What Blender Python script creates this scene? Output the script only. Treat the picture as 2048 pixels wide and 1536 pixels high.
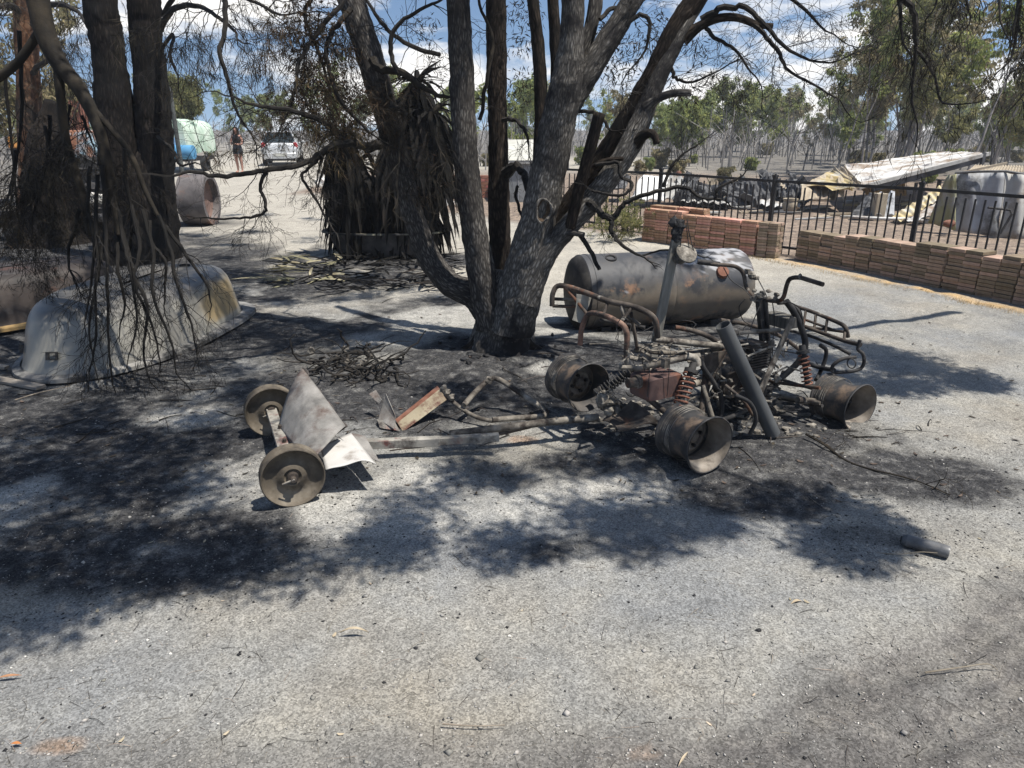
import bpy, math, random
import numpy as np
from mathutils import Vector, Matrix

for o in list(bpy.data.objects):
    bpy.data.objects.remove(o)
scene = bpy.context.scene
COL = scene.collection
R = math.radians

# ------------------------------------------------------------------ camera
CAM_H = 1.62
PITCH = R(19.75)
FPX = 1420.0                      # focal length in pixels of the 2048 wide photograph
cam_data = bpy.data.cameras.new('camera')
cam_data.sensor_width = 36.0
cam_data.lens = FPX / 2048.0 * 36.0
cam_data.clip_start = 0.05
cam_data.clip_end = 3000
cam = bpy.data.objects.new('camera', cam_data)
COL.objects.link(cam)
cam.location = (0, 0, CAM_H)
cam.rotation_euler = (R(90) - PITCH, 0, 0)
scene.camera = cam

# ------------------------------------------------------------------ sky, sun, exposure
SUN_EL = R(67)
SUN_AZ = R(116)                   # clockwise from +Y: high on the right, slightly towards the camera
SUNV = Vector((math.cos(SUN_EL) * math.sin(SUN_AZ), math.cos(SUN_EL) * math.cos(SUN_AZ), math.sin(SUN_EL)))
scene.view_settings.view_transform = 'Standard'
scene.view_settings.look = 'None'
scene.view_settings.gamma = 1.0
scene.view_settings.use_curve_mapping = False
scene.view_settings.exposure = 0.64

world = bpy.data.worlds.new('World')
scene.world = world
world.use_nodes = True
nt = world.node_tree
nt.nodes.clear()
N = nt.nodes.new
L = nt.links.new
w_out = N('ShaderNodeOutputWorld')
w_bg = N('ShaderNodeBackground')
w_bg.inputs['Strength'].default_value = 0.094
sky = N('ShaderNodeTexSky')
sky.sky_type = 'NISHITA'
sky.sun_disc = False
sky.sun_elevation = SUN_EL
sky.sun_rotation = SUN_AZ
sky.air_density = 1.0
sky.dust_density = 0.4
sky.ozone_density = 0.8
tc = N('ShaderNodeTexCoord')
lift = N('ShaderNodeVectorMath'); lift.operation = 'MULTIPLY_ADD'
lift.inputs[1].default_value = (1, 1, 1.6)
lift.inputs[2].default_value = (0, 0, 0.17)
nrm = N('ShaderNodeVectorMath'); nrm.operation = 'NORMALIZE'
L(tc.outputs['Generated'], lift.inputs[0]); L(lift.outputs[0], nrm.inputs[0]); L(nrm.outputs[0], sky.inputs['Vector'])
cmap = N('ShaderNodeMapping'); cmap.inputs['Scale'].default_value = (2.6, 2.6, 7.5)
cmap.inputs['Location'].default_value = (0.35, 0.1, 0.55)
L(tc.outputs['Generated'], cmap.inputs['Vector'])
cn = N('ShaderNodeTexNoise'); cn.inputs['Scale'].default_value = 1.35; cn.inputs['Detail'].default_value = 8
cn.inputs['Roughness'].default_value = 0.56; cn.inputs['Distortion'].default_value = 0.25
L(cmap.outputs[0], cn.inputs['Vector'])
cr = N('ShaderNodeValToRGB')
cr.color_ramp.elements[0].position = 0.47; cr.color_ramp.elements[0].color = (0, 0, 0, 1)
cr.color_ramp.elements[1].position = 0.56; cr.color_ramp.elements[1].color = (1, 1, 1, 1)
csep = N('ShaderNodeSeparateXYZ'); L(tc.outputs['Generated'], csep.inputs[0])
cov = N('ShaderNodeMath'); cov.operation = 'MULTIPLY_ADD'; cov.inputs[1].default_value = -0.34; L(csep.outputs['Z'], cov.inputs[0]); L(cn.outputs['Fac'], cov.inputs[2])   # fewer clouds overhead than banked up low
L(cov.outputs[0], cr.inputs['Fac'])
cmix = N('ShaderNodeMixRGB')
cmix.inputs['Color2'].default_value = (8.7, 8.5, 8.2, 1)
L(cr.outputs['Color'], cmix.inputs['Fac'])
stint = N('ShaderNodeMixRGB'); stint.blend_type = 'MULTIPLY'; stint.inputs['Fac'].default_value = 1.0
stint.inputs['Color2'].default_value = (0.91, 0.98, 0.99, 1)
L(sky.outputs['Color'], stint.inputs['Color1']); L(stint.outputs['Color'], cmix.inputs['Color1'])
L(cmix.outputs['Color'], w_bg.inputs['Color'])
L(w_bg.outputs[0], w_out.inputs['Surface'])

sun_d = bpy.data.lights.new('sun', 'SUN')
sun_d.energy = 4.7
sun_d.angle = R(0.55)
sun_d.color = (1.0, 0.955, 0.88)
sun = bpy.data.objects.new('sun', sun_d)
COL.objects.link(sun)
sun.rotation_euler = SUNV.to_track_quat('Z', 'Y').to_euler()
sun.location = (2, 8, 12)

scene.render.engine = 'CYCLES'
scene.cycles.max_bounces = 6
scene.cycles.transparent_max_bounces = 8

# ------------------------------------------------------------------ projection helpers (photograph pixels -> places)
HAZE = 0.0017
_c, _s = math.cos(PITCH), math.sin(PITCH)
def ray(u, v):
    x = (u - 1024) / FPX; y = (768 - v) / FPX
    return Vector((x, _c + y * _s, -_s + y * _c))
def P(u, v, Y):
    d = ray(u, v); return Vector((0, 0, CAM_H)) + d * (Y / d.y)
def Z(u, v, z=0.0):
    d = ray(u, v); return Vector((0, 0, CAM_H)) + d * ((z - CAM_H) / d.z)
def pxm(p):                        # metres per photograph pixel at a point
    return (p.y * _c - (p.z - CAM_H) * _s) / FPX

# ------------------------------------------------------------------ numpy noise
def _hash(ix, iy, iz, seed):
    h = (ix.astype(np.int64) * 374761393 + iy.astype(np.int64) * 668265263 + iz.astype(np.int64) * 2147483647 + seed * 144665) & 0xffffffff
    h = ((h ^ (h >> 13)) * 1274126177) & 0xffffffff
    h = (h ^ (h >> 16)) & 0xffffff
    return h / float(0xffffff)
def vnoise(x, y, z=None, seed=0):
    x = np.asarray(x, float); y = np.asarray(y, float)
    z = np.zeros_like(x) if z is None else np.asarray(z, float)
    ix, iy, iz = np.floor(x), np.floor(y), np.floor(z)
    fx, fy, fz = x - ix, y - iy, z - iz
    fx, fy, fz = [f * f * (3 - 2 * f) for f in (fx, fy, fz)]
    r = 0
    for dx in (0, 1):
        for dy in (0, 1):
            for dz in (0, 1):
                w = (fx if dx else 1 - fx) * (fy if dy else 1 - fy) * (fz if dz else 1 - fz)
                r = r + w * _hash(ix + dx, iy + dy, iz + dz, seed)
    return r * 2 - 1
def fbm(x, y, z=None, o=4, seed=0):
    a, t, n = 1.0, 0, 0
    for i in range(o):
        k = 2 ** i
        t = t + a * vnoise(np.asarray(x) * k, np.asarray(y) * k, None if z is None else np.asarray(z) * k, seed + i * 17)
        n += a; a *= 0.5
    return t / n
def sstep(a, b, x):
    t = np.clip((x - a) / (b - a), 0, 1); return t * t * (3 - 2 * t)

# ------------------------------------------------------------------ mesh helpers
class MB:
    def __init__(s): s.v = []; s.f = []; s.m = []; s.cur = 0
    def add(s, vs, fs):
        b = len(s.v); s.v.extend([tuple(p) for p in vs])
        for f in fs: s.f.append(tuple(i + b for i in f)); s.m.append(s.cur)
    def box(s, c, size, rot=None, taper=1.0):
        hx, hy, hz = size[0] / 2, size[1] / 2, size[2] / 2
        vs = []
        for z, k in ((-hz, 1), (hz, taper)):
            for x, y in ((-hx, -hy), (hx, -hy), (hx, hy), (-hx, hy)):
                p = Vector((x * k, y * k, z))
                if rot is not None: p = rot @ p
                vs.append(Vector(c) + p)
        s.add(vs, [(0, 3, 2, 1), (4, 5, 6, 7), (0, 1, 5, 4), (1, 2, 6, 5), (2, 3, 7, 6), (3, 0, 4, 7)])
    def bar(s, a, b, w, h, up=(0, 0, 1)):
        a, b = Vector(a), Vector(b); d = (b - a); ln = d.length; d.normalize()
        sd = d.cross(Vector(up));
        if sd.length < 1e-4: sd = d.cross(Vector((1, 0, 0)))
        sd.normalize(); u2 = sd.cross(d)
        vs = []
        for p in (a, b):
            for i, j in ((-1, -1), (1, -1), (1, 1), (-1, 1)): vs.append(p + sd * (w / 2 * i) + u2 * (h / 2 * j))
        s.add(vs, [(0, 1, 2, 3), (7, 6, 5, 4), (0, 4, 5, 1), (1, 5, 6, 2), (2, 6, 7, 3), (3, 7, 4, 0)])
    def tube(s, pts, rad, seg=8, cap=True, closed=False):
        pts = [Vector(p) for p in pts]; n = len(pts)
        if not hasattr(rad, '__len__'): rad = [rad] * n
        t0 = (pts[1] - pts[0]).normalized()
        nn = t0.cross(Vector((0.3, 0.2, 1)))
        if nn.length < 1e-3: nn = t0.cross(Vector((1, 0, 0)))
        nn.normalize()
        vs = []
        for i in range(n):
            if closed: t = (pts[(i + 1) % n] - pts[i - 1])
            else: t = (pts[min(i + 1, n - 1)] - pts[max(i - 1, 0)])
            if t.length < 1e-9: t = t0
            t.normalize()
            nn = (nn - t * nn.dot(t))
            if nn.length < 1e-6: nn = t.orthogonal()
            nn.normalize(); bn = t.cross(nn)
            for k in range(seg):
                a = 2 * math.pi * k / seg
                vs.append(pts[i] + (nn * math.cos(a) + bn * math.sin(a)) * rad[i])
        fs = []
        m = n if closed else n - 1
        for i in range(m):
            j = (i + 1) % n
            for k in range(seg):
                k2 = (k + 1) % seg
                fs.append((i * seg + k, i * seg + k2, j * seg + k2, j * seg + k))
        if cap and not closed:
            fs.append(tuple(range(seg - 1, -1, -1))); fs.append(tuple((n - 1) * seg + k for k in range(seg)))
        s.add(vs, fs)
    def lathe(s, prof, c, axis, seg=32, close=False):
        """prof: list of (distance along axis, radius)"""
        ax = Vector(axis).normalized(); a = ax.orthogonal().normalized(); b = ax.cross(a)
        c = Vector(c); vs = []; n = len(prof)
        for x, r in prof:
            for k in range(seg):
                t = 2 * math.pi * k / seg
                vs.append(c + ax * x + (a * math.cos(t) + b * math.sin(t)) * r)
        fs = []
        for i in range(n if close else n - 1):
            j = (i + 1) % n
            for k in range(seg):
                k2 = (k + 1) % seg
                fs.append((i * seg + k, i * seg + k2, j * seg + k2, j * seg + k))
        s.add(vs, fs)
    def grid(s, fn, nu, nv):
        vs = [fn(i / nu, j / nv) for j in range(nv + 1) for i in range(nu + 1)]
        fs = [(j * (nu + 1) + i, j * (nu + 1) + i + 1, (j + 1) * (nu + 1) + i + 1, (j + 1) * (nu + 1) + i) for j in range(nv) for i in range(nu)]
        s.add(vs, fs)
    def blob(s, c, size, seed=0, n=10, rough=0.25):
        c = Vector(c); vs = []; fs = []
        m = n // 2
        for j in range(m + 1):
            ph = math.pi * j / m
            for i in range(n):
                t = 2 * math.pi * i / n
                d = Vector((math.sin(ph) * math.cos(t), math.sin(ph) * math.sin(t), math.cos(ph)))
                k = 1 + rough * float(fbm(d.x * 1.7 + 5, d.y * 1.7, d.z * 1.7, 3, seed))
                vs.append(c + Vector((d.x * size[0], d.y * size[1], d.z * size[2])) * k)
        for j in range(m):
            for i in range(n):
                i2 = (i + 1) % n
                fs.append((j * n + i, (j + 1) * n + i, (j + 1) * n + i2, j * n + i2))
        s.add(vs, fs)

def raw_mesh(name, verts, faces, smooth=False):
    """faces: (N,k) int array"""
    verts = np.asarray(verts, np.float32); faces = np.asarray(faces, np.int32)
    me = bpy.data.meshes.new(name)
    me.vertices.add(len(verts)); me.vertices.foreach_set('co', verts.ravel())
    k = faces.shape[1]
    me.loops.add(faces.size); me.loops.foreach_set('vertex_index', faces.ravel())
    me.polygons.add(len(faces)); me.polygons.foreach_set('loop_start', np.arange(0, faces.size, k, dtype=np.int32))
    me.polygons.foreach_set('loop_total', np.full(len(faces), k, np.int32))
    if smooth: me.polygons.foreach_set('use_smooth', np.ones(len(faces), bool))
    me.update(calc_edges=True)
    return me
def wloc(o):
    p = Vector(o.location)
    while o.parent: o = o.parent; p = p + Vector(o.location)
    return p
def link(name, me, mat=None, parent=None):
    o = bpy.data.objects.new(name, me); COL.objects.link(o)
    if mat is not None:
        for m in (mat if isinstance(mat, (list, tuple)) else [mat]): me.materials.append(m)
    if parent is not None: o.parent = parent
    return o
def obj(name, mb, mat, parent=None, smooth=False, bevel=0, solid=0):
    vs = mb.v
    if parent is not None:
        off = wloc(parent); vs = [(x - off.x, y - off.y, z - off.z) for x, y, z in vs]
    me = bpy.data.meshes.new(name); me.from_pydata(vs, [], mb.f)
    if smooth:
        me.polygons.foreach_set('use_smooth', np.ones(len(me.polygons), bool))
        try: me.set_sharp_from_angle(angle=R(38))
        except Exception: pass
    if isinstance(mat, (list, tuple)): me.polygons.foreach_set('material_index', np.array(mb.m, np.int32))
    me.update()
    o = link(name, me, mat, parent)
    if solid:
        m = o.modifiers.new('thickness', 'SOLIDIFY'); m.thickness = solid; m.offset = 0
    if bevel:
        m = o.modifiers.new('bevel', 'BEVEL'); m.width = bevel; m.segments = 2; m.limit_method = 'ANGLE'
    return o
def obj_np(name, verts, faces, mat, parent=None, smooth=False):
    verts = np.asarray(verts, float)
    if parent is not None: verts = verts - np.array(wloc(parent))
    return link(name, raw_mesh(name, verts, faces, smooth), mat, parent)
def tag(o, label=None, cat=None, group=None, kind=None):
    if label: o['label'] = label
    if cat: o['category'] = cat
    if group: o['group'] = group
    if kind: o['kind'] = kind
    return o
def thing(name, label, cat, loc=(0, 0, 0), group=None, rz=0.0):
    o = bpy.data.objects.new(name, None); COL.objects.link(o)
    o.empty_display_size = 0.2; o.location = loc; o.rotation_euler = (0, 0, rz)
    return tag(o, label, cat, group)
def catmull(pts, n):
    """resample a polyline (list of equal-length tuples) smoothly, n points per span"""
    A = [np.array(p, float) for p in pts]
    A = [2 * A[0] - A[1]] + A + [2 * A[-1] - A[-2]]
    out = []
    for i in range(1, len(A) - 2):
        for k in range(n):
            t = k / n
            out.append(0.5 * ((2 * A[i]) + (-A[i - 1] + A[i + 1]) * t + (2 * A[i - 1] - 5 * A[i] + 4 * A[i + 1] - A[i + 2]) * t * t + (-A[i - 1] + 3 * A[i] - 3 * A[i + 1] + A[i + 2]) * t ** 3))
    out.append(A[-2]); return out

# ------------------------------------------------------------------ materials
MATS = {}
def mat(name, cols, scale=6.0, detail=8, rough=0.85, metal=0.0, bump=0.3, bscale=None, bdist=0.01,
        dirt=None, overlay2=None, coord='Object', stretch=(1, 1, 1), spec=0.25, island=0.0, objrand=0.0, trans=0.0, distort=0.0, roughness=0.6):
    """cols: colours spread over a noise; dirt: (colour, scale, lo, hi) overlays"""
    if name in MATS: return MATS[name]
    m = bpy.data.materials.new(name); m.use_nodes = True
    t = m.node_tree; t.nodes.clear(); n = t.nodes.new; l = t.links.new
    out = n('ShaderNodeOutputMaterial'); b = n('ShaderNodeBsdfPrincipled')
    b.inputs['Roughness'].default_value = rough; b.inputs['Metallic'].default_value = metal
    b.inputs['Specular IOR Level'].default_value = spec
    tcx = n('ShaderNodeTexCoord'); mp = n('ShaderNodeMapping'); mp.inputs['Scale'].default_value = stretch
    l(tcx.outputs[coord], mp.inputs['Vector'])
    nz = n('ShaderNodeTexNoise'); nz.inputs['Scale'].default_value = scale; nz.inputs['Detail'].default_value = detail
    nz.inputs['Roughness'].default_value = roughness; nz.inputs['Distortion'].default_value = distort
    l(mp.outputs[0], nz.inputs['Vector'])
    rp = n('ShaderNodeValToRGB')
    k = len(cols)
    el = rp.color_ramp.elements
    while len(el) < k: el.new(0.5)
    for i, cc in enumerate(cols):
        el[i].position = 0.5 if k == 1 else 0.3 + 0.4 * i / (k - 1); el[i].color = (*cc, 1)
    l(nz.outputs['Fac'], rp.inputs['Fac'])
    col = rp.outputs['Color']
    for dd in (dirt, overlay2):
        if dd is None: continue
        dn = n('ShaderNodeTexNoise'); dn.inputs['Scale'].default_value = dd[1]; dn.inputs['Detail'].default_value = 9
        dn.inputs['Roughness'].default_value = 0.68
        mpd = n('ShaderNodeMapping'); mpd.inputs['Location'].default_value = (dd[1], 3.1 + dd[0][0] * 9, 1.7)
        l(tcx.outputs['Object'], mpd.inputs['Vector']); l(mpd.outputs[0], dn.inputs['Vector'])
        dr = n('ShaderNodeMapRange'); dr.inputs['From Min'].default_value = dd[2]; dr.inputs['From Max'].default_value = dd[3]
        l(dn.outputs['Fac'], dr.inputs['Value'])
        mx = n('ShaderNodeMixRGB'); mx.inputs['Color2'].default_value = (*dd[0], 1)
        l(dr.outputs[0], mx.inputs['Fac']); l(col, mx.inputs['Color1']); col = mx.outputs['Color']
    if island or objrand:
        hs = n('ShaderNodeHueSaturation')
        src = n('ShaderNodeNewGeometry').outputs['Random Per Island'] if island else n('ShaderNodeObjectInfo').outputs['Random']
        a = island or objrand
        mr = n('ShaderNodeMapRange'); mr.inputs['To Min'].default_value = 1 - a; mr.inputs['To Max'].default_value = 1 + a
        l(src, mr.inputs['Value']); l(mr.outputs[0], hs.inputs['Value'])
        mr2 = n('ShaderNodeMapRange'); mr2.inputs['To Min'].default_value = 0.5 + a * 0.05; mr2.inputs['To Max'].default_value = 0.5 - a * 0.05
        l(src, mr2.inputs['Value']); l(mr2.outputs[0], hs.inputs['Hue'])
        l(col, hs.inputs['Color']); col = hs.outputs['Color']
    l(col, b.inputs['Base Color'])
    if bump:
        bn = n('ShaderNodeTexNoise'); bn.inputs['Scale'].default_value = bscale or scale * 5; bn.inputs['Detail'].default_value = 5
        l(mp.outputs[0], bn.inputs['Vector'])
        bp = n('ShaderNodeBump'); bp.inputs['Strength'].default_value = bump; bp.inputs['Distance'].default_value = bdist
        l(bn.outputs['Fac'], bp.inputs['Height']); l(bp.outputs[0], b.inputs['Normal'])
    if trans:
        tr = n('ShaderNodeBsdfTranslucent'); l(col, tr.inputs['Color'])
        ms = n('ShaderNodeMixShader'); ms.inputs['Fac'].default_value = trans
        l(b.outputs[0], ms.inputs[1]); l(tr.outputs[0], ms.inputs[2]); l(ms.outputs[0], out.inputs['Surface'])
    else: l(b.outputs[0], out.inputs['Surface'])
    MATS[name] = m
    return m

def bark(name, dark, light, sx=26.0, sy=4.5, char=None, bias=0.0, bump=0.8):
    """fissured bark running along the stem (UV: around, along, both in metres)"""
    m = bpy.data.materials.new(name); m.use_nodes = True
    t = m.node_tree; t.nodes.clear(); n = t.nodes.new; l = t.links.new
    out = n('ShaderNodeOutputMaterial'); b = n('ShaderNodeBsdfPrincipled'); b.inputs['Roughness'].default_value = 0.95
    b.inputs['Specular IOR Level'].default_value = 0.1
    uv = n('ShaderNodeUVMap')
    mp = n('ShaderNodeMapping'); mp.inputs['Scale'].default_value = (sx, sy, 1); l(uv.outputs[0], mp.inputs['Vector'])
    wob = n('ShaderNodeTexNoise'); wob.inputs['Scale'].default_value = 9; l(uv.outputs[0], wob.inputs['Vector'])
    ad = n('ShaderNodeVectorMath'); ad.operation = 'MULTIPLY_ADD'; ad.inputs[1].default_value = (1.6, 0.6, 0)
    l(wob.outputs['Color'], ad.inputs[0]); l(mp.outputs[0], ad.inputs[2])
    vo = n('ShaderNodeTexVoronoi'); vo.feature = 'DISTANCE_TO_EDGE'; vo.inputs['Scale'].default_value = 1.0; l(ad.outputs[0], vo.inputs['Vector'])
    nz = n('ShaderNodeTexNoise'); nz.inputs['Scale'].default_value = 2.2; nz.inputs['Detail'].default_value = 8; l(ad.outputs[0], nz.inputs['Vector'])
    mu = n('ShaderNodeMath'); mu.operation = 'MULTIPLY_ADD'; mu.inputs[1].default_value = 0.75; mu.inputs[2].default_value = 0.07 + bias
    l(vo.outputs['Distance'], mu.inputs[0])
    ad2 = n('ShaderNodeMath'); ad2.operation = 'MULTIPLY'; l(mu.outputs[0], ad2.inputs[0]); l(nz.outputs['Fac'], ad2.inputs[1])
    rp = n('ShaderNodeValToRGB'); e = rp.color_ramp.elements
    e[0].position = 0.015; e[0].color = (*[c * 0.3 for c in dark], 1)
    e[1].position = 0.26; e[1].color = (*light, 1)
    x = e.new(0.09); x.color = (*dark, 1)
    l(ad2.outputs[0], rp.inputs['Fac'])
    col = rp.outputs['Color']
    if char:
        dn = n('ShaderNodeTexNoise'); dn.inputs['Scale'].default_value = char[1]; dn.inputs['Detail'].default_value = 7; dn.inputs['Roughness'].default_value = 0.7
        tcx = n('ShaderNodeTexCoord'); l(tcx.outputs['Object'], dn.inputs['Vector'])
        dr = n('ShaderNodeMapRange'); dr.inputs['From Min'].default_value = char[2]; dr.inputs['From Max'].default_value = char[3]; l(dn.outputs['Fac'], dr.inputs['Value'])
        mx = n('ShaderNodeMixRGB'); mx.inputs['Color2'].default_value = (*char[0], 1); l(dr.outputs[0], mx.inputs['Fac']); l(col, mx.inputs['Color1']); col = mx.outputs['Color']
    l(col, b.inputs['Base Color'])
    bp = n('ShaderNodeBump'); bp.inputs['Strength'].default_value = bump; bp.inputs['Distance'].default_value = 0.012
    l(ad2.outputs[0], bp.inputs['Height']); l(bp.outputs[0], b.inputs['Normal']); l(b.outputs[0], out.inputs['Surface'])
    MATS[name] = m
    return m

# ================================================================== GROUND
def G_height(x, y):
    x = np.asarray(x, float); y = np.asarray(y, float)
    near = 1 - sstep(9, 16, np.hypot(x, y))
    h = 0.028 * fbm(x * 0.7, y * 0.7, o=3, seed=3) * (0.4 + 0.6 * near)
    rough = (sstep(2.2, 3.2, y + 0.25 * x) * (1 - sstep(6.3, 7.6, y - 0.2 * x)))
    h = h + near * (0.006 + 0.016 * rough) * fbm(x * 4.2, y * 4.2, o=4, seed=9)
    h = h + near * 0.0045 * fbm(x * 17, y * 17, o=2, seed=21)
    h = h + 0.045 * np.exp(-(((x + 0.05) / 1.1) ** 2 + ((y - 5.25) / 0.75) ** 2))
    h = h + 0.05 * np.exp(-(((x + 4.7) / 1.6) ** 2 + ((y - 9.1) / 1.2) ** 2))
    # wheel ruts in the near right corner
    for k, (d0, wd) in enumerate(((0.12, 0.07), (0.34, 0.07), (0.62, 0.09))):
        d = (x - 0.1) * (-0.428) + (y - 1.42) * 0.904 + d0
        h = h - (0.026 + 0.008 * np.sin((x * 0.904 + y * 0.428) * 95)) * np.exp(-(d / wd) ** 2) * near * (0.7 + 0.5 * vnoise(x * 6, y * 6, seed=31 + k)) * sstep(0.1, 1.0, x)
    return h
def gz(x, y): return float(G_height(np.array([x]), np.array([y]))[0])

def graded(a, b, step, far_lo, far_hi, g=1.18):
    c = list(np.arange(a, b + 1e-6, step)); lo = []; hi = []
    s, x = step, a
    while x > far_lo: s *= g; x -= s; lo.append(x)
    s, x = step, b
    while x < far_hi: s *= g; x += s; hi.append(x)
    return np.array(lo[::-1] + c + hi)
gx = graded(-4.2, 4.4, 0.026, -600, 600)
gy = graded(1.0, 7.4, 0.026, -60, 900, 1.1)
GX, GY = np.meshgrid(gx, gy)
nx_, ny_ = len(gx), len(gy)
GH = G_height(GX.ravel(), GY.ravel())
gv = np.stack([GX.ravel(), GY.ravel(), GH], 1)
ii = (np.arange(ny_ - 1)[:, None] * nx_ + np.arange(nx_ - 1)[None, :]).ravel()
gf = np.stack([ii, ii + 1, ii + nx_ + 1, ii + nx_], 1)
gme = raw_mesh('ground', gv, gf, smooth=True)

def blobs(x, y, lst):
    r = np.zeros_like(x)
    for (bx, by, rx, ry, s) in lst:
        r = np.maximum(r, s * np.exp(-(((x - bx) / rx) ** 2 + ((y - by) / ry) ** 2) ** 1.5))
    return r
X, Y_ = gv[:, 0], gv[:, 1]
n1 = fbm(X * 1.6, Y_ * 1.6, o=5, seed=41); n2 = fbm(X * 6, Y_ * 6, o=4, seed=43)
char_shade = blobs(X, Y_, [(1.25, 3.75, 1.0, 0.75, 1), (2.0, 3.15, 0.6, 0.38, 1), (1.2, 3.0, 0.5, 0.3, 0.9), (-2.0, 3.35, 1.3, 0.9, 1), (-3.2, 3.4, 1.5, 1.3, 1),
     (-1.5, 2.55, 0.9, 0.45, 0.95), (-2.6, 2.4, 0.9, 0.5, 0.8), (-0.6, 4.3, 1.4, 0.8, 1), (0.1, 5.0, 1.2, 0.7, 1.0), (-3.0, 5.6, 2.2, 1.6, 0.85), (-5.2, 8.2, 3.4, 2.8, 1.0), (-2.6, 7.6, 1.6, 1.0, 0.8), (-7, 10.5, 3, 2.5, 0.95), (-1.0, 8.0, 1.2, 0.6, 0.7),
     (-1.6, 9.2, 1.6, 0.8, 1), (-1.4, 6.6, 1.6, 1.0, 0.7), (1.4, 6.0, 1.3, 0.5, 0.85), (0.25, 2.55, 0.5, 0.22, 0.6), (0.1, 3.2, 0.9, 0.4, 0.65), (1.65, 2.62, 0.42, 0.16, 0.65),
     (2.5, 4.6, 0.8, 0.5, 0.35), (-8, 12, 4, 4, 0.8)])  # burnt ground, with some tree shade painted in as char
char_shade = np.clip(sstep(0.28, 0.72, char_shade + 0.42 * n1 + 0.22 * n2), 0, 1)
ash_m = blobs(X, Y_, [(-0.55, 2.85, 0.5, 0.28, 1), (-0.15, 2.75, 0.5, 0.22, 0.8), (-1.3, 3.2, 0.4, 0.5, 0.9), (0.15, 2.9, 0.5, 0.3, 0.7), (0.55, 3.0, 0.3, 0.25, 0.8), (-1.7, 4.0, 0.5, 0.4, 0.5),
     (-0.4, 6.3, 1.1, 0.5, 1), (0.35, 4.75, 0.4, 0.2, 0.7), (-1.1, 5.6, 0.9, 0.5, 0.6), (-1.6, 6.6, 1.0, 0.6, 0.6), (-3.6, 7.6, 1.4, 0.5, 0.7), (-5.2, 8.2, 1.8, 0.5, 0.6), (0.4, 5.6, 0.6, 0.25, 0.9), (-0.5, 3.2, 0.25, 0.2, 0.9), (-2.2, 2.9, 0.5, 0.3, 0.55), (-1.9, 3.9, 0.6, 0.3, 0.6), (-3.0, 3.6, 0.6, 0.3, 0.5), (-1.2, 2.5, 0.5, 0.2, 0.6), (-2.6, 2.4, 0.5, 0.2, 0.5)])
ash_m = np.clip(sstep(0.40, 0.85, ash_m + 0.45 * fbm(X * 2.6, Y_ * 2.6, o=5, seed=57) + 0.2 * n2), 0, 1) * 0.85
fx = np.interp(Y_, [5.9, 8.3, 9.6, 11.3, 13.0, 20], [5.85, 4.62, 3.42, 2.29, 0.2, -6])
yard = sstep(-0.1, 0.25, X - fx) * sstep(4, 5.5, Y_) * (1 - sstep(26, 34, Y_))
road = sstep(5.6, 8.0, Y_ - 0.35 * X * (X > 0) + 0.6 * np.clip(-X - 1, 0, 3)) * (1 - yard)
soil = blobs(X, Y_, [(-1.27, 1.53, 0.10, 0.04, 0.8), (-1.15, 1.5, 0.5, 0.12, 0.3), (-2.55, 3.6, 0.5, 0.25, 0.7), (-2.1, 3.35, 0.5, 0.2, 0.5), (-3.0, 7.2, 1.4, 0.35, 0.6), (0.35, 1.5, 0.1, 0.05, 0.7), (0.05, 3.65, 0.12, 0.07, 0.9)])
soil = np.clip(sstep(0.3, 0.8, soil + 0.35 * n1 + 0.25 * n2), 0, 1)
px0, py0, px1, py1 = 3.45, 9.5, 4.62, 6.8
dl = ((X - px0) * (py1 - py0) - (Y_ - py0) * (px1 - px0)) / math.hypot(px1 - px0, py1 - py0)
straw = np.exp(-((dl + 0.05) / 0.10) ** 2) * sstep(4.0, 5.5, Y_) * (1 - sstep(11, 12.5, Y_)) * np.clip(0.75 + n2, 0, 1)
burnt_edge = np.exp(-((dl + 0.22 * 0 - 0.16 * -1) / 0.11) ** 2) * 0
trk = (X - 0.1) * (-0.428) + (Y_ - 1.42) * 0.904
track_band = np.clip(sstep(0.14, -0.12, trk + 0.10 * n1) * sstep(-0.3, 0.7, X) * (0.8 + 0.4 * n2 + 0.14 * np.sin(trk * 62 + 2.5 * n1)) + 0.55 * sstep(1.64, 1.44, Y_ + 0.12 * n1), 0, 1)  # wheel tracks, plus a darker band along the near edge
wood = sstep(38, 52, Y_ + 4 * n1) * (1 - np.exp(-(((X + 0.33 * Y_) / 4.0) ** 2)) * (1 - sstep(95, 120, Y_)))
wood = np.maximum(wood, sstep(24, 30, Y_) * sstep(6, 10, X))
wood = np.maximum(wood, sstep(-9, -12, X) * sstep(12, 16, Y_) * sstep(-0.33 * 0 - 0.0, 2.5, -X - 0.45 * Y_) )
for nm, arr in (('wood', wood), ('char', char_shade * (1 - yard)), ('ash', ash_m), ('yard', yard), ('road', road), ('soil', soil), ('straw', straw), ('track_band', track_band)):
    at = gme.attributes.new(nm, 'FLOAT', 'POINT'); at.data.foreach_set('value', arr.astype(np.float32))

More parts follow.
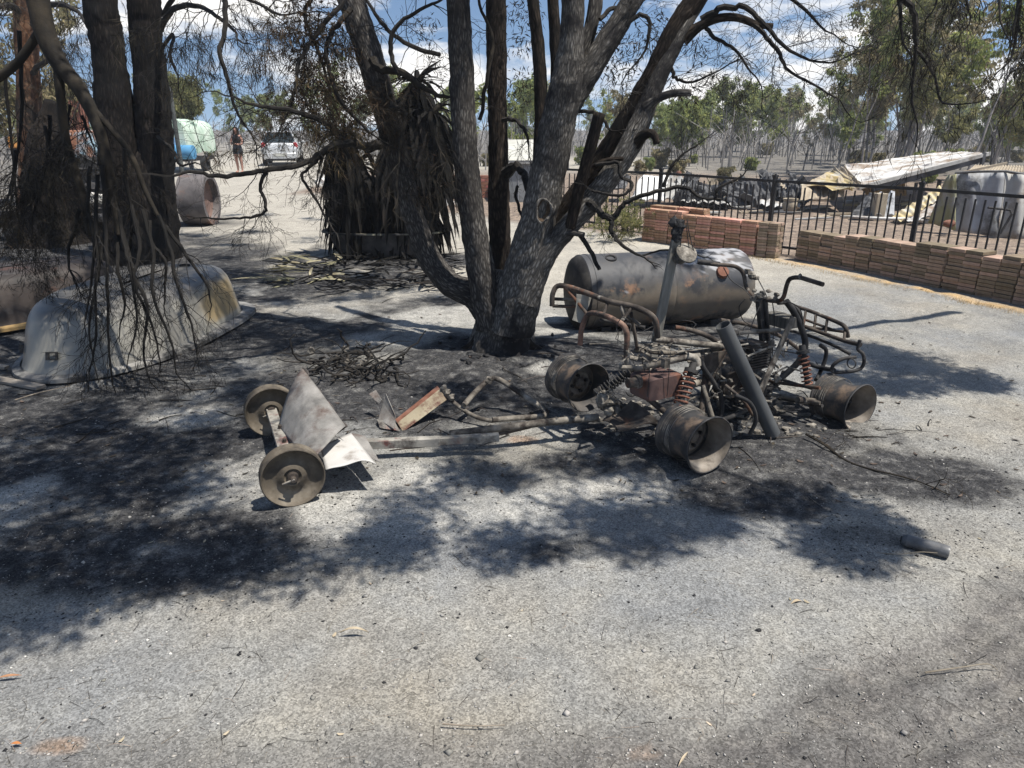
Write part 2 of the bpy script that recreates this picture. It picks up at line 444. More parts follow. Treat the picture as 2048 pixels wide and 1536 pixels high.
def ground_material():
    m = bpy.data.materials.new('burnt gravel'); m.use_nodes = True
    t = m.node_tree; t.nodes.clear(); n = t.nodes.new; l = t.links.new
    out = n('ShaderNodeOutputMaterial'); b = n('ShaderNodeBsdfPrincipled'); b.inputs['Roughness'].default_value = 0.97
    b.inputs['Specular IOR Level'].default_value = 0.08
    tcx = n('ShaderNodeTexCoord').outputs['Object']
    def noise(sc, det=6, ro=0.6, off=0.0):
        mp = n('ShaderNodeMapping'); mp.inputs['Location'].default_value = (off, off * 0.7, 0); l(tcx, mp.inputs['Vector'])
        z = n('ShaderNodeTexNoise'); z.inputs['Scale'].default_value = sc; z.inputs['Detail'].default_value = det; z.inputs['Roughness'].default_value = ro
        l(mp.outputs[0], z.inputs['Vector']); return z.outputs['Fac']
    def ramp(f, stops):
        r = n('ShaderNodeValToRGB'); e = r.color_ramp.elements
        while len(e) < len(stops): e.new(0.5)
        for i, (p, c) in enumerate(stops): e[i].position = p; e[i].color = (*c, 1)
        l(f, r.inputs['Fac']); return r.outputs['Color']
    def attr(nm):
        a = n('ShaderNodeAttribute'); a.attribute_name = nm; return a.outputs['Fac']
    def mix(f, a, c):
        x = n('ShaderNodeMixRGB'); l(f, x.inputs['Fac'])
        for s_, q in (('Color1', a), ('Color2', c)):
            if isinstance(q, tuple): x.inputs[s_].default_value = (*q, 1)
            else: l(q, x.inputs[s_])
        return x.outputs['Color']
    def edge(f, k=1.0):            # break a mask up with noise
        a = n('ShaderNodeMath'); a.operation = 'MULTIPLY_ADD'; a.inputs[1].default_value = k; a.inputs[2].default_value = -k * 0.5
        l(noise(38, 7, 0.7), a.inputs[0])
        c = n('ShaderNodeMath'); c.operation = 'ADD'; c.use_clamp = True; l(f, c.inputs[0]); l(a.outputs[0], c.inputs[1])
        d = n('ShaderNodeMath'); d.operation = 'MULTIPLY'; d.use_clamp = True; l(c.outputs[0], d.inputs[0])
        g = n('ShaderNodeMapRange'); g.inputs['From Min'].default_value = 0.02; g.inputs['From Max'].default_value = 0.25; l(f, g.inputs['Value'])
        l(g.outputs[0], d.inputs[1]); return d.outputs[0]
    grav = ramp(noise(2.3, 9, 0.7), [(0.30, (0.176, 0.173, 0.164)), (0.5, (0.233, 0.227, 0.210)), (0.68, (0.275, 0.263, 0.233))])
    roadc = ramp(noise(3.1, 9, 0.7, 4), [(0.3, (0.27, 0.25, 0.215)), (0.5, (0.35, 0.325, 0.28)), (0.7, (0.40, 0.37, 0.31))])
    tint = ramp(noise(0.9, 4, 0.6, 21), [(0.36, (0.88, 0.91, 0.97)), (0.5, (1.0, 1.0, 1.0)), (0.66, (1.05, 1.0, 0.93))])
    gm = n('ShaderNodeMixRGB'); gm.blend_type = 'MULTIPLY'; gm.inputs['Fac'].default_value = 1.0; l(grav, gm.inputs['Color1']); l(tint, gm.inputs['Color2']); grav = gm.outputs['Color']
    col = mix(attr('road'), grav, roadc)
    col = mix(edge(attr('track_band'), 0.7), col, ramp(noise(7, 8, 0.7, 9), [(0.35, (0.075, 0.072, 0.07)), (0.55, (0.132, 0.124, 0.116)), (0.7, (0.20, 0.186, 0.166))]))
    yd = ramp(noise(5, 9, 0.75, 2), [(0.32, (0.06, 0.055, 0.052)), (0.48, (0.19, 0.15, 0.12)), (0.6, (0.30, 0.235, 0.18)), (0.7, (0.36, 0.30, 0.25))])
    col = mix(attr('yard'), col, yd)
    col = mix(attr('wood'), col, ramp(noise(1.3, 8, 0.7, 6), [(0.35, (0.08, 0.077, 0.074)), (0.55, (0.16, 0.148, 0.132)), (0.7, (0.26, 0.235, 0.195))]))
    col = mix(edge(attr('soil'), 0.8), col, ramp(noise(14, 6, 0.6, 5), [(0.35, (0.18, 0.14, 0.11)), (0.65, (0.29, 0.21, 0.155))]))
    col = mix(edge(attr('straw'), 0.8), col, (0.42, 0.29, 0.15))
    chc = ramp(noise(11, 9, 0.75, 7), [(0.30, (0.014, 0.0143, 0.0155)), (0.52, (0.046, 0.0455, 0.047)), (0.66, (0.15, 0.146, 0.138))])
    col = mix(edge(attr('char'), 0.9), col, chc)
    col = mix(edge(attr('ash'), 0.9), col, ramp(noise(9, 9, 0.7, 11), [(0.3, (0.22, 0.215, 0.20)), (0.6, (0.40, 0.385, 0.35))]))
    # grit: every grain its own tone
    vo = n('ShaderNodeTexVoronoi'); vo.inputs['Scale'].default_value = 190; l(tcx, vo.inputs['Vector'])
    sp = n('ShaderNodeSeparateColor'); l(vo.outputs['Color'], sp.inputs[0])
    gr = n('ShaderNodeMapRange'); gr.inputs['To Min'].default_value = 0.60; gr.inputs['To Max'].default_value = 1.40; l(sp.outputs[0], gr.inputs['Value'])
    vo2 = n('ShaderNodeTexVoronoi'); vo2.inputs['Scale'].default_value = 46; l(tcx, vo2.inputs['Vector'])
    sp2 = n('ShaderNodeSeparateColor'); l(vo2.outputs['Color'], sp2.inputs[0])
    gr2 = n('ShaderNodeMapRange'); gr2.inputs['To Min'].default_value = 0.90; gr2.inputs['To Max'].default_value = 1.1; l(sp2.outputs[1], gr2.inputs['Value'])
    big = n('ShaderNodeMapRange'); big.inputs['From Min'].default_value = 0.3; big.inputs['From Max'].default_value = 0.7
    big.inputs['To Min'].default_value = 0.90; big.inputs['To Max'].default_value = 1.10; l(noise(1.1, 5, 0.6, 13), big.inputs['Value'])
    mm = n('ShaderNodeMath'); mm.operation = 'MULTIPLY'; l(gr.outputs[0], mm.inputs[0]); l(gr2.outputs[0], mm.inputs[1])
    mm2 = n('ShaderNodeMath'); mm2.operation = 'MULTIPLY'; l(mm.outputs[0], mm2.inputs[0]); l(big.outputs[0], mm2.inputs[1])
    vm = n('ShaderNodeVectorMath'); vm.operation = 'SCALE'; l(col, vm.inputs[0]); l(mm2.outputs[0], vm.inputs['Scale'])
    l(vm.outputs[0], b.inputs['Base Color'])
    hh = n('ShaderNodeMath'); hh.operation = 'MULTIPLY_ADD'; hh.inputs[1].default_value = 0.5; l(sp.outputs[1], hh.inputs[0]); l(noise(48, 8, 0.8, 3), hh.inputs[2])
    hh2 = n('ShaderNodeMath'); hh2.operation = 'MULTIPLY_ADD'; hh2.inputs[1].default_value = -0.6; l(vo2.outputs['Distance'], hh2.inputs[0]); l(hh.outputs[0], hh2.inputs[2])
    bp = n('ShaderNodeBump'); bp.inputs['Strength'].default_value = 0.65; bp.inputs['Distance'].default_value = 0.009
    l(hh2.outputs[0], bp.inputs['Height']); l(bp.outputs[0], b.inputs['Normal'])
    l(b.outputs[0], out.inputs['Surface']); return m
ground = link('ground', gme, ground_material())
tag(ground, kind='structure')

# ---- loose stuff lying on it: grit, charcoal, twigs, leaf litter
rng = np.random.default_rng(5)
OCT = np.array([(1, 0, 0), (-1, 0, 0), (0, 1, 0), (0, -1, 0), (0, 0, 1), (0, 0, -1)], float)
OCTF = np.array([(0, 2, 4), (2, 1, 4), (1, 3, 4), (3, 0, 4), (2, 0, 5), (1, 2, 5), (3, 1, 5), (0, 3, 5)])
def view_points(n, y0, y1, p=1.0):
    """ground points that the photograph looks at, dense near the camera"""
    v = y0 + (y1 - y0) * rng.random(n) ** p
    u = rng.uniform(-80, 2130, n)
    x = (u - 1024) / FPX; y = (768 - v) / FPX
    t = -CAM_H / (-_s + y * _c)
    return t * x, t * (_c + y * _s)
def pebbles(name, n, y0, y1, smin, smax, m, flat=0.55, keep=None, p=1.0):
    x, y = view_points(n, y0, y1, p)
    if keep is not None:
        k = keep(x, y); x, y = x[k], y[k]; n = len(x)
    s = smin + (smax - smin) * rng.random(n) ** 3.2
    sc = s[:, None] * rng.uniform(0.6, 1.4, (n, 3)); sc[:, 2] *= flat
    a = rng.uniform(0, 6.28, n); ca, sa = np.cos(a), np.sin(a)
    v = OCT[None] * sc[:, None, :] * rng.uniform(0.75, 1.25, (n, 6, 1)) + rng.normal(0, 0.12, (n, 6, 3)) * s[:, None, None]
    vx = v[..., 0] * ca[:, None] - v[..., 1] * sa[:, None]; vy = v[..., 0] * sa[:, None] + v[..., 1] * ca[:, None]
    z = G_height(x, y) + sc[:, 2] * 0.35
    V = np.stack([vx + x[:, None], vy + y[:, None], v[..., 2] + z[:, None]], -1).reshape(-1, 3)
    F = (OCTF[None] + (np.arange(n) * 6)[:, None, None]).reshape(-1, 3)
    return tag(obj_np(name, V, F, m), kind='stuff')
M_grit = mat('grit stone', [(0.14, 0.135, 0.13), (0.25, 0.24, 0.22), (0.36, 0.33, 0.28)], scale=30, island=0.45, bump=0)
M_char = mat('charcoal', [(0.010, 0.010, 0.011), (0.03, 0.03, 0.032)], scale=20, island=0.5, bump=0.3, rough=0.7)
M_chip = mat('pale chip', [(0.45, 0.43, 0.38), (0.62, 0.60, 0.55)], scale=20, island=0.3, bump=0)
def char_at(x, y):
    return blobs(x, y, [(1.3, 3.6, 1.1, 0.8, 1), (2.0, 3.1, 0.7, 0.45, 1), (-1.9, 3.2, 1.9, 1.1, 1), (-0.5, 4.4, 1.8, 1.0, 1), (1.6, 2.65, 0.6, 0.3, .8), (-3, 5.5, 2, 1.5, 0.8)])
def on_char(x, y): return rng.random(len(x)) < char_at(x, y)
pebbles('gravel', 18000, 620, 1570, 0.0010, 0.0052, M_grit)
tag(pebbles('charcoal_bits', 22000, 560, 1240, 0.0014, 0.0065, M_char, keep=on_char), kind='stuff')
pebbles('clods', 420, 760, 1570, 0.003, 0.014, M_grit, flat=0.4)
pebbles('stray_charcoal', 420, 900, 1570, 0.0012, 0.007, M_char)
pebbles('pale_chips', 480, 700, 1570, 0.0012, 0.006, M_chip)
def sticks(name, n, y0, y1, l0, l1, r, m, keep=None, bend=0.35):
    x, y = view_points(n, y0, y1)
    if keep is not None:
        k = keep(x, y); x, y = x[k], y[k]; n = len(x)
    ln = l0 + (l1 - l0) * rng.random(n) ** 2.5
    a = rng.uniform(0, 6.28, n); c = rng.normal(0, bend, n)
    S = 5
    V = np.zeros((n, S, 3, 3)); px, py = x.copy(), y.copy(); ang = a - c / 2
    rr = r * rng.uniform(0.5, 1.5, n)
    lift_ = rng.random(n) ** 3 * 0.02
    for i in range(S):
        z = G_height(px, py) + rr * 0.8 + lift_ * math.sin(math.pi * i / (S - 1))
        tp = 1 - 0.6 * i / (S - 1)
        for k in range(3):
            th = 2.094 * k
            V[:, i, k, 0] = px - np.sin(ang) * rr * math.cos(th) * tp
            V[:, i, k, 1] = py + np.cos(ang) * rr * math.cos(th) * tp
            V[:, i, k, 2] = z + rr * math.sin(th) * tp
        px = px + np.cos(ang) * ln / (S - 1); py = py + np.sin(ang) * ln / (S - 1); ang = ang + c / (S - 1)
    F = []
    for i in range(S - 1):
        for k in range(3): F.append((i * 3 + k, i * 3 + (k + 1) % 3, (i + 1) * 3 + (k + 1) % 3, (i + 1) * 3 + k))
    F = (np.array(F)[None] + (np.arange(n) * S * 3)[:, None, None]).reshape(-1, 4)
    return tag(obj_np(name, V.reshape(-1, 3), F, m), kind='stuff')
M_dtwig = mat('burnt twig', [(0.018, 0.016, 0.015), (0.07, 0.06, 0.05)], scale=14, island=0.5, bump=0)
M_ptwig = mat('dry twig', [(0.16, 0.13, 0.10), (0.33, 0.28, 0.22)], scale=14, island=0.4, bump=0)
sticks('twig_litter', 800, 640, 1570, 0.02, 0.11, 0.0009, M_dtwig)
sticks('dry_needles', 420, 640, 1570, 0.02, 0.09, 0.0008, M_ptwig)
sticks('burnt_sticks', 500, 520, 900, 0.06, 0.35, 0.004, M_dtwig, keep=on_char)
def leaf_litter(name, n, y0, y1, m, l0=0.025, l1=0.07, keep=None):
    x, y = view_points(n, y0, y1)
    if keep is not None:
        k = keep(x, y); x, y = x[k], y[k]; n = len(x)
    a = rng.uniform(0, 6.28, n); ln = rng.uniform(l0, l1, n); w = ln * rng.uniform(0.12, 0.22, n)
    d = np.stack([np.cos(a), np.sin(a)], 1); q = np.stack([-d[:, 1], d[:, 0]], 1)
    z = G_height(x, y) + 0.004
    curl = rng.uniform(0.0, 0.25, n) * ln
    V = np.zeros((n, 6, 3))
    for i, (s_, t_, k_) in enumerate(((0, 0, 1.0), (0.3, 1, 0.3), (0.7, 0.8, 0.3), (1, 0, 0.8), (0.7, -0.8, 0.1), (0.3, -1, 0.1))):
        V[:, i, 0] = x + d[:, 0] * ln * s_ + q[:, 0] * w * t_
        V[:, i, 1] = y + d[:, 1] * ln * s_ + q[:, 1] * w * t_
        V[:, i, 2] = z + curl * k_
    F = np.array([(0, 1, 5, 5), (1, 2, 4, 5), (2, 3, 4, 4)])
    F = np.array([(0, 1, 2, 3), (0, 3, 4, 5)])
    F = (F[None] + (np.arange(n) * 6)[:, None, None]).reshape(-1, 4)
    return tag(obj_np(name, V.reshape(-1, 3), F, m), kind='stuff')
M_dleaf = mat('scorched leaf', [(0.03, 0.024, 0.02), (0.09, 0.07, 0.05)], scale=9, island=0.5, bump=0)
M_pleaf = mat('dry pale leaf', [(0.30, 0.24, 0.16), (0.46, 0.40, 0.30)], scale=9, island=0.3, bump=0)
leaf_litter('scorched_leaves', 420, 500, 1000, M_dleaf, 0.02, 0.045)
leaf_litter('pale_leaves', 26, 640, 1570, M_pleaf, 0.012, 0.03)

# ================================================================== TREES
def px_pts(spec):
    out = []
    for (u, v, y, w) in spec:
        p = P(u, v, y); out.append((p.x, p.y, p.z, w * 0.5 * pxm(p)))
    return out
def stem_arrays(pts, seg=20, step=0.05, lump=0.10, ridge=0.10, seed=1, flare=0.0, K=None):
    ln = sum((Vector(pts[i + 1][:3]) - Vector(pts[i][:3])).length for i in range(len(pts) - 1))
    n = max(2, int(ln / step / (len(pts) - 1)))
    A = np.array(catmull(pts, n)); C, r = A[:, :3], A[:, 3]
    m = len(C)
    T = np.gradient(C, axis=0); T /= np.linalg.norm(T, axis=1)[:, None] + 1e-9
    nn = np.cross(T[0], (0.2, 1, 0.1)); nn /= np.linalg.norm(nn)
    Ns = np.zeros((m, 3))
    for i in range(m):
        nn = nn - T[i] * nn.dot(T[i]); nn /= np.linalg.norm(nn) + 1e-9; Ns[i] = nn
    B = np.cross(T, Ns)
    s = np.concatenate([[0], np.cumsum(np.linalg.norm(np.diff(C, axis=0), axis=1))])
    a = np.arange(seg) / seg * 2 * np.pi
    ca, sa = np.cos(a)[None], np.sin(a)[None]
    rr = r[:, None] * np.ones((1, seg)); S = s[:, None] * np.ones((1, seg))
    k = K or (0.28 / max(r.mean(), 0.01))
    lum = fbm(ca * 1.3 + 0 * S + seed * 3.1, sa * 1.3 + 0 * S, S * 2.2, 3, seed)
    rid = fbm(ca * rr * 60 + seed, sa * rr * 60, S * 9, 3, seed + 7)
    rad = rr * (1 + lump * lum) + np.clip(rr, 0, 0.12) * ridge * (rid - 0.1)
    if flare:
        z = S - 0
        rad = rad * (1 + flare * np.exp(-z / 0.22) * (0.55 + 0.45 * np.cos(5 * a[None] + 1.3 + lum)))
    V = C[:, None, :] + Ns[:, None, :] * (ca * rad)[..., None] + B[:, None, :] * (sa * rad)[..., None]
    i = np.arange(m - 1)[:, None] * seg; j = np.arange(seg)[None]; j2 = (j + 1) % seg
    F = np.stack([i + j, i + j2, i + seg + j2, i + seg + j], -1).reshape(-1, 4)
    ua = (np.arange(seg + 1) / seg * 2 * np.pi)
    r0 = np.median(r)
    u0 = np.broadcast_to(ua[:-1] * r0, (m - 1, seg)); u1 = np.broadcast_to(ua[1:] * r0, (m - 1, seg))
    s0 = np.broadcast_to(s[:-1, None], (m - 1, seg)); s1 = np.broadcast_to(s[1:, None], (m - 1, seg))
    UV = np.stack([np.stack([u0, s0], -1), np.stack([u1, s0], -1), np.stack([u1, s1], -1), np.stack([u0, s1], -1)], 2).reshape(-1, 2)
    # end cap fan
    cv = np.array([C[-1] + T[-1] * r[-1] * 0.15]); ci = m * seg
    V = np.concatenate([V.reshape(-1, 3), cv])
    e = (m - 1) * seg
    capF = np.stack([e + np.arange(seg), e + (np.arange(seg) + 1) % seg, np.full(seg, ci), np.full(seg, ci)], 1)
    return V, F, UV, capF, C, r
def stem(name, pts, m, parent, **kw):
    V, F, UV, cap, C, r = stem_arrays(pts, **kw)
    off = np.array(wloc(parent)) if parent else np.zeros(3)
    me = bpy.data.meshes.new(name)
    fs = [tuple(f) for f in F.tolist()] + [(f[0], f[1], f[2]) for f in cap.tolist()]
    me.from_pydata((V - off).tolist(), [], fs)
    me.polygons.foreach_set('use_smooth', np.ones(len(fs), bool))
    uvl = me.uv_layers.new(name='UVMap')
    full = np.zeros((len(me.loops), 2), np.float32); full[:len(UV)] = UV; full[len(UV):] = UV[-1]
    uvl.data.foreach_set('uv', full.ravel())
    me.update()
    return link(name, me, m, parent), C, r

def grow(mb, p, d, ln, r, depth, rnd, droop=0.05, wob=0.28, tips=None, child=0.55, seg=3, nseg=6, spread=0.8):
    p = Vector(p); d = Vector(d).normalized(); pts = [p.copy()]; rs = [r]
    kids = []
    for i in range(nseg):
        d = d + Vector((rnd.gauss(0, wob), rnd.gauss(0, wob), rnd.gauss(0, wob) - droop)); d.normalize()
        p = p + d * (ln / nseg); pts.append(p.copy()); rs.append(max(r * (1 - 0.75 * (i + 1) / nseg), 0.0011))
        if depth > 0 and i > 0:
            for _ in range(2 if rnd.random() < 0.25 else 1):
                if rnd.random() < child: kids.append((p.copy(), d.copy(), rs[-1]))
    mb.tube(pts, rs, seg, cap=False)
    if tips is not None: tips.append((pts[-1], d.copy()));
    if tips is not None and depth == 0: tips.append((pts[len(pts) // 2], d.copy()))
    for (q, dd, rq) in kids:
        side = Vector((rnd.gauss(0, 1), rnd.gauss(0, 1), rnd.gauss(0, 1)))
        side = side - dd * side.dot(dd)
        if side.length > 1e-4: side.normalize()
        grow(mb, q, dd + side * spread * rnd.uniform(0.6, 1.4), ln * rnd.uniform(0.42, 0.72), rq * 0.72, depth - 1, rnd, droop, wob, tips, child, 3, max(4, nseg - 1), spread)
def branch(mb, spec, rnd, twigs=8, tl=0.5, tr=0.006, depth=2, tips=None, droop=0.04, t0=0.2, seg=7, spread=0.9, child=0.55, wob=0.26):
    pts = px_pts(spec); A = catmull(pts, 5)
    # knotty wobble
    A = [a + np.array([rnd.gauss(0, 1), rnd.gauss(0, 1), rnd.gauss(0, 1), 0]) * min(0.006, a[3] * 0.25) for a in A]
    mb.tube([a[:3] for a in A], [max(a[3], 0.0015) for a in A], seg, cap=True)
    for k in range(twigs):
        i = int((t0 + (1 - t0) * rnd.random()) * (len(A) - 2))
        p = Vector(A[i][:3]); d = (Vector(A[i + 1][:3]) - p).normalized()
        side = Vector((rnd.gauss(0, 1), rnd.gauss(0, 1), rnd.gauss(0, 1))); side -= d * side.dot(d); side.normalize()
        grow(mb, p, d * 0.7 + side * spread, tl * rnd.uniform(0.6, 1.3), min(tr, max(A[i][3] * 0.7, 0.002)), depth, rnd, droop, wob, tips, child)
    e = Vector(A[-1][:3]); d = (e - Vector(A[-2][:3])).normalized()
    if twigs: grow(mb, e, d, tl, max(A[-1][3], 0.002), depth, rnd, droop, wob, tips, child)

def kites(C, D, ln, wd, bend=0.12):
    """leaf faces: bases C, directions D (unit), lengths, widths"""
    n = len(C)
    q = np.cross(D, rng.normal(0, 1, (n, 3))); q /= np.linalg.norm(q, axis=1)[:, None] + 1e-9
    nn = np.cross(D, q)
    V = np.zeros((n, 4, 3))
    V[:, 0] = C; V[:, 1] = C + D * (ln * 0.42)[:, None] + q * (wd * 0.5)[:, None] + nn * (ln * bend)[:, None] * 0.5
    V[:, 2] = C + D * ln[:, None]; V[:, 3] = C + D * (ln * 0.42)[:, None] - q * (wd * 0.5)[:, None] + nn * (ln * bend)[:, None] * 0.5
    F = np.arange(n * 4).reshape(n, 4)
    return V.reshape(-1, 3), F
def clump_leaves(centres, radii, per, l0, l1, w, droop=0.5, flat=0.7):
    n = len(centres) * per
    c = np.repeat(np.asarray(centres, float), per, 0); r = np.repeat(np.asarray(radii, float), per)
    d = rng.normal(0, 1, (n, 3)); d /= np.linalg.norm(d, axis=1)[:, None]
    p = c + d * (r * rng.random(n) ** 0.45)[:, None] * np.array([1, 1, flat])
    D = rng.normal(0, 1, (n, 3)) * 0.7 + d * 0.3; D[:, 2] -= droop; D /= np.linalg.norm(D, axis=1)[:, None]
    ln = rng.uniform(l0, l1, n)
    return kites(p, D, ln, ln * w * rng.uniform(0.7, 1.3, n))
def needles_at(tips, per, l0, l1, w, droop=0.9, spread=0.55):
    n = len(tips) * per
    c = np.repeat(np.array([t[0][:] for t in tips]), per, 0); d0 = np.repeat(np.array([t[1][:] for t in tips]), per, 0)
    D = d0 * 0.8 + rng.normal(0, spread, (n, 3)); D[:, 2] -= droop; D /= np.linalg.norm(D, axis=1)[:, None]
    c = c + rng.normal(0, 0.012, (n, 3)) - d0 * rng.uniform(0, 0.05, n)[:, None]
    ln = rng.uniform(l0, l1, n)
    return kites(c, D, ln, np.full(n, w), 0.05)

B_pale = bark('pale fissured bark', (0.12, 0.111, 0.10), (0.36, 0.338, 0.305), 64, 17, char=((0.020, 0.019, 0.020), 1.15, 0.47, 0.58))
B_mid = bark('grey scorched bark', (0.068, 0.062, 0.057), (0.24, 0.225, 0.20), 60, 15, char=((0.016, 0.015, 0.015), 1.6, 0.45, 0.64))
B_brown = bark('brown scorched bark', (0.028, 0.022, 0.018), (0.085, 0.066, 0.05), 54, 13, char=((0.010, 0.010, 0.010), 1.3, 0.45, 0.65))
B_left = bark('shaded brown bark', (0.013, 0.011, 0.010), (0.046, 0.037, 0.029), 34, 8, char=((0.014, 0.014, 0.014), 1.1, 0.46, 0.66))  # brown bark, darkened to paint in shade from its own crown
B_gum = bark('smooth gum bark', (0.10, 0.09, 0.08), (0.40, 0.36, 0.31), 6, 1.2, char=((0.02, 0.02, 0.02), 0.9, 0.50, 0.66), bump=0.3)
M_branch = mat('burnt branch', [(0.007, 0.0065, 0.006), (0.018, 0.016, 0.014), (0.042, 0.036, 0.03)], scale=9, bump=0.6, bscale=90, bdist=0.004)
M_hang = mat('brown dead branch', [(0.008, 0.0068, 0.0056), (0.020, 0.016, 0.011), (0.042, 0.033, 0.022)], scale=7, bump=0.6, bscale=80, bdist=0.004)
M_twig = mat('fine dark twig', [(0.006, 0.0055, 0.005), (0.016, 0.014, 0.012)], scale=9, bump=0)
M_needle = mat('scorched needle', [(0.010, 0.009, 0.008), (0.026, 0.022, 0.015), (0.06, 0.046, 0.027)], scale=3, island=0.5, bump=0, trans=0.2)
M_leafdry = mat('scorched foliage', [(0.03, 0.024, 0.016), (0.075, 0.052, 0.03), (0.12, 0.095, 0.045)], scale=1.6, island=0.5, bump=0, trans=0.25)
M_olive = mat('olive foliage', [(0.11, 0.12, 0.045), (0.20, 0.205, 0.08), (0.28, 0.265, 0.115)], scale=0.7, island=0.45, bump=0, trans=0.55)
M_gumleaf = mat('gum foliage', [(0.14, 0.175, 0.055), (0.24, 0.28, 0.09), (0.34, 0.36, 0.13)], scale=0.5, island=0.5, bump=0, trans=0.55)
M_gumlight = mat('light gum foliage', [(0.16, 0.20, 0.07), (0.25, 0.30, 0.11), (0.34, 0.37, 0.155)], scale=0.5, island=0.4, bump=0, trans=0.55)
M_scorch = mat('scorched gum foliage', [(0.16, 0.15, 0.08), (0.27, 0.24, 0.13), (0.37, 0.32, 0.19)], scale=0.5, island=0.45, bump=0, trans=0.55)

# ---------------------------------------------------------------- the multi-stemmed tree in the middle
rnd = random.Random(11)
tree = thing('multi_stemmed_tree', 'large multi-stemmed tree with fissured grey bark in the middle, behind the burnt cart', 'tree', (-0.05, 5.25, 0))
stem('trunk', px_pts([(1003, 735, 5.25, 158), (1004, 700, 5.25, 132), (1008, 660, 5.25, 116), (1014, 620, 5.25, 112), (1022, 580, 5.28, 112), (1030, 550, 5.3, 96)]), B_pale, tree, seg=56, step=0.015, lump=0.14, ridge=0.26, seed=3, flare=0.32)
limbs = [
 ('limb', [(985, 640, 5.3, 62), (950, 592, 5.34, 60), (900, 568, 5.4, 54), (862, 520, 5.46, 50), (838, 465, 5.5, 46), (815, 395, 5.56, 46), (793, 305, 5.62, 52), (765, 200, 5.68, 56), (735, 100, 5.75, 58), (702, 0, 5.8, 58), (655, -140, 5.9, 54), (600, -330, 6.0, 44), (560, -520, 6.1, 30)], B_mid, 21),
 ('limb', [(985, 650, 5.15, 70), (968, 580, 5.13, 62), (957, 510, 5.12, 58), (944, 430, 5.12, 54), (933, 340, 5.14, 54), (927, 230, 5.16, 54), (922, 110, 5.2, 52), (916, 0, 5.22, 50), (905, -180, 5.3, 46), (890, -420, 5.4, 34), (880, -620, 5.5, 20)], B_mid, 23),
 ('limb', [(1000, 650, 5.5, 50), (1001, 590, 5.52, 48), (1000, 500, 5.55, 47), (998, 400, 5.58, 46), (996, 300, 5.6, 42), (994, 180, 5.64, 42), (993, 70, 5.68, 43), (992, -40, 5.7, 42), (990, -260, 5.8, 36), (985, -520, 6.0, 24)], B_brown, 29),
 ('limb', [(1025, 660, 5.1, 95), (1043, 570, 5.06, 92), (1062, 500, 5.02, 86), (1078, 430, 5.0, 80), (1095, 350, 4.98, 76), (1112, 270, 4.96, 74), (1128, 190, 4.94, 76), (1137, 140, 4.93, 66), (1143, 80, 4.92, 52), (1147, 0, 4.92, 48), (1150, -160, 4.9, 40), (1165, -420, 4.9, 26)], B_pale, 31),
 ('limb', [(1128, 235, 4.97, 44), (1150, 190, 4.99, 52), (1180, 140, 5.0, 50), (1220, 75, 5.02, 48), (1262, 5, 5.04, 46), (1310, -90, 5.1, 42), (1390, -260, 5.2, 32), (1460, -420, 5.3, 20)], B_pale, 37),
 ('limb', [(1138, 190, 5.05, 30), (1160, 120, 5.08, 32), (1180, 60, 5.1, 30), (1192, 0, 5.12, 30), (1205, -120, 5.2, 26), (1215, -340, 5.3, 16)], B_mid, 41),
 ('limb', [(1080, 430, 5.1, 30), (1080, 330, 5.14, 32), (1082, 240, 5.16, 30), (1080, 150, 5.18, 28), (1074, 70, 5.2, 27), (1066, 0, 5.2, 27), (1050, -160, 5.3, 24), (1030, -400, 5.4, 14)], B_brown, 43),
 ('limb', [(1100, 300, 5.12, 20), (1108, 230, 5.15, 26), (1112, 150, 5.16, 24), (1110, 80, 5.18, 24), (1106, 0, 5.2, 24), (1100, -150, 5.3, 18)], B_brown, 44),
 ('limb', [(1042, 610, 5.15, 60), (1075, 520, 5.12, 52), (1112, 450, 5.1, 48), (1160, 385, 5.08, 46), (1205, 320, 5.06, 46), (1250, 250, 5.04, 46), (1290, 180, 5.02, 46), (1325, 115, 5.0, 48), (1352, 60, 5.0, 50), (1385, 10, 5.0, 46), (1440, -70, 5.0, 38), (1530, -190, 5.05, 28), (1620, -330, 5.1, 18)], B_brown, 47),
 ('limb', [(1050, 600, 4.98, 62), (1085, 520, 4.95, 50), (1130, 462, 4.93, 46), (1180, 405, 4.92, 45), (1225, 345, 4.91, 46), (1258, 295, 4.91, 48), (1282, 245, 4.92, 46), (1298, 200, 4.93, 40), (1325, 140, 4.95, 34), (1365, 60, 4.97, 30), (1400, 0, 5.0, 26), (1450, -80, 5.0, 18)], B_pale, 53),
]
for nm, spec, m, sd in limbs:
    stem(nm, px_pts([(a, b, c, d * 0.93) for a, b, c, d in spec]), m, tree, seg=30, step=0.024, lump=0.09, ridge=0.16, seed=sd)
for k, (du, dv, ln_) in enumerate(((-95, 6, 20), (90, 6, 22), (70, -16, 18))):
    e = Z(1004 + du, 706 + dv); b_ = P(1004 + du * .32, 672, 5.22)
    stem('root', [(b_.x, b_.y, 0.22, .05), ((b_.x * .6 + e.x * .4), (b_.y * .6 + e.y * .4), .07, .045), (e.x * .75 + b_.x * .25, e.y * .75 + b_.y * .25, .028, .034), (e.x, e.y, -.03, .02)], B_brown, tree, seg=12, step=.03, seed=140 + k)
mb = MB()
rq = random.Random(6)
for k in range(26):
    a = rq.uniform(0, 6.28); rr_ = rq.uniform(.26, .55); x_, y_ = -0.06 + math.cos(a) * rr_, 5.2 + math.sin(a) * rr_ * .8
    mb.blob((x_, y_, gz(x_, y_) + .005), (rq.uniform(.01, .04), rq.uniform(.01, .035), rq.uniform(.008, .02)), k, 8, .6)
tag(obj('bark_litter', mb, M_char, tree), kind='stuff')
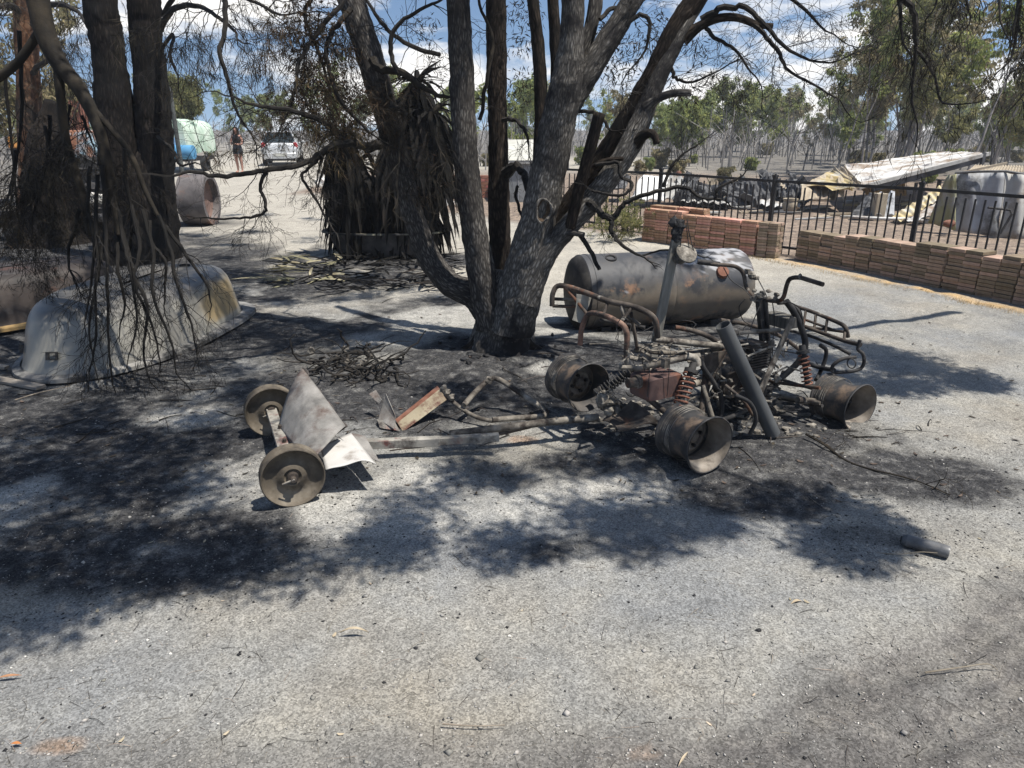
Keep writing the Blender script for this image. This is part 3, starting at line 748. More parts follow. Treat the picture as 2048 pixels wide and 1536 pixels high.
# sawn and burnt stubs
stem('stub', px_pts([(1140, 455, 4.88, 24), (1158, 380, 4.84, 24), (1180, 300, 4.8, 24), (1199, 226, 4.77, 25)]), B_brown, tree, seg=16, step=0.03, seed=61)
stem('stub', px_pts([(1265, 290, 4.9, 30), (1285, 272, 4.84, 22), (1300, 266, 4.8, 18), (1310, 274, 4.77, 15), (1313, 288, 4.76, 13)]), B_brown, tree, seg=14, step=0.02, seed=62)
stem('stub', px_pts([(1290, 215, 4.9, 26), (1318, 196, 4.86, 17), (1350, 186, 4.82, 15), (1382, 186, 4.78, 14)]), B_pale, tree, seg=14, step=0.02, seed=63)
stem('stub', px_pts([(1365, 80, 4.98, 30), (1400, 52, 4.95, 19), (1440, 36, 4.92, 17), (1478, 36, 4.9, 16), (1515, 50, 4.88, 14), (1546, 52, 4.86, 11)]), B_brown, tree, seg=14, step=0.025, seed=64)
stem('stub', px_pts([(1190, 335, 4.9, 18), (1210, 322, 4.85, 11), (1246, 317, 4.8, 9)]), B_brown, tree, seg=10, step=0.02, seed=65)
stem('stub', px_pts([(1105, 482, 4.95, 26), (1120, 470, 4.9, 15), (1145, 466, 4.86, 12), (1168, 470, 4.82, 11)]), B_mid, tree, seg=12, step=0.02, seed=66)
# knot hole: raised lip round a dark hollow
kc = P(1087, 421, 4.86); kd = ray(1087, 421).normalized() * -1
mb = MB(); up = Vector((0.12, 0, 1)).normalized(); sd_ = up.cross(kd).normalized(); sc = pxm(kc)
ring = []
for k in range(22):
    a = 2 * math.pi * k / 22; j = 1 + 0.1 * math.sin(3 * a + 1)
    ring.append(kc + sd_ * math.cos(a) * 15 * sc * j + up * math.sin(a) * 23 * sc * j + kd * (0.001 + 0.005 * math.sin(5 * a)))
mb.tube(ring, [0.0085 + 0.003 * math.sin(k * 1.7) for k in range(22)], 8, closed=True)
obj('knot_lip', mb, mat('knot lip', [(0.05, 0.045, 0.04), (0.20, 0.185, 0.165)], scale=30, bump=0.8, bscale=90), tree, smooth=True)
mb = MB()
mb.grid(lambda a, b: kc + sd_ * math.cos(a * 2 * math.pi) * 15 * sc * b + up * math.sin(a * 2 * math.pi) * 22 * sc * b + kd * (0.002 - 0.03 * (1 - b * b) + 0.004 * math.sin(9 * a + 20 * b)), 20, 5)
obj('knot_hollow', mb, mat('rotten wood', [(0.03, 0.022, 0.016), (0.12, 0.08, 0.05)], scale=40, bump=0.8), tree, smooth=True)

# branches and twigs of the middle tree (each branch with its own twigs is one part)
TIPS = []
def bpart(parent, name, spec, m=M_branch, tips=None, **kw):
    mb = MB(); branch(mb, spec, rnd, tips=tips, **kw); return obj(name, mb, m, parent, smooth=True)
tl_ = []
bpart(tree, 'branch', [(770, 285, 5.55, 22), (735, 292, 5.35, 17), (690, 287, 5.15, 15), (655, 297, 5.0, 13), (615, 325, 4.9, 12), (560, 338, 4.85, 11), (505, 346, 4.8, 10), (440, 352, 4.75, 9), (385, 344, 4.7, 7), (345, 352, 4.65, 5)], twigs=9, tl=0.34, tr=0.004, depth=2, droop=0.10, t0=0.35, tips=tl_)
bpart(tree, 'branch', [(532, 345, 4.83, 8), (520, 375, 4.8, 7), (531, 405, 4.78, 7), (525, 428, 4.76, 6), (480, 436, 4.72, 5), (425, 438, 4.7, 4)], twigs=7, tl=0.22, tr=0.003, depth=2, droop=0.1)
bpart(tree, 'branch', [(655, 300, 5.0, 7), (632, 325, 4.97, 6), (605, 345, 4.95, 6), (607, 360, 4.95, 6), (632, 400, 4.93, 5), (655, 440, 4.92, 4), (668, 462, 4.9, 3)], twigs=8, tl=0.22, tr=0.003, depth=2, droop=0.08)
bpart(tree, 'branch', [(700, 320, 5.2, 8), (660, 255, 5.1, 10), (600, 225, 5.0, 10), (540, 215, 4.95, 8), (500, 208, 4.9, 6), (470, 195, 4.9, 4)], twigs=9, tl=0.4, tr=0.004, depth=2, droop=0.03, tips=tl_)
bpart(tree, 'branch', [(448, -20, 5.1, 12), (452, 50, 5.05, 10), (440, 105, 5.0, 9), (455, 160, 5.0, 8), (470, 215, 5.0, 6), (490, 250, 5.0, 4)], twigs=11, tl=0.45, tr=0.004, depth=2, droop=0.05, tips=tl_)
bpart(tree, 'branch', [(745, 120, 5.6, 20), (760, 140, 5.5, 16), (800, 145, 5.4, 15), (840, 170, 5.3, 12), (875, 190, 5.2, 9), (900, 195, 5.2, 5)], m=M_hang, twigs=7, tl=0.35, tr=0.004, depth=2)
bpart(tree, 'branch', [(800, 155, 5.4, 9), (780, 105, 5.4, 10), (790, 55, 5.4, 9), (840, 20, 5.4, 7), (880, 0, 5.4, 5)], twigs=8, tl=0.4, tr=0.004, depth=2)
bpart(tree, 'branch', [(880, 110, 5.6, 9), (820, 90, 5.7, 9), (770, 55, 5.8, 8), (740, 10, 5.9, 7), (720, -40, 6, 6)], twigs=9, tl=0.5, tr=0.004, depth=2, tips=tl_)
bpart(tree, 'branch', [(700, 20, 5.6, 12), (660, 70, 5.5, 10), (655, 130, 5.4, 9), (680, 200, 5.35, 8), (730, 255, 5.3, 6), (745, 270, 5.3, 4)], twigs=12, tl=0.45, tr=0.004, depth=2, droop=0.06, tips=TIPS)
bpart(tree, 'branch', [(690, 0, 5.5, 10), (640, 60, 5.4, 9), (600, 120, 5.3, 8), (590, 180, 5.2, 6), (575, 230, 5.2, 4)], twigs=14, tl=0.42, tr=0.004, depth=2, droop=0.10, tips=TIPS)
bpart(tree, 'branch', [(640, -30, 5.8, 10), (610, 30, 5.8, 8), (640, 110, 5.7, 7), (660, 190, 5.7, 5)], twigs=14, tl=0.42, tr=0.004, depth=2, droop=0.10, tips=TIPS)
# dead tangle hanging in front of the spiky plant
bpart(tree, 'branch', [(880, 210, 5.2, 12), (860, 235, 5.1, 9), (870, 270, 5.05, 8), (880, 310, 5.0, 6), (860, 345, 5.0, 4)], m=M_hang, twigs=12, tl=0.42, tr=0.0035, depth=2, droop=0.16, wob=0.42)
bpart(tree, 'branch', [(780, 215, 5.5, 10), (810, 225, 5.3, 8), (800, 290, 5.1, 6), (795, 350, 5.0, 4)], m=M_hang, twigs=10, tl=0.38, tr=0.003, depth=2, droop=0.14, wob=0.45)
bpart(tree, 'branch', [(960, 240, 5.2, 8), (975, 150, 5.25, 8), (985, 80, 5.3, 7), (960, 10, 5.3, 6), (955, -40, 5.3, 5)], m=M_hang, twigs=5, tl=0.3, tr=0.003, depth=1)
bpart(tree, 'branch', [(1005, 240, 5.5, 10), (1030, 240, 5.4, 8), (1050, 262, 5.3, 7), (1058, 290, 5.25, 4)], twigs=7, tl=0.25, tr=0.003, depth=2, droop=0.12)
bpart(tree, 'branch', [(1012, 345, 5.5, 26), (1030, 332, 5.4, 17), (1045, 345, 5.3, 15), (1055, 372, 5.2, 14), (1065, 395, 5.15, 14)], twigs=0)
bpart(tree, 'branch', [(1035, 370, 5.2, 7), (1032, 395, 5.2, 6), (1040, 420, 5.2, 6), (1048, 450, 5.2, 4)], twigs=3, tl=0.15, tr=0.003, depth=1, droop=0.1)
# right-hand hook and burnt side branches
bpart(tree, 'branch', [(1160, 405, 4.92, 12), (1180, 408, 4.85, 14), (1200, 425, 4.8, 14), (1225, 436, 4.76, 13), (1245, 410, 4.74, 10), (1280, 392, 4.7, 9), (1330, 380, 4.66, 8), (1372, 375, 4.62, 8), (1400, 395, 4.6, 6), (1440, 398, 4.58, 5)], twigs=6, tl=0.2, tr=0.0035, depth=1)
bpart(tree, 'branch', [(1225, 436, 4.76, 11), (1222, 455, 4.74, 10), (1230, 475, 4.72, 9), (1250, 495, 4.7, 7), (1280, 510, 4.68, 5)], twigs=5, tl=0.2, tr=0.003, depth=1)
bpart(tree, 'branch', [(1190, 330, 4.85, 8), (1235, 325, 4.8, 8), (1240, 350, 4.78, 7), (1265, 370, 4.76, 7), (1245, 390, 4.75, 6), (1210, 388, 4.76, 6), (1185, 382, 4.8, 5)], twigs=6, tl=0.2, tr=0.003, depth=1)
bpart(tree, 'branch', [(1325, 375, 4.66, 7), (1345, 330, 4.66, 6), (1370, 305, 4.66, 4), (1395, 290, 4.66, 3)], twigs=5, tl=0.2, tr=0.003, depth=1, droop=-0.04)
bpart(tree, 'branch', [(1430, 395, 4.58, 6), (1440, 375, 4.58, 6), (1480, 355, 4.56, 4)], twigs=2, tl=0.12, tr=0.003, depth=1, droop=-0.04)
bpart(tree, 'branch', [(1128, 470, 4.9, 9), (1160, 470, 4.86, 10), (1185, 510, 4.82, 9), (1200, 540, 4.8, 8)], twigs=0)
bpart(tree, 'branch', [(1282, 512, 4.7, 4), (1330, 500, 4.7, 4), (1380, 505, 4.7, 3), (1400, 512, 4.7, 3)], twigs=3, tl=0.12, tr=0.002, depth=1)
bpart(tree, 'branch', [(1125, 240, 5.0, 9), (1160, 222, 5.0, 8), (1200, 232, 5.0, 8), (1215, 255, 5.0, 6)], twigs=5, tl=0.25, tr=0.003, depth=1, droop=-0.05)
# long fine sprays towards the right
for spec, tw in (([(1400, 40, 4.95, 14), (1440, 20, 4.9, 13), (1490, 15, 4.85, 11), (1530, 50, 4.8, 9), (1570, 95, 4.75, 7), (1620, 120, 4.7, 5), (1660, 125, 4.68, 4)], 20),
                 ([(1500, 45, 4.88, 10), (1535, 75, 4.85, 9), (1560, 110, 4.8, 8), (1575, 140, 4.8, 6), (1620, 165, 4.78, 5), (1680, 200, 4.75, 3)], 18),
                 ([(1410, 55, 4.95, 9), (1430, 75, 4.95, 8), (1470, 100, 4.95, 6), (1500, 140, 4.95, 4)], 12),
                 ([(1330, 120, 4.95, 9), (1345, 140, 4.95, 8), (1350, 155, 4.95, 7), (1380, 165, 4.95, 5), (1420, 150, 4.95, 4)], 12),
                 ([(1240, 60, 5.0, 9), (1280, 30, 5.0, 9), (1300, 50, 5.0, 8), (1290, 100, 5.0, 5), (1270, 130, 5.0, 4)], 13),
                 ([(1440, -60, 5.0, 12), (1520, -40, 5.0, 9), (1600, 10, 5.0, 7), (1650, 60, 5.0, 4)], 14),
                 ([(1200, 40, 5.05, 9), (1225, 15, 5.1, 9), (1260, 20, 5.1, 7), (1300, -10, 5.1, 5)], 8)):
    bpart(tree, 'branch', spec, twigs=int(tw * 0.8), tl=0.40, tr=0.0026, depth=2, droop=0.03, tips=tl_, wob=0.3)
V, F = needles_at(TIPS, 7, 0.04, 0.09, 0.005, droop=0.6, spread=0.8)
obj_np('foliage', V, F, M_leafdry, tree)
V, F = needles_at(tl_, 2, 0.015, 0.04, 0.003, droop=0.5, spread=0.8)
obj_np('foliage', V, F, M_needle, tree)
# scorched leaf masses that still hang on it
cl = [P(u, v, y) for (u, v, y) in ((650, 40, 5.5), (620, 100, 5.4), (670, 90, 5.6), (640, 160, 5.4), (685, 170, 5.5), (610, 60, 5.6), (660, 230, 5.4), (700, 250, 5.5), (625, 215, 5.4), (590, 20, 5.7), (720, 200, 5.9))]
V, F = clump_leaves(cl, [0.17] * len(cl), 170, 0.03, 0.06, 0.22, 0.5, 1.1)
obj_np('foliage', V, F, M_leafdry, tree)
cl = [P(u, v, y) for (u, v, y) in ((1215, 130, 5.1), (1240, 90, 5.2), (1260, 150, 5.2), (1280, 80, 5.1), (1205, 65, 5.2), (1050, 160, 5.6), (1040, 90, 5.6), (1060, 30, 5.5), (1030, 20, 5.6), (1390, 90, 5.0), (1365, 185, 4.95), (1425, 165, 4.95), (1310, 60, 5.1), (870, 120, 5.6), (850, 60, 5.7), (1035, 190, 5.7))]
V, F = clump_leaves(cl, [0.12] * len(cl), 90, 0.03, 0.06, 0.16, 0.6, 1.0)
obj_np('foliage', V, F, M_needle, tree)

# crown overhead, out of the photograph's top edge: unseen leaf clumps placed to throw the dappled shade
def shade_spot(u, v, h): return Z(u, v) + SUNV * (h / SUNV.z)
def shade_canopy(parent, spots, per=560, name='crown', m=None, l0=0.05, l1=0.10, w=0.28):
    rn = random.Random(4); C = []; RR = []
    for (u, v, rpx, h) in spots:
        c = shade_spot(u, v, h); g = Z(u, v); rad = rpx * pxm(g)
        k = max(1, int(rad / 0.16))
        for i in range(k * 2):
            a = rn.uniform(0, 6.28); q = rad * math.sqrt(rn.random()) * 0.85
            C.append((c.x + math.cos(a) * q, c.y + math.sin(a) * q, c.z + rn.uniform(-0.4, 0.4))); RR.append(rn.uniform(0.14, 0.26))
    V, F = clump_leaves(C, RR, per // 2, l0, l1, w, 0.4, 0.8)
    o = obj_np(name, V, F, m or M_leafdry, parent)
    mb = MB()
    for i in range(0, len(C), 2):
        c = Vector(C[i]); b = c + Vector((rn.uniform(-.5, .5), rn.uniform(-.3, .5), rn.uniform(0.1, 0.6)))
        mb.tube([b, b.lerp(c, 0.5) + Vector((0, 0, 0.05)), c], [0.014, 0.009, 0.004], 4, cap=False)
    obj('shade_branches', mb, M_branch, parent)
main_spots = [(1180, 1040, 70, 3.6), (1260, 1020, 75, 3.7), (1330, 1055, 75, 3.8), (1400, 1030, 60, 3.9), (1240, 1075, 50, 3.6), (1460, 1050, 40, 3.8),
  (900, 1085, 90, 3.7), (800, 1100, 80, 3.8), (980, 1060, 70, 3.7), (720, 1085, 70, 3.9), (870, 1020, 40, 3.9),
  (1010, 960, 55, 3.9), (1060, 880, 60, 4.0), (960, 900, 50, 4.1), (880, 930, 40, 4.1), (1200, 930, 60, 4.0), (1280, 960, 40, 4.0),
  (820, 800, 90, 4.2), (700, 760, 90, 4.3), (930, 780, 80, 4.2), (1040, 790, 60, 4.3), (900, 690, 90, 4.4), (760, 660, 90, 4.5), (640, 690, 80, 4.5), (1100, 690, 60, 4.6),
  (1300, 640, 80, 4.8), (1420, 600, 70, 4.9), (1200, 620, 70, 4.8), (1350, 720, 80, 4.5), (1480, 700, 60, 4.5), (1250, 800, 80, 4.2), (1400, 820, 60, 4.2), (1520, 820, 60, 4.2), (860, 570, 60, 5.0)]
shade_canopy(tree, [q for i, q in enumerate(main_spots) if q[1] > 900 or i % 3], per=480)
right_spots = [(1740, 700, 55, 3.9), (1800, 720, 60, 3.9), (1830, 765, 60, 3.7), (1780, 775, 60, 3.8), (1930, 765, 40, 3.7), (1700, 760, 45, 3.9), (1760, 730, 80, 3.8), (1850, 745, 70, 3.8), (1700, 700, 60, 3.9), (1900, 755, 50, 3.8), (1640, 720, 50, 4.0), (1715, 1085, 42, 3.3), (1750, 1115, 26, 3.3), (1675, 1040, 45, 3.4), (1620, 1010, 30, 3.4), (1580, 680, 40, 4.0)]

# ---------------------------------------------------------------- twin-trunked tree on the left
rnd = random.Random(23)
ltree = thing('twin_trunk_tree', 'thick dark twin-trunked tree on the left behind the upturned pale tub', 'tree', (-4.75, 9.2, 0))
stem('trunk', px_pts([(282, 545, 9.15, 175), (285, 515, 9.15, 150), (288, 480, 9.15, 138), (288, 430, 9.15, 126), (284, 385, 9.15, 108), (282, 340, 9.15, 80), (281, 300, 9.15, 40)]), B_left, ltree, seg=44, step=0.04, lump=0.12, ridge=0.3, seed=71, flare=0.30)
stem('limb', px_pts([(262, 480, 9.1, 90), (255, 400, 9.1, 84), (243, 320, 9.1, 80), (232, 230, 9.1, 76), (221, 140, 9.1, 64), (209, 60, 9.1, 63), (198, -10, 9.1, 63), (180, -200, 9.2, 62), (160, -480, 9.4, 40)]), B_left, ltree, seg=32, step=0.05, lump=0.08, ridge=0.24, seed=73)
stem('limb', px_pts([(312, 480, 9.2, 84), (313, 400, 9.2, 72), (311, 320, 9.2, 68), (306, 230, 9.2, 70), (299, 140, 9.2, 64), (292, 60, 9.2, 62), (287, -10, 9.2, 62), (275, -200, 9.3, 60), (270, -480, 9.5, 40)]), B_left, ltree, seg=32, step=0.05, lump=0.08, ridge=0.24, seed=79)
lt = []
bpart(ltree, 'branch', [(320, 60, 9.1, 12), (345, 20, 8.8, 12), (390, 10, 8.4, 10), (430, 30, 8.0, 8), (470, 60, 7.7, 6)], twigs=10, tl=0.7, tr=0.006, depth=2, droop=0.10, tips=lt)
bpart(ltree, 'branch', [(325, 30, 9.1, 10), (360, -20, 8.5, 10), (430, -20, 8, 9), (500, 0, 7.6, 7), (560, 30, 7.2, 5)], twigs=11, tl=0.7, tr=0.006, depth=2, droop=0.10, tips=lt)
bpart(ltree, 'branch', [(318, 110, 9.0, 8), (345, 70, 8.8, 7), (340, 110, 8.6, 6), (350, 140, 8.4, 4)], twigs=8, tl=0.5, tr=0.005, depth=2, droop=0.1)
bpart(ltree, 'branch', [(300, 260, 9.1, 8), (345, 300, 8.9, 6), (360, 330, 8.8, 5), (390, 325, 8.7, 3)], twigs=7, tl=0.5, tr=0.004, depth=2, droop=0.0)
V, F = needles_at(lt, 5, 0.10, 0.22, 0.006, droop=0.9, spread=0.5)
obj_np('foliage', V, F, M_needle, ltree)
left_spots = []
rn = random.Random(8)
for v0 in range(560, 1300, 58):
    for u0 in range(-160, 700, 95):
        u = u0 + rn.uniform(-45, 45); v = v0 + rn.uniform(-25, 25)
        lim = 1240 - 0.13 * u if u < 540 else 1110
        if v > lim: continue
        if rn.random() < (0.26 if v < 900 else 0.13) or (430 < u < 800 and 820 < v < 1045) or (600 < u < 720 and v > 1060): continue
        left_spots.append((u, v, 78 if v > 800 else 66, 3.5 + 1.8 * (1250 - v) / 700))
for (u, v, r_) in ((380, 470, 40), (450, 490, 45), (520, 460, 35), (600, 480, 35), (560, 520, 40), (480, 545, 45), (650, 545, 40), (720, 560, 40), (420, 520, 45), (150, 480, 60), (60, 490, 60), (240, 500, 50), (0, 520, 60), (330, 500, 50), (620, 440, 25), (540, 430, 22), (460, 432, 25), (800, 585, 40), (880, 600, 40), (340, 560, 50), (120, 600, 70), (220, 620, 70), (320, 600, 60), (400, 620, 55), (150, 680, 80), (260, 690, 70), (80, 660, 70), (350, 670, 60), (440, 590, 50), (60, 720, 60), (200, 560, 60)):
    left_spots.append((u, v, r_, 4.8))
shade_canopy(ltree, left_spots, per=420)  # unseen clumps placed to shade the tubs and the left ground

# ---------------------------------------------------------------- dead branch hanging over the tub (near)
hb = thing('hanging_dead_branch', 'brown dead branch drooping from above with bare twigs fanned over the pale tub', 'branch', P(200, 330, 4.6))
for spec, m_ in (([(-160, -620, 5.3, 80), (-20, -330, 5.1, 60), (50, -140, 4.95, 50), (76, 0, 4.85, 44), (92, 70, 4.8, 40), (118, 125, 4.75, 34), (160, 180, 4.7, 28), (195, 250, 4.62, 24), (215, 330, 4.55, 20), (228, 400, 4.5, 18), (240, 470, 4.45, 14)], M_hang),
                 ([(115, 120, 4.75, 20), (122, 200, 4.7, 18), (132, 280, 4.66, 17), (150, 340, 4.6, 16), (168, 400, 4.55, 14), (178, 470, 4.5, 10)], M_hang),
                 ([(170, 200, 4.68, 13), (215, 250, 4.62, 12), (262, 310, 4.58, 11), (290, 380, 4.54, 10), (320, 440, 4.5, 7)], M_hang),
                 ([(88, 50, 4.82, 18), (58, 95, 4.8, 17), (35, 125, 4.8, 17), (5, 150, 4.8, 17), (-60, 190, 4.8, 16)], M_hang)):
    pts = px_pts(spec); A = catmull(pts, 6)
    mb = MB(); mb.tube([a[:3] for a in A], [a[3] for a in A], 10)
    obj('bough', mb, m_, hb, smooth=True)
ht = []
for (u0, v0, u1, v1, y) in ((178, 330, 170, 640, 4.42), (196, 350, 186, 720, 4.36), (205, 330, 225, 770, 4.3), (222, 380, 178, 745, 4.34), (232, 400, 262, 700, 4.32), (240, 440, 240, 650, 4.36), (246, 460, 300, 765, 4.28),
                            (262, 410, 320, 720, 4.32), (285, 420, 352, 745, 4.3), (300, 440, 330, 600, 4.42), (318, 430, 390, 690, 4.38), (330, 450, 420, 600, 4.46), (250, 300, 270, 560, 4.5), (160, 420, 150, 560, 4.6)):
    mb = MB()
    um, vm = (u0 + u1) / 2 + rnd.uniform(-22, 22), (v0 + v1) / 2
    branch(mb, [(u0, v0, 4.5, 8), (u0 * .72 + u1 * .28 + rnd.uniform(-8, 8), v0 * .72 + v1 * .28, (4.5 + y) / 2, 7.5), (um, vm, y, 6.5), (um * .4 + u1 * .6 + rnd.uniform(-12, 12), vm * .4 + v1 * .6, y, 4.5), (u1, v1, y, 3)],
           rnd, twigs=7, tl=0.24, tr=0.0036, depth=2, droop=0.16, t0=0.25, spread=0.75, child=0.6, wob=0.22)
    obj('twig', mb, M_twig, hb, smooth=True)
for (u0, v0, u1, v1, y, w) in ((100, 230, 60, 450, 4.9, 8), (40, 60, 20, 420, 5.1, 9), (90, 250, 110, 420, 4.8, 7), (10, 150, 40, 480, 5.0, 7), (140, 210, 95, 330, 4.8, 6), (30, 300, 0, 440, 4.9, 6), (165, 230, 190, 300, 4.7, 7), (60, 330, 40, 460, 5, 6)):
    bpart(hb, 'twig', [(u0, v0, y, w), ((u0 + u1) / 2 + rnd.uniform(-14, 14), (v0 + v1) / 2, y, w * .7), (u1, v1, y, w * .3)], m=M_twig, twigs=10, tl=0.34, tr=0.0035, depth=2, droop=0.14, tips=ht)
V, F = needles_at(ht, 3, 0.03, 0.08, 0.004, droop=0.7, spread=0.8)
obj_np('foliage', V, F, M_needle, hb)

# ---------------------------------------------------------------- dark drooping branch at the upper right
ob = thing('overhanging_branch', 'dark drooping branch with needle clumps hanging into the upper right corner', 'branch', P(1830, 100, 5.0))
ot = []
bpart(ob, 'limb', [(1740, -158, 5.02, 8), (1770, -165, 5.05, 12), (1900, -172, 5.2, 15), (2060, -178, 5.25, 18), (2300, -230, 5.4, 24), (2700, -420, 5.8, 30)], twigs=0, seg=12)
bpart(ob, 'bough', [(1768, -160, 5.02, 18), (1780, -80, 4.8, 16), (1800, -10, 4.8, 13), (1826, 22, 4.8, 12), (1830, 70, 4.8, 9), (1832, 100, 4.8, 8), (1826, 150, 4.8, 6), (1824, 200, 4.8, 5), (1835, 250, 4.8, 3)], twigs=11, tl=0.34, tr=0.0032, depth=2, droop=0.10, tips=ot)
bpart(ob, 'bough', [(1832, 100, 4.8, 7), (1850, 120, 4.8, 6), (1870, 155, 4.8, 5), (1885, 205, 4.8, 4), (1940, 207, 4.8, 2.5)], twigs=7, tl=0.3, tr=0.003, depth=2, droop=0.06)
bpart(ob, 'bough', [(1795, -40, 4.9, 9), (1802, 30, 4.9, 7), (1805, 80, 4.9, 5), (1822, 112, 4.9, 4)], twigs=8, tl=0.3, tr=0.003, depth=2, droop=0.12, tips=ot)
for (u, v) in ((1885, -40), (1930, -30), (2000, -10), (2040, 10), (2035, 70), (2055, 120)):
    bpart(ob, 'bough', [(u + 14, -172, 5.2, 10), (u, v - 30, 5.1, 7), (u + rnd.uniform(-18, 18), v + 50, 5.0, 4)], twigs=3, tl=0.30, tr=0.0028, depth=2, droop=0.14, tips=ot)
V, F = needles_at(ot, 1, 0.06, 0.14, 0.005, droop=1.0, spread=0.5)
obj_np('foliage', V, F, M_needle, ob)
cl = [P(u, v, 5.1) for (u, v) in ((1905, 8), (1935, 14), (2020, 10), (2045, 50), (2045, 130))]
V, F = clump_leaves(cl, [0.11] * len(cl), 110, 0.05, 0.10, 0.08, 1.2, 1.0)
obj_np('foliage', V, F, M_needle, ob)
shade_canopy(ob, right_spots, per=1000)  # unseen clumps placed to shade the ground right of the quad

# ---------------------------------------------------------------- eucalypts behind
def tube_np(pts, r, seg=5):
    V = []; F = []
    mbx = MB(); mbx.tube(pts, r, seg, cap=False); return mbx
def gum(seed, h, spread, nstem=2, base=0.16, dens=1.0, low=0.10, leaf=0.27, slim=1.0, lod=False):
    rn = random.Random(seed); mb = MB(); cl = []; rr = []
    def limb(p, d, ln, r, dep):
        pts = [p.copy()]; rs = [r]; n = 6
        for i in range(n):
            d = (d + Vector((rn.gauss(0, .10), rn.gauss(0, .10), rn.gauss(0.02, .06)))).normalized()
            p = p + d * ln / n; pts.append(p.copy()); rs.append(r * (1 - 0.62 * (i + 1) / n))
            if dep > 0 and i >= (1 if low < 0.15 else 2) and rn.random() < 0.8:
                a = rn.uniform(0, 6.28); sd = Vector((math.cos(a), math.sin(a), 0.35))
                limb(p.copy(), (d * 0.75 + sd * 0.65 * spread).normalized(), ln * rn.uniform(0.32, 0.55), rs[-1] * 0.55, dep - 1)
            if dep <= 1 and p.z > h * low and i >= 2 and rn.random() < 0.75 * dens:
                cl.append(p + Vector((rn.gauss(0, .15), rn.gauss(0, .15), rn.gauss(0, .1)))); rr.append(rn.uniform(0.22, 0.50) * (0.75 + 0.03 * h))
        if lod: mb.tube(pts[::3], rs[::3], 4 if r > 0.04 else 3, cap=False)
        else: mb.tube(pts, rs, 6 if r > 0.04 else 4, cap=False)
        cl.append(p); rr.append(rn.uniform(0.25, 0.5) * (0.75 + 0.03 * h))
    for s in range(nstem):
        a = rn.uniform(0, 6.28)
        limb(Vector((math.cos(a) * base * 0.8 * (nstem > 1), math.sin(a) * base * 0.8 * (nstem > 1), -0.1)), Vector((math.cos(a) * 0.18 * slim, math.sin(a) * 0.18 * slim, 1)).normalized(), h * rn.uniform(0.82, 1.0), base * rn.uniform(0.7, 1.0), 2)
    V, F = clump_leaves([c[:] for c in cl], rr, max(12, int(40 * dens)), leaf * 0.7, leaf * 1.3, 0.36, 0.9, 0.75)
    tv = np.array(mb.v); tf = np.array(mb.f)
    return tv, tf, V, F
PROTO = [gum(101, 6.0, 1.0, 2, 0.10), gum(102, 7.0, 0.9, 1, 0.12), gum(103, 5.4, 1.15, 3, 0.09), gum(104, 6.5, 1.0, 2, 0.10, 0.8),
         gum(105, 7.0, 0.9, 2, 0.085, 0.8, 0.12, 0.25), gum(106, 7.5, 0.8, 1, 0.10, 0.8, 0.12, 0.25), gum(107, 6.4, 1.0, 3, 0.07, 0.75, 0.06, 0.24), gum(108, 3.4, 1.3, 4, 0.06, 1.4, 0.1, 0.16)]
PROTO_FAR = [gum(201, 6.0, 1.0, 2, 0.10, lod=True), gum(202, 7.0, 0.9, 1, 0.12, lod=True), gum(203, 5.4, 1.15, 3, 0.09, lod=True), gum(204, 6.5, 1.0, 2, 0.10, 0.9, lod=True)]
M_gumtrunk = mat('gum trunk', [(0.09, 0.085, 0.08), (0.24, 0.225, 0.21), (0.44, 0.40, 0.36)], scale=1.1, bump=0.3, bscale=20, stretch=(3, 3, 0.6), dirt=((0.04, 0.038, 0.036), 0.7, 0.54, 0.64))
PM = {}
def top_scale(k, u, v, y): return P(u, v, y).z / float(np.percentile(PROTO[k][2][:, 2], 98))
def gum_tree(k, x, y, s, rz, crown_mat, label, group=None, name='gum_tree'):
    t = thing(name, label, 'tree', (x, y, 0), group, rz)
    for part, ai, fi, m_ in (('trunk', 0, 1, M_gumtrunk), ('crown', 2, 3, crown_mat)):
        key = (k, part, m_.name)
        if key not in PM:
            PM[key] = raw_mesh(part, PROTO[k][ai], PROTO[k][fi], smooth=(part == 'trunk')); PM[key].materials.append(m_)
        o = bpy.data.objects.new(part, PM[key]); COL.objects.link(o); o.parent = t; o.scale = (s, s, s)
    return t
GR = 'gum trees round the burnt yard'
def at_u(u, y):
    return (u - 1024) / FPX * (y * _c + CAM_H * _s)
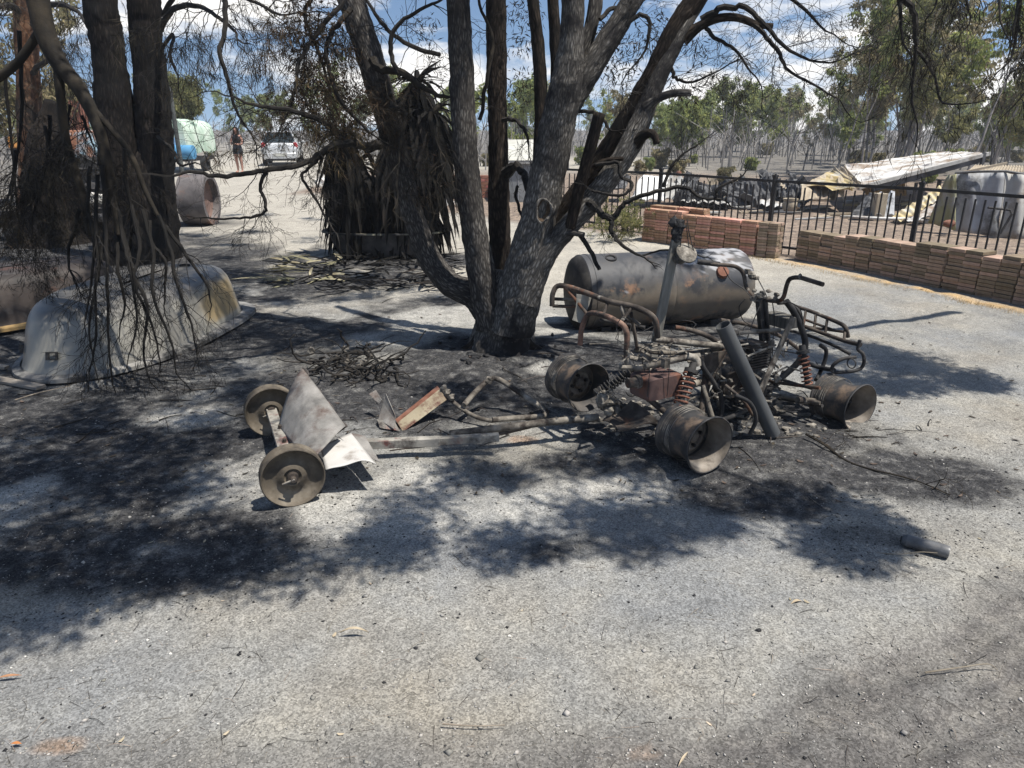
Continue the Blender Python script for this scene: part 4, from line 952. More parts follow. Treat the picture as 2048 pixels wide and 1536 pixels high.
for (k, u, y, s, rz, m_, lab) in (
    (5, 1672, 30, 20, 0.3, M_gumleaf, 'tall leaning gum at the left edge of the dense stand, left of the collapsed roof'),
    (4, 1735, 27, -60, 1.7, M_scorch, 'slim pale-trunked gum rising straight behind the left half of the collapsed roof'),
    (6, 1800, 25, -80, 2.9, M_scorch, 'many-stemmed scorched gum behind the middle of the collapsed roof'),
    (5, 1915, 20, -120, 0.9, M_gumleaf, 'grey straight-trunked gum growing through the raised end of the collapsed roof'),
    (6, 1975, 24, -40, 5.1, M_scorch, 'broad olive gum behind the grey burnt shed wall'),
    (6, 2052, 21, 140, 2.2, M_olive, 'leafy gum at the far right edge above the grey shed wall'),
    (6, 1840, 33, -10, 3.6, M_scorch, 'rear brown-leaved gum between the two tall trunks above the collapsed roof'),
    (6, 1700, 36, 90, 1.3, M_scorch, 'olive gum standing behind the left tip of the collapsed roof'),
    (5, 1770, 38, 10, 2.6, M_gumleaf, 'tall green-topped gum farther back above the middle of the collapsed roof'),
    (4, 1690, 41, 110, 5.2, M_gumleaf, 'slender green gum at the back left of the tall stand'),
    (5, 1722, 24, -30, 4.9, M_gumleaf, 'near tall green gum just left of the roof ridge'),
    (4, 1792, 22, -130, 0.6, M_olive, 'near olive gum with forked pale stems above the roof ridge'),
    (2, 2010, 27, 180, 3.9, M_gumlight, 'low bright green gum above the rear tan shed'),
    (0, 1880, 29, 150, 1.1, M_olive, 'low bushy gum just behind the raised roof end'),
    (2, 1330, 34, 205, 0.5, M_gumlight, 'bright green rounded tree left of the dark twisted iron heap'),
    (0, 1440, 46, 160, 1.9, M_gumleaf, 'airy tall gum above the dark twisted iron heap'),
    (1, 1545, 44, 178, 2.4, M_gumleaf, 'upright green gum between the iron heap and the collapsed roof'),
    (3, 1620, 40, 212, 4.0, M_scorch, 'short olive gum close to the left tip of the collapsed roof'),
    (7, 1300, 27, 316, 1.0, M_gumlight, 'small bright green bush behind the white heap in the yard'),
    (3, 640, 42, 120, 4.6, M_gumlight, 'light green gum standing behind the parked car to its right'),
    (2, 560, 60, 190, 0.2, M_gumleaf, 'hazy gum directly behind the parked car'),
    (7, 385, 32, 150, 2.0, M_olive, 'dense yellow-green bushy tree behind the green covered trailer'),
    (1, 455, 58, 170, 3.0, M_gumlight, 'pale hazy gum behind the standing person'),
    (2, 1060, 40, 160, 5.5, M_gumlight, 'light green gum seen between the stems of the big middle tree'),
    (0, 800, 38, 140, 1.4, M_gumleaf, 'gum standing behind the black spiky plant'),
    (3, 1230, 48, 195, 2.2, M_gumlight, 'pale green gum seen past the right side of the big middle tree')):
    gum_tree(k, at_u(u, y), y, top_scale(k, u, s, y), rz, m_, lab, GR)
# leftmost trees beside the twin trunk
for (k, u, y, s, rz, m_, lab) in ((6, 40, 16, -40, 0.4, M_scorch, 'scorched brown-leaved tree at the left border behind the dead branch'),
                                  (4, 150, 20, -60, 2.0, M_scorch, 'thin scorched tree left of the twin trunks'),
                                  (5, -60, 14, -60, 3.0, M_scorch, 'dark scorched tree cut by the left border')):
    gum_tree(k, at_u(u, y), y, top_scale(k, u, s, y), rz, m_, lab, GR)
mb_t = thing('orange_barked_tree', 'tree with orange-brown peeling bark at the left border', 'tree', P(66, 460, 12.5) * 1)
stem('trunk', px_pts([(70, 480, 12.5, 74), (68, 400, 12.5, 56), (62, 300, 12.5, 46), (58, 200, 12.5, 44), (54, 100, 12.5, 42), (50, 0, 12.5, 42), (44, -200, 12.5, 38)]),
     bark('peeling orange bark', (0.16, 0.08, 0.045), (0.46, 0.30, 0.19), 10, 4, char=((0.03, 0.025, 0.022), 1.4, 0.44, 0.6)), mb_t, seg=24, step=0.06, seed=83, flare=0.2)
mt = []
bpart(mb_t, 'branch', [(55, 60, 12.5, 14), (100, 10, 12.2, 12), (150, 20, 11.8, 8), (180, 60, 11.5, 5)], twigs=13, tl=0.9, tr=0.007, depth=2, droop=0.12, tips=mt)
bpart(mb_t, 'branch', [(55, 40, 12.5, 14), (20, 10, 12.2, 12), (-20, 30, 11.8, 8), (-40, 90, 11.5, 5)], twigs=13, tl=0.9, tr=0.007, depth=2, droop=0.12, tips=mt)
bpart(mb_t, 'branch', [(60, 150, 12.5, 12), (100, 120, 12.0, 10), (140, 140, 11.8, 7), (165, 190, 11.5, 4)], twigs=10, tl=0.8, tr=0.006, depth=2, droop=0.14, tips=mt)
V, F = needles_at(mt, 4, 0.08, 0.2, 0.009, droop=0.9, spread=0.6)
obj_np('foliage', V, F, M_needle, mb_t)
stump = thing('burnt_stump', 'broad charred trunk stump left of the twin-trunked tree', 'tree', P(105, 470, 10.8))
stem('trunk', px_pts([(110, 490, 10.8, 130), (108, 440, 10.8, 108), (105, 380, 10.8, 96), (100, 320, 10.8, 88), (96, 275, 10.8, 70), (98, 240, 10.8, 40), (100, 200, 10.8, 20)]), B_brown, stump, seg=28, step=0.05, lump=0.2, ridge=0.3, seed=87, flare=0.3)

# the wood beyond: reads as one mass
def far_wood():
    rn_np = np.random.default_rng(6); rn = random.Random(77); VV = []; FF = []; MI = []; off = 0
    for i in range(198 + 110):
        y = 31 + 62 * rn.random() ** 1.5; u = rn.uniform(-480, 2500); x = at_u(u, y); k = rn.choice((0, 1, 2, 3)); s = P(u, rn.uniform(165, 232), y).z / float(np.percentile(PROTO_FAR[k][2][:, 2], 98))
        if i >= 198:
            y = rn.uniform(22, 50); x = at_u(u, y); k = 7; s = top_scale(k, u, rn.uniform(262, 318), y)
            if y < 30 and x < 4: continue
        a = rn.uniform(0, 6.28); c_, s_ = math.cos(a) * s, math.sin(a) * s
        if (abs(x + 0.33 * y) < 2.8 and y < 80) or (x < -4 and y < 44): continue     # the driveway runs on between the trees
        tv, tf, lv, lf = PROTO[k] if k == 7 else PROTO_FAR[k]
        kk = np.sort(rn_np.permutation(len(lf))[: int(len(lf) * (0.48 if k < 7 else 0.10))]); cc = lv[lf[kk]]; ce = cc.mean(1, keepdims=True); lv = (ce + (cc - ce) * (1.45 if k < 7 else 3.0)).reshape(-1, 3); lf = np.arange(len(kk) * 4).reshape(-1, 4)
        if k == 7: tv = tv[:0]; tf = tf[:0]; lv = lv - np.array([0, 0, np.percentile(lv[:, 2], 6)])
        for v_, f_, mi in ((tv, tf, 0), (lv, lf, rn.choice((1, 1, 2, 3) if k < 7 else (2, 2, 2, 1)))):
            q = np.stack([v_[:, 0] * c_ - v_[:, 1] * s_ + x, v_[:, 0] * s_ + v_[:, 1] * c_ + y, v_[:, 2] * s], 1)
            VV.append(q); FF.append(f_ + off); MI.append(np.full(len(f_), mi, np.int32)); off += len(q)
    me = raw_mesh('far_wood', np.concatenate(VV), np.concatenate(FF))
    for m_ in (M_gumtrunk, M_gumleaf, M_scorch, M_gumlight): me.materials.append(m_)
    me.polygons.foreach_set('material_index', np.concatenate(MI)); me.update()
    return tag(link('far_wood', me), kind='stuff')
far_wood()
def brushwood():
    """thin burnt saplings standing under the wood"""
    rn = random.Random(78); mb = MB()
    for i in range(1500):
        y = rn.uniform(30, 90); x = at_u(rn.uniform(-200, 2300), y)
        if abs(x + 0.33 * y) < 2.6 or (x < -3 and y < 44): continue
        h = rn.uniform(0.8, 2.6); dx, dy = rn.gauss(0, .25), rn.gauss(0, .25)
        mb.tube([(x, y, -0.1), (x + dx * .4, y + dy * .4, h * .5), (x + dx, y + dy, h)], [0.035, 0.024, 0.010], 4, cap=False)
        for j in range(3):
            z = h * rn.uniform(.3, .8); mb.tube([(x + dx * z / h, y + dy * z / h, z), (x + dx + rn.gauss(0, .5), y + dy + rn.gauss(0, .5), z + rn.uniform(.4, 1.0))], [0.02, 0.008], 3, cap=False)
    return tag(obj('burnt_saplings', mb, M_gumtrunk), kind='stuff')
brushwood()

# ---------------------------------------------------------------- charred spiky plant in its tub
M_blade = mat('charred blade leaf', [(0.004, 0.004, 0.004), (0.008, 0.0075, 0.007), (0.020, 0.017, 0.013)], scale=5, island=0.6, bump=0.2, rough=0.9, spec=0.1)
M_blade2 = mat('dry blade leaf', [(0.09, 0.08, 0.05), (0.20, 0.18, 0.11), (0.33, 0.31, 0.21)], scale=5, island=0.4, bump=0.2, rough=0.7)
def blade(mb, p, d, ln, w, droop, rn, n=5, upn=None):
    p = Vector(p); d = Vector(d).normalized(); L_ = []; R_ = []
    sd = d.cross(Vector((rn.gauss(0, .3), rn.gauss(0, .3), 1)))
    if sd.length < 1e-3: sd = Vector((1, 0, 0))
    sd.normalize(); M_ = []
    for i in range(n + 1):
        t = i / n; ww = w * (0.55 + 1.2 * t if t < 0.35 else 1.0 - ((t - 0.35) / 0.65) ** 1.6) * 0.5
        nrm_ = sd.cross(d)
        L_.append(p - sd * ww); R_.append(p + sd * ww); M_.append(p - nrm_ * ww * 0.35)
        d = (d + Vector((rn.gauss(0, .05), rn.gauss(0, .05), -droop))).normalized(); p = p + d * ln / n
    vs = []
    for a, b, c in zip(L_, M_, R_): vs += [a, b, c]
    fs = []
    for i in range(n):
        fs += [(i * 3, i * 3 + 1, i * 3 + 4, i * 3 + 3), (i * 3 + 1, i * 3 + 2, i * 3 + 5, i * 3 + 4)]
    mb.add(vs, fs)
yc = Z(775, 512)
yucca = thing('spiky_plant', 'tall charred yucca-like plant with hanging black blade leaves in the old tub', 'plant', (yc.x, 9.65, 0))
rn = random.Random(31)
heads = [((688, 270), (720, 505), 9.5), ((712, 330), (735, 505), 9.75), ((832, 165), (805, 505), 9.7), ((866, 225), (835, 505), 9.6), ((800, 260), (785, 505), 9.5)]
for (hu, hv), (bu, bv), y in heads:
    hp = P(hu, hv, y); bp_ = P(bu, bv, 9.65); mid = hp.lerp(bp_, 0.5) + Vector((rn.gauss(0, .04), 0, 0))
    stem('stalk', [(*bp_, 0.10), (*mid, 0.075), (*hp, 0.06)], B_brown, yucca, seg=12, step=0.06, seed=rn.randint(1, 99))
    mb = MB()
    ax = (hp - bp_)
    for i in range(200):
        t = rn.random() ** 0.55; p = bp_.lerp(hp, t) if t < .5 else mid.lerp(hp, (t - .5) * 2)
        a = rn.uniform(0, 6.28); o_ = Vector((math.cos(a), math.sin(a), rn.uniform(-1.6, 0.1)))
        blade(mb, p + Vector((math.cos(a), math.sin(a), 0)) * 0.09, o_, rn.uniform(0.5, 1.0), rn.uniform(0.07, 0.12), 0.55, rn)
    obj('leaf_skirt', mb, M_blade, yucca)
    mb = MB()
    for i in range(26):
        a = rn.uniform(0, 6.28); o_ = Vector((math.cos(a), math.sin(a), rn.uniform(0.0, 1.5)))
        blade(mb, hp, o_, rn.uniform(0.3, 0.65), rn.uniform(0.05, 0.085), rn.uniform(0.08, 0.45), rn)
    obj('leaf_head', mb, M_blade, yucca)
mb = MB()
for i in range(170):
    u = rn.uniform(690, 865); p = P(u, rn.uniform(340, 505), rn.uniform(9.4, 9.9)); a = rn.uniform(0, 6.28)
    blade(mb, p, (math.cos(a), math.sin(a), rn.uniform(-1.4, 0.2)), rn.uniform(0.3, 0.7), rn.uniform(0.05, 0.09), 0.5, rn)
obj('dead_leaves', mb, M_blade, yucca)
for a_, d_, l_, w_ in ((P(815, 215, 9.7), P(858, 125, 9.7) - P(815, 215, 9.7), 0.72, 0.12), (P(840, 430, 9.5), (0.9, -0.1, -0.6), 0.45, 0.07), (P(845, 415, 9.5), (0.9, -0.1, -0.75), 0.5, 0.06)):
    mb = MB(); blade(mb, a_, d_, l_, w_, 0.01, rn); obj('stiff_leaf', mb, M_blade, yucca)
pl = thing('old_tub_planter', 'dark weathered tub with a wide pale rim holding the spiky plant', 'planter', (yc.x, 9.65, 0))
mb = MB(); cx, cy = P(770, 480, 9.65).x, 9.68
def ov(k, z, rx, ry): return Vector((cx + rx * math.copysign(abs(math.cos(k)) ** 0.8, math.cos(k)), cy + ry * math.copysign(abs(math.sin(k)) ** 0.8, math.sin(k)), z))
prof = [(0.0, 0.58, 0.30), (0.04, 0.62, 0.33), (0.18, 0.70, 0.37), (0.335, 0.745, 0.39)]
mb.grid(lambda a, b: ov(a * 2 * math.pi, *[np.interp(b * 3, range(4), [q[i] for q in prof]) for i in range(3)]), 40, 6)
obj('basin', mb, mat('sooty enamel', [(0.02, 0.02, 0.021), (0.05, 0.047, 0.045), (0.12, 0.11, 0.10)], scale=4, rough=0.7), pl, smooth=True)
mb = MB()
rp_ = [(0.335, 0.74, 0.385), (0.35, 0.76, 0.40), (0.352, 0.83, 0.46), (0.335, 0.835, 0.465), (0.328, 0.75, 0.39)]
mb.grid(lambda a, b: ov(a * 2 * math.pi, *[np.interp(b * 4, range(5), [q[i] for q in rp_]) for i in range(3)]), 40, 8)
obj('rim', mb, mat('cream enamel rim', [(0.10, 0.095, 0.075), (0.30, 0.28, 0.20)], scale=5, dirt=((0.03, 0.03, 0.03), 3, 0.42, 0.55)), pl, smooth=True)
mb = MB(); mb.grid(lambda a, b: ov(a * 2 * math.pi, 0.29 + 0.03 * math.sin(a * 20) * b, 0.74 * b, 0.385 * b), 30, 6)
obj('soil', mb, M_char, pl)
# heaps of fallen blade leaves
def leaf_heap(name, label, u0, u1, v0, v1, n, m_, ln=(0.25, 0.6)):
    c = Z((u0 + u1) / 2, (v0 + v1) / 2); t = thing(name, label, 'leaves', (c.x, c.y, 0)); mb = MB()
    for i in range(n):
        g = Z(rn.uniform(u0, u1), rn.uniform(v0, v1)); a = rn.gauss(2.6, 0.8)
        blade(mb, (g.x, g.y, gz(g.x, g.y) + rn.uniform(0.01, 0.10)), (math.cos(a), math.sin(a), rn.uniform(-0.15, 0.25)), rn.uniform(*ln), rn.uniform(0.03, 0.06), 0.06, rn, 4)
    tag(obj('leaf_pile', mb, m_, t), kind='stuff'); return t
leaf_heap('fallen_blade_leaves', 'heap of pale dry blade leaves fallen left of the tub planter', 560, 690, 525, 572, 46, M_blade2)
leaf_heap('charred_blade_leaves', 'black charred blade leaves heaped round the foot of the spiky plant', 640, 930, 508, 585, 190, M_blade, (0.2, 0.5))

# ================================================================== OBJECTS IN THE FOREGROUND
def stain(m, name, color):
    """mix a colour into a material where the mesh carries the attribute (stains with a shape of their own)"""
    t = m.node_tree; b = next(n for n in t.nodes if n.type == 'BSDF_PRINCIPLED')
    src = b.inputs['Base Color'].links[0].from_socket
    a = t.nodes.new('ShaderNodeAttribute'); a.attribute_name = name
    mx = t.nodes.new('ShaderNodeMixRGB'); mx.inputs['Color2'].default_value = (*color, 1)
    t.links.new(a.outputs['Fac'], mx.inputs['Fac']); t.links.new(src, mx.inputs['Color1']); t.links.new(mx.outputs['Color'], b.inputs['Base Color'])
def set_attr(o, name, fn):
    me = o.data; n = len(me.vertices); co = np.zeros(n * 3, np.float32); me.vertices.foreach_get('co', co)
    w = co.reshape(-1, 3) + np.array(wloc(o), np.float32)
    me.attributes.new(name, 'FLOAT', 'POINT').data.foreach_set('value', np.clip(fn(w[:, 0], w[:, 1], w[:, 2]), 0, 1).astype(np.float32))

def tub_shape(cx, cy, hd, hl, hw, ht, near_e=2.1, far_e=4.5):
    f = Vector((hd[0], hd[1], 0)).normalized(); r = Vector((f.y, -f.x, 0))
    def pt(k, z, ins):
        c, s = math.cos(k), math.sin(k); e = far_e if s > 0 else near_e
        q = (abs(c) ** e + abs(s) ** e) ** (-1 / e)
        x = c * q * (hw - ins); y = s * q * (hl - ins * (1.7 if s < 0 else 0.9))
        return Vector((cx, cy, 0)) + r * x + f * y + Vector((0, 0, z))
    return pt, f, r
def tub(name, label, cx, cy, hd, hl, hw, ht, m, mrim, far_flange=0.16):
    t = thing(name, label, 'bathtub', (cx, cy, 0)); pt, f, r = tub_shape(cx, cy, hd, hl, hw, ht)
    lev = [(0.035, 0.0), (0.06, 0.012), (ht * .35, 0.035), (ht * .62, 0.06), (ht * .80, 0.085), (ht * .90, 0.115), (ht * .965, 0.165), (ht * .995, 0.23), (ht * 1.005, 0.34), (ht, hw - 0.02)]
    zs = [a for a, _ in lev]; ins = [b for _, b in lev]
    mb = MB()
    def fn(a, b):
        q = b * (len(lev) - 1)
        p = pt(a * 2 * math.pi, float(np.interp(q, range(len(lev)), zs)), float(np.interp(q, range(len(lev)), ins)))
        p.z += 0.002 * math.sin(p.x * 7 + 1) * math.sin(p.y * 5); return p
    mb.grid(fn, 72, 30)
    body = obj('shell', mb, m, t, smooth=True)
    mb = MB()
    prof = [(0.05, 0.0), (0.045, -0.035), (0.038, -0.085), (0.012, -0.09), (0.012, -0.05), (0.03, 0.0)]
    def fr(a, b):
        q = b * 5; k = a * 2 * math.pi; i_ = float(np.interp(q, range(6), [p[1] for p in prof]))
        ex = far_flange * max(0, math.sin(k)) ** 3 * (-i_ / 0.09); i_ *= 0.45 + 0.55 * max(0.0, min(1.0, math.sin(k) + 0.6))
        return pt(k, float(np.interp(q, range(6), [p[0] for p in prof])), i_) + f * ex
    mb.grid(fr, 72, 10)
    obj('rim', mb, mrim, t, smooth=True)
    return t, body, pt, f, r
M_tub = mat('grey enamelled tub', [(0.19, 0.182, 0.158), (0.235, 0.225, 0.196), (0.28, 0.268, 0.236)], scale=1.6, rough=0.38, bump=0.04, bscale=24, spec=0.45, dirt=((0.12, 0.115, 0.105), 1.7, 0.50, 0.72), overlay2=((0.10, 0.085, 0.07), 19, 0.66, 0.74))
stain(M_tub, 'ochre', (0.27, 0.19, 0.08)); stain(M_tub, 'soot', (0.075, 0.07, 0.066))
M_tubrim = mat('sooty tub rim', [(0.12, 0.115, 0.11), (0.28, 0.27, 0.25)], scale=7, rough=0.6, dirt=((0.03, 0.03, 0.03), 5, 0.45, 0.6))
t1, body, pt, f_, r_ = tub('upturned_bathtub', 'pale grey enamelled tub lying upside down under the hanging dead branch', -3.07, 5.6, (0.07, 1), 1.05, 0.58, 0.47, M_tub, M_tubrim)
nz_ = lambda x, y, z, k, s: fbm(x * k, y * k, z * k, 4, s)
set_attr(body, 'ochre', lambda x, y, z: sstep(0.35, 0.8, np.exp(-(((y - 6.05) / 0.45) ** 2)) * sstep(-3.1, -2.6, x) * sstep(0.03, 0.16, z) * (1 - sstep(0.30, 0.46, z)) * 1.1 + 0.7 * nz_(x, y, z, 5, 91)) * 0.75)
set_attr(body, 'soot', lambda x, y, z: sstep(0.1, 0.75, sstep(0.30, 0.46, z) * 0.8 + sstep(0.09, 0.0, z) * 0.8 + 0.45 * nz_(x * 1.0, y * 1.0, z * 0.4, 2.4, 93)) * 0.75)
# lifting lugs, drain hole
def lug(k, w=0.075):
    p = pt(k, 0.17, 0.030); q = pt(k + 0.05, 0.17, 0.030); tn = (q - p).normalized(); up = (pt(k, 0.25, 0.045) - p).normalized(); nr = tn.cross(up)
    if nr.dot(p - Vector((-3.07, 5.6, p.z))) < 0: nr = -nr
    mb = MB(); o = p + nr * 0.008
    for (a, b, c, d) in ((-w, 0, -0.028, -0.018), (-w, 0, 0.018, 0.028), (-w, -w + 0.02, -0.018, 0.018), (-0.014, 0, -0.018, 0.018)):
        c0 = o + tn * ((a + b) / 2) + up * ((c + d) / 2); rot = Matrix((tn, up, nr)).transposed(); mb.box(c0, (b - a, d - c, 0.014), rot)
    mb.lathe([(0.0, 0.006), (0.012, 0.006), (0.012, 0.0)], o - tn * 0.02, nr, 8)
    obj('latch_plate', mb, mat('blackened latch', [(0.02, 0.02, 0.02), (0.10, 0.09, 0.08)], scale=30), t1)
lug(R(-84)); lug(R(-122))
mb = MB(); dp = Vector((-2.92, 6.32, 0.472)); mb.lathe([(0.0, 0.048), (0.012, 0.046), (0.014, 0.034), (-0.01, 0.03), (-0.012, 0.0)], dp, (0, 0, 1), 20)
obj('drain_hole', mb, mat('black drain', [(0.006, 0.006, 0.006), (0.012, 0.012, 0.012)]), t1, smooth=True)
M_tub2 = mat('rusted tub', [(0.02, 0.018, 0.017), (0.042, 0.034, 0.03), (0.08, 0.066, 0.058)], scale=3, rough=0.6, bump=0.2, dirt=((0.10, 0.038, 0.022), 2.0, 0.54, 0.68), overlay2=((0.11, 0.105, 0.10), 3.1, 0.58, 0.7))
stain(M_tub2, 'flame', (0.42, 0.23, 0.07))
t2, body2, *_ = tub('rusted_bathtub', 'rust-brown scorched tub upside down behind the pale one at the left border', -4.6, 6.25, (0.62, 0.78), 1.0, 0.5, 0.46, M_tub2, mat('ochre tub rim', [(0.20, 0.13, 0.06), (0.42, 0.28, 0.12)], scale=6), 0.0)
set_attr(body2, 'flame', lambda x, y, z: sstep(0.4, 0.8, sstep(0.24, 0.07, z + 0.08 * nz_(x * 3, y * 3, z * .2, 5, 95)) * 0.9))
# boards lying beside the tubs
M_board = mat('weathered board', [(0.15, 0.13, 0.11), (0.30, 0.27, 0.23)], scale=4, stretch=(1, 1, 1), bump=0.4, bscale=60)
mb = MB(); mb.bar(Z(-40, 752, 0.02), Z(82, 775, 0.015), 0.07, 0.02); tag(obj('timber_board', mb, M_board, bevel=0.002), 'short grey board lying on the ground at the left border before the tub', 'board')
mb = MB(); mb.bar(Z(-60, 725, 0.05), Z(14, 735, 0.02), 0.05, 0.02); tag(obj('timber_offcut', mb, M_board, bevel=0.002), 'pale offcut of wood poking in at the left border beside the tub', 'board')

# ---------------------------------------------------------------- scorched metals
M_rust = mat('scorched steel', [(0.016, 0.014, 0.013), (0.052, 0.042, 0.035), (0.13, 0.108, 0.088)], scale=10, rough=0.85, bump=0.25, bscale=110, bdist=0.003, dirt=((0.34, 0.32, 0.28), 9, 0.58, 0.70), overlay2=((0.15, 0.06, 0.03), 5, 0.56, 0.68))
M_ashtube = mat('ash coated tube', [(0.06, 0.052, 0.043), (0.165, 0.147, 0.122), (0.35, 0.32, 0.275)], scale=11, bump=0.4, bscale=120, bdist=0.004, dirt=((0.035, 0.028, 0.024), 9, 0.46, 0.60))
M_dark = mat('blackened steel', [(0.010, 0.010, 0.011), (0.028, 0.027, 0.027), (0.065, 0.06, 0.055)], scale=9, rough=0.7, bump=0.25, bscale=90, bdist=0.003, dirt=((0.16, 0.15, 0.135), 12, 0.62, 0.74))
M_orange = mat('orange rusted tube', [(0.08, 0.045, 0.035), (0.19, 0.105, 0.075), (0.28, 0.19, 0.145)], scale=9, bump=0.3, bscale=100, bdist=0.003, dirt=((0.04, 0.034, 0.03), 7, 0.47, 0.60))
M_coil = mat('rusted coil', [(0.11, 0.05, 0.032), (0.20, 0.09, 0.06), (0.24, 0.135, 0.10)], scale=18, bump=0.2, bscale=120, bdist=0.002)
M_rim = mat('burnt wheel steel', [(0.018, 0.018, 0.019), (0.042, 0.041, 0.041), (0.10, 0.09, 0.082)], scale=3.4, rough=0.6, bump=0.15, bscale=60, bdist=0.003, dirt=((0.21, 0.15, 0.105), 4.5, 0.55, 0.70))
M_rimin = mat('ashy wheel face', [(0.08, 0.066, 0.052), (0.17, 0.145, 0.118), (0.27, 0.24, 0.205)], scale=8, rough=0.85, bump=0.2, bscale=70, bdist=0.003, dirt=((0.05, 0.04, 0.034), 7, 0.52, 0.66))
M_ashlump = mat('ash and slag', [(0.03, 0.028, 0.026), (0.14, 0.125, 0.105), (0.38, 0.35, 0.30)], scale=16, bump=0.8, bscale=60)

# ---------------------------------------------------------------- the burnt quad bike
QL = Vector((-0.488, 0.873, 0)).normalized(); QF = Vector((QL.y, -QL.x, 0)); Q0 = QL.dot(Vector((1.0, 3.2, 0)))
def Q(u, v, w):
    d = ray(u, v); o = Vector((0, 0, CAM_H)); return o + d * ((Q0 + w - QL.dot(o)) / QL.dot(d))
quad = thing('burnt_quad_bike', 'burnt-out quad bike reduced to bare rusted frame and rims beside the tree', 'quad bike', (1.25, 3.95, 0))
def wheel(parent, outer, name='wheel', r=0.147, wd=0.245, face=-1, m=M_rim, beads=True, tilt=None):
    """outer: centre of the outer flange; the axle runs along QL"""
    ax = (tilt or QL).normalized(); c = Vector(outer)
    w = thing(name, None, None, c - wloc(parent)); w.parent = parent
    prof = [(0.006, r * .93), (0.0, r * .97), (0.004, r * 1.0), (0.012, r * .99), (0.016, r * .90), (0.05, r * .86), (0.085, r * .80), (0.14, r * .80), (0.175, r * .87), (wd - .018, r * .91), (wd - 0.012, r * .99), (wd - .004, r * 1.0), (wd, r * .97), (wd - .008, r * .88), (wd - 0.06, r * .84), (0.14, r * .765), (0.085, r * .765), (0.05, r * .83), (0.02, r * .87)]
    mb = MB(); mb.lathe(prof, c, ax, 40, close=True)
    mb.v = [tuple(Vector(q) + (Vector(q) - c) * 0.022 * float(fbm(q[0] * 9, q[1] * 9, q[2] * 9, 2, 5))) for q in mb.v]; obj('barrel', mb, m, w, smooth=True)
    mb = MB(); mb.lathe([(0.002, r * .945), (0.018, r * .862), (0.05, r * .82), (0.085, r * .755), (0.135, r * .755)] if face < 0 else [(wd - .002, r * .945), (wd - .02, r * .86), (wd - .06, r * .825), (wd - .1, r * .755), (wd - .13, r * .755)], c, ax, 40); obj('well', mb, M_rimin, w, smooth=True)
    mb = MB()
    dz = 0.135 if face < 0 else wd - 0.135
    s_ = 1
    mb.lathe([(dz + .02, r * .78), (dz + .012, r * .66), (dz, r * .58), (dz - .012, r * .46), (dz - .006, r * .40), (dz + .006, r * .22), (dz - .02, r * .20), (dz - .03, r * .12), (dz - .03, 0.0)], c, ax, 32)
    obj('disc', mb, M_rimin, w, smooth=True)
    a = ax.orthogonal().normalized(); b = ax.cross(a)
    for k in range(4):
        t = k * math.pi / 2 + .5; mb = MB(); mb.lathe([(dz - .022, 0.0), (dz - .022, .009), (dz, .010)], c + (a * math.cos(t) + b * math.sin(t)) * r * .34, ax, 6); obj('lug_nut', mb, M_dark, w)
    mb = MB()
    for k in range(3):
        t = k * 2.1 + .9; mb.lathe([(dz - .016, 0.0), (dz - .016, .012)], c + (a * math.cos(t) + b * math.sin(t)) * r * .54 , ax, 10)
    obj('vent_hole', mb, M_dark, w)
    if beads:
        mb = MB(); rr = random.Random(int(abs(c.x) * 1000))
        for j in range(7):
            x = wd - 0.03 - j * 0.011 + rr.uniform(-.004, .004); pts = []
            for k in range(26):
                t = 2 * math.pi * k / 26; pts.append(c + ax * (x + .004 * math.sin(t * 2 + j)) + (a * math.cos(t) + b * math.sin(t)) * (r * (.93 + .01 * math.sin(3 * t + j))))
            mb.tube(pts, 0.0013, 4, closed=True)
        obj('tyre_wire', mb, M_ashlump, w)
    return w
def Wc(u, v, w): return Q(u, v, w)
wheel(quad, Wc(1421, 891, 0.0), r=0.150)
wheel(quad, Wc(1722, 816, 0.0), r=0.140)
p_ = Wc(1421, 891, 0.0) + QL * 0.86; p_.z = 0.15
rl = wheel(quad, Wc(1178, 776, 0.80), r=0.146, face=1)
p_ = Wc(1722, 816, 0.0) + QL * 0.86; p_.z = 0.14
wheel(quad, p_, r=0.140, face=1)
def qtube(name, pts, r=0.014, m=M_rust, n=5, seg=10, parent=quad):
    A = catmull([tuple(Q(*p)) for p in pts], n) if len(pts) > 2 else [Q(*p) for p in pts]
    mb = MB(); mb.tube([Vector(a) for a in A], r, seg); return obj(name, mb, m, parent, smooth=True)
# rear rack
qtube('rear_rack_rail', [(1104, 612, 1.0), (1106, 586, 1.0), (1120, 571, .98), (1165, 583, .84), (1215, 602, .66), (1265, 613, .5), (1296, 626, .40), (1311, 642, .36), (1315, 675, .36)], 0.0150, M_rust)
qtube('rear_rack_rail', [(1160, 690, .78), (1164, 655, .78), (1178, 628, .75), (1205, 630, .63), (1235, 643, .5), (1250, 656, .45), (1254, 678, .44), (1252, 715, .44)], 0.0150, M_orange)
for a, b, m_ in (((1130, 574, .95), (1176, 630, .76), M_rust), ((1216, 603, .66), (1206, 631, .63), M_rust), ((1266, 613, .5), (1240, 646, .49), M_rust), ((1110, 598, 1.0), (1165, 600, .86), M_ashtube), ((1106, 612, 1.0), (1160, 614, .86), M_rust), ((1245, 625, .55), (1280, 650, .45), M_ashtube), ((1200, 640, .7), (1290, 655, .5), M_dark), ((1262, 625, .5), (1275, 700, .5), M_rust)):
    qtube('rear_rack_bar', [a, b], 0.0095, m_)
qtube('rear_rack_bracket', [(1243, 612, .56), (1250, 640, .52), (1247, 668, .5)], 0.011, M_ashtube)
mb = MB(); a_, b_, c_, d_ = Q(1153, 588, .84), Q(1184, 592, .80), Q(1160, 646, .80), Q(1144, 640, .84)
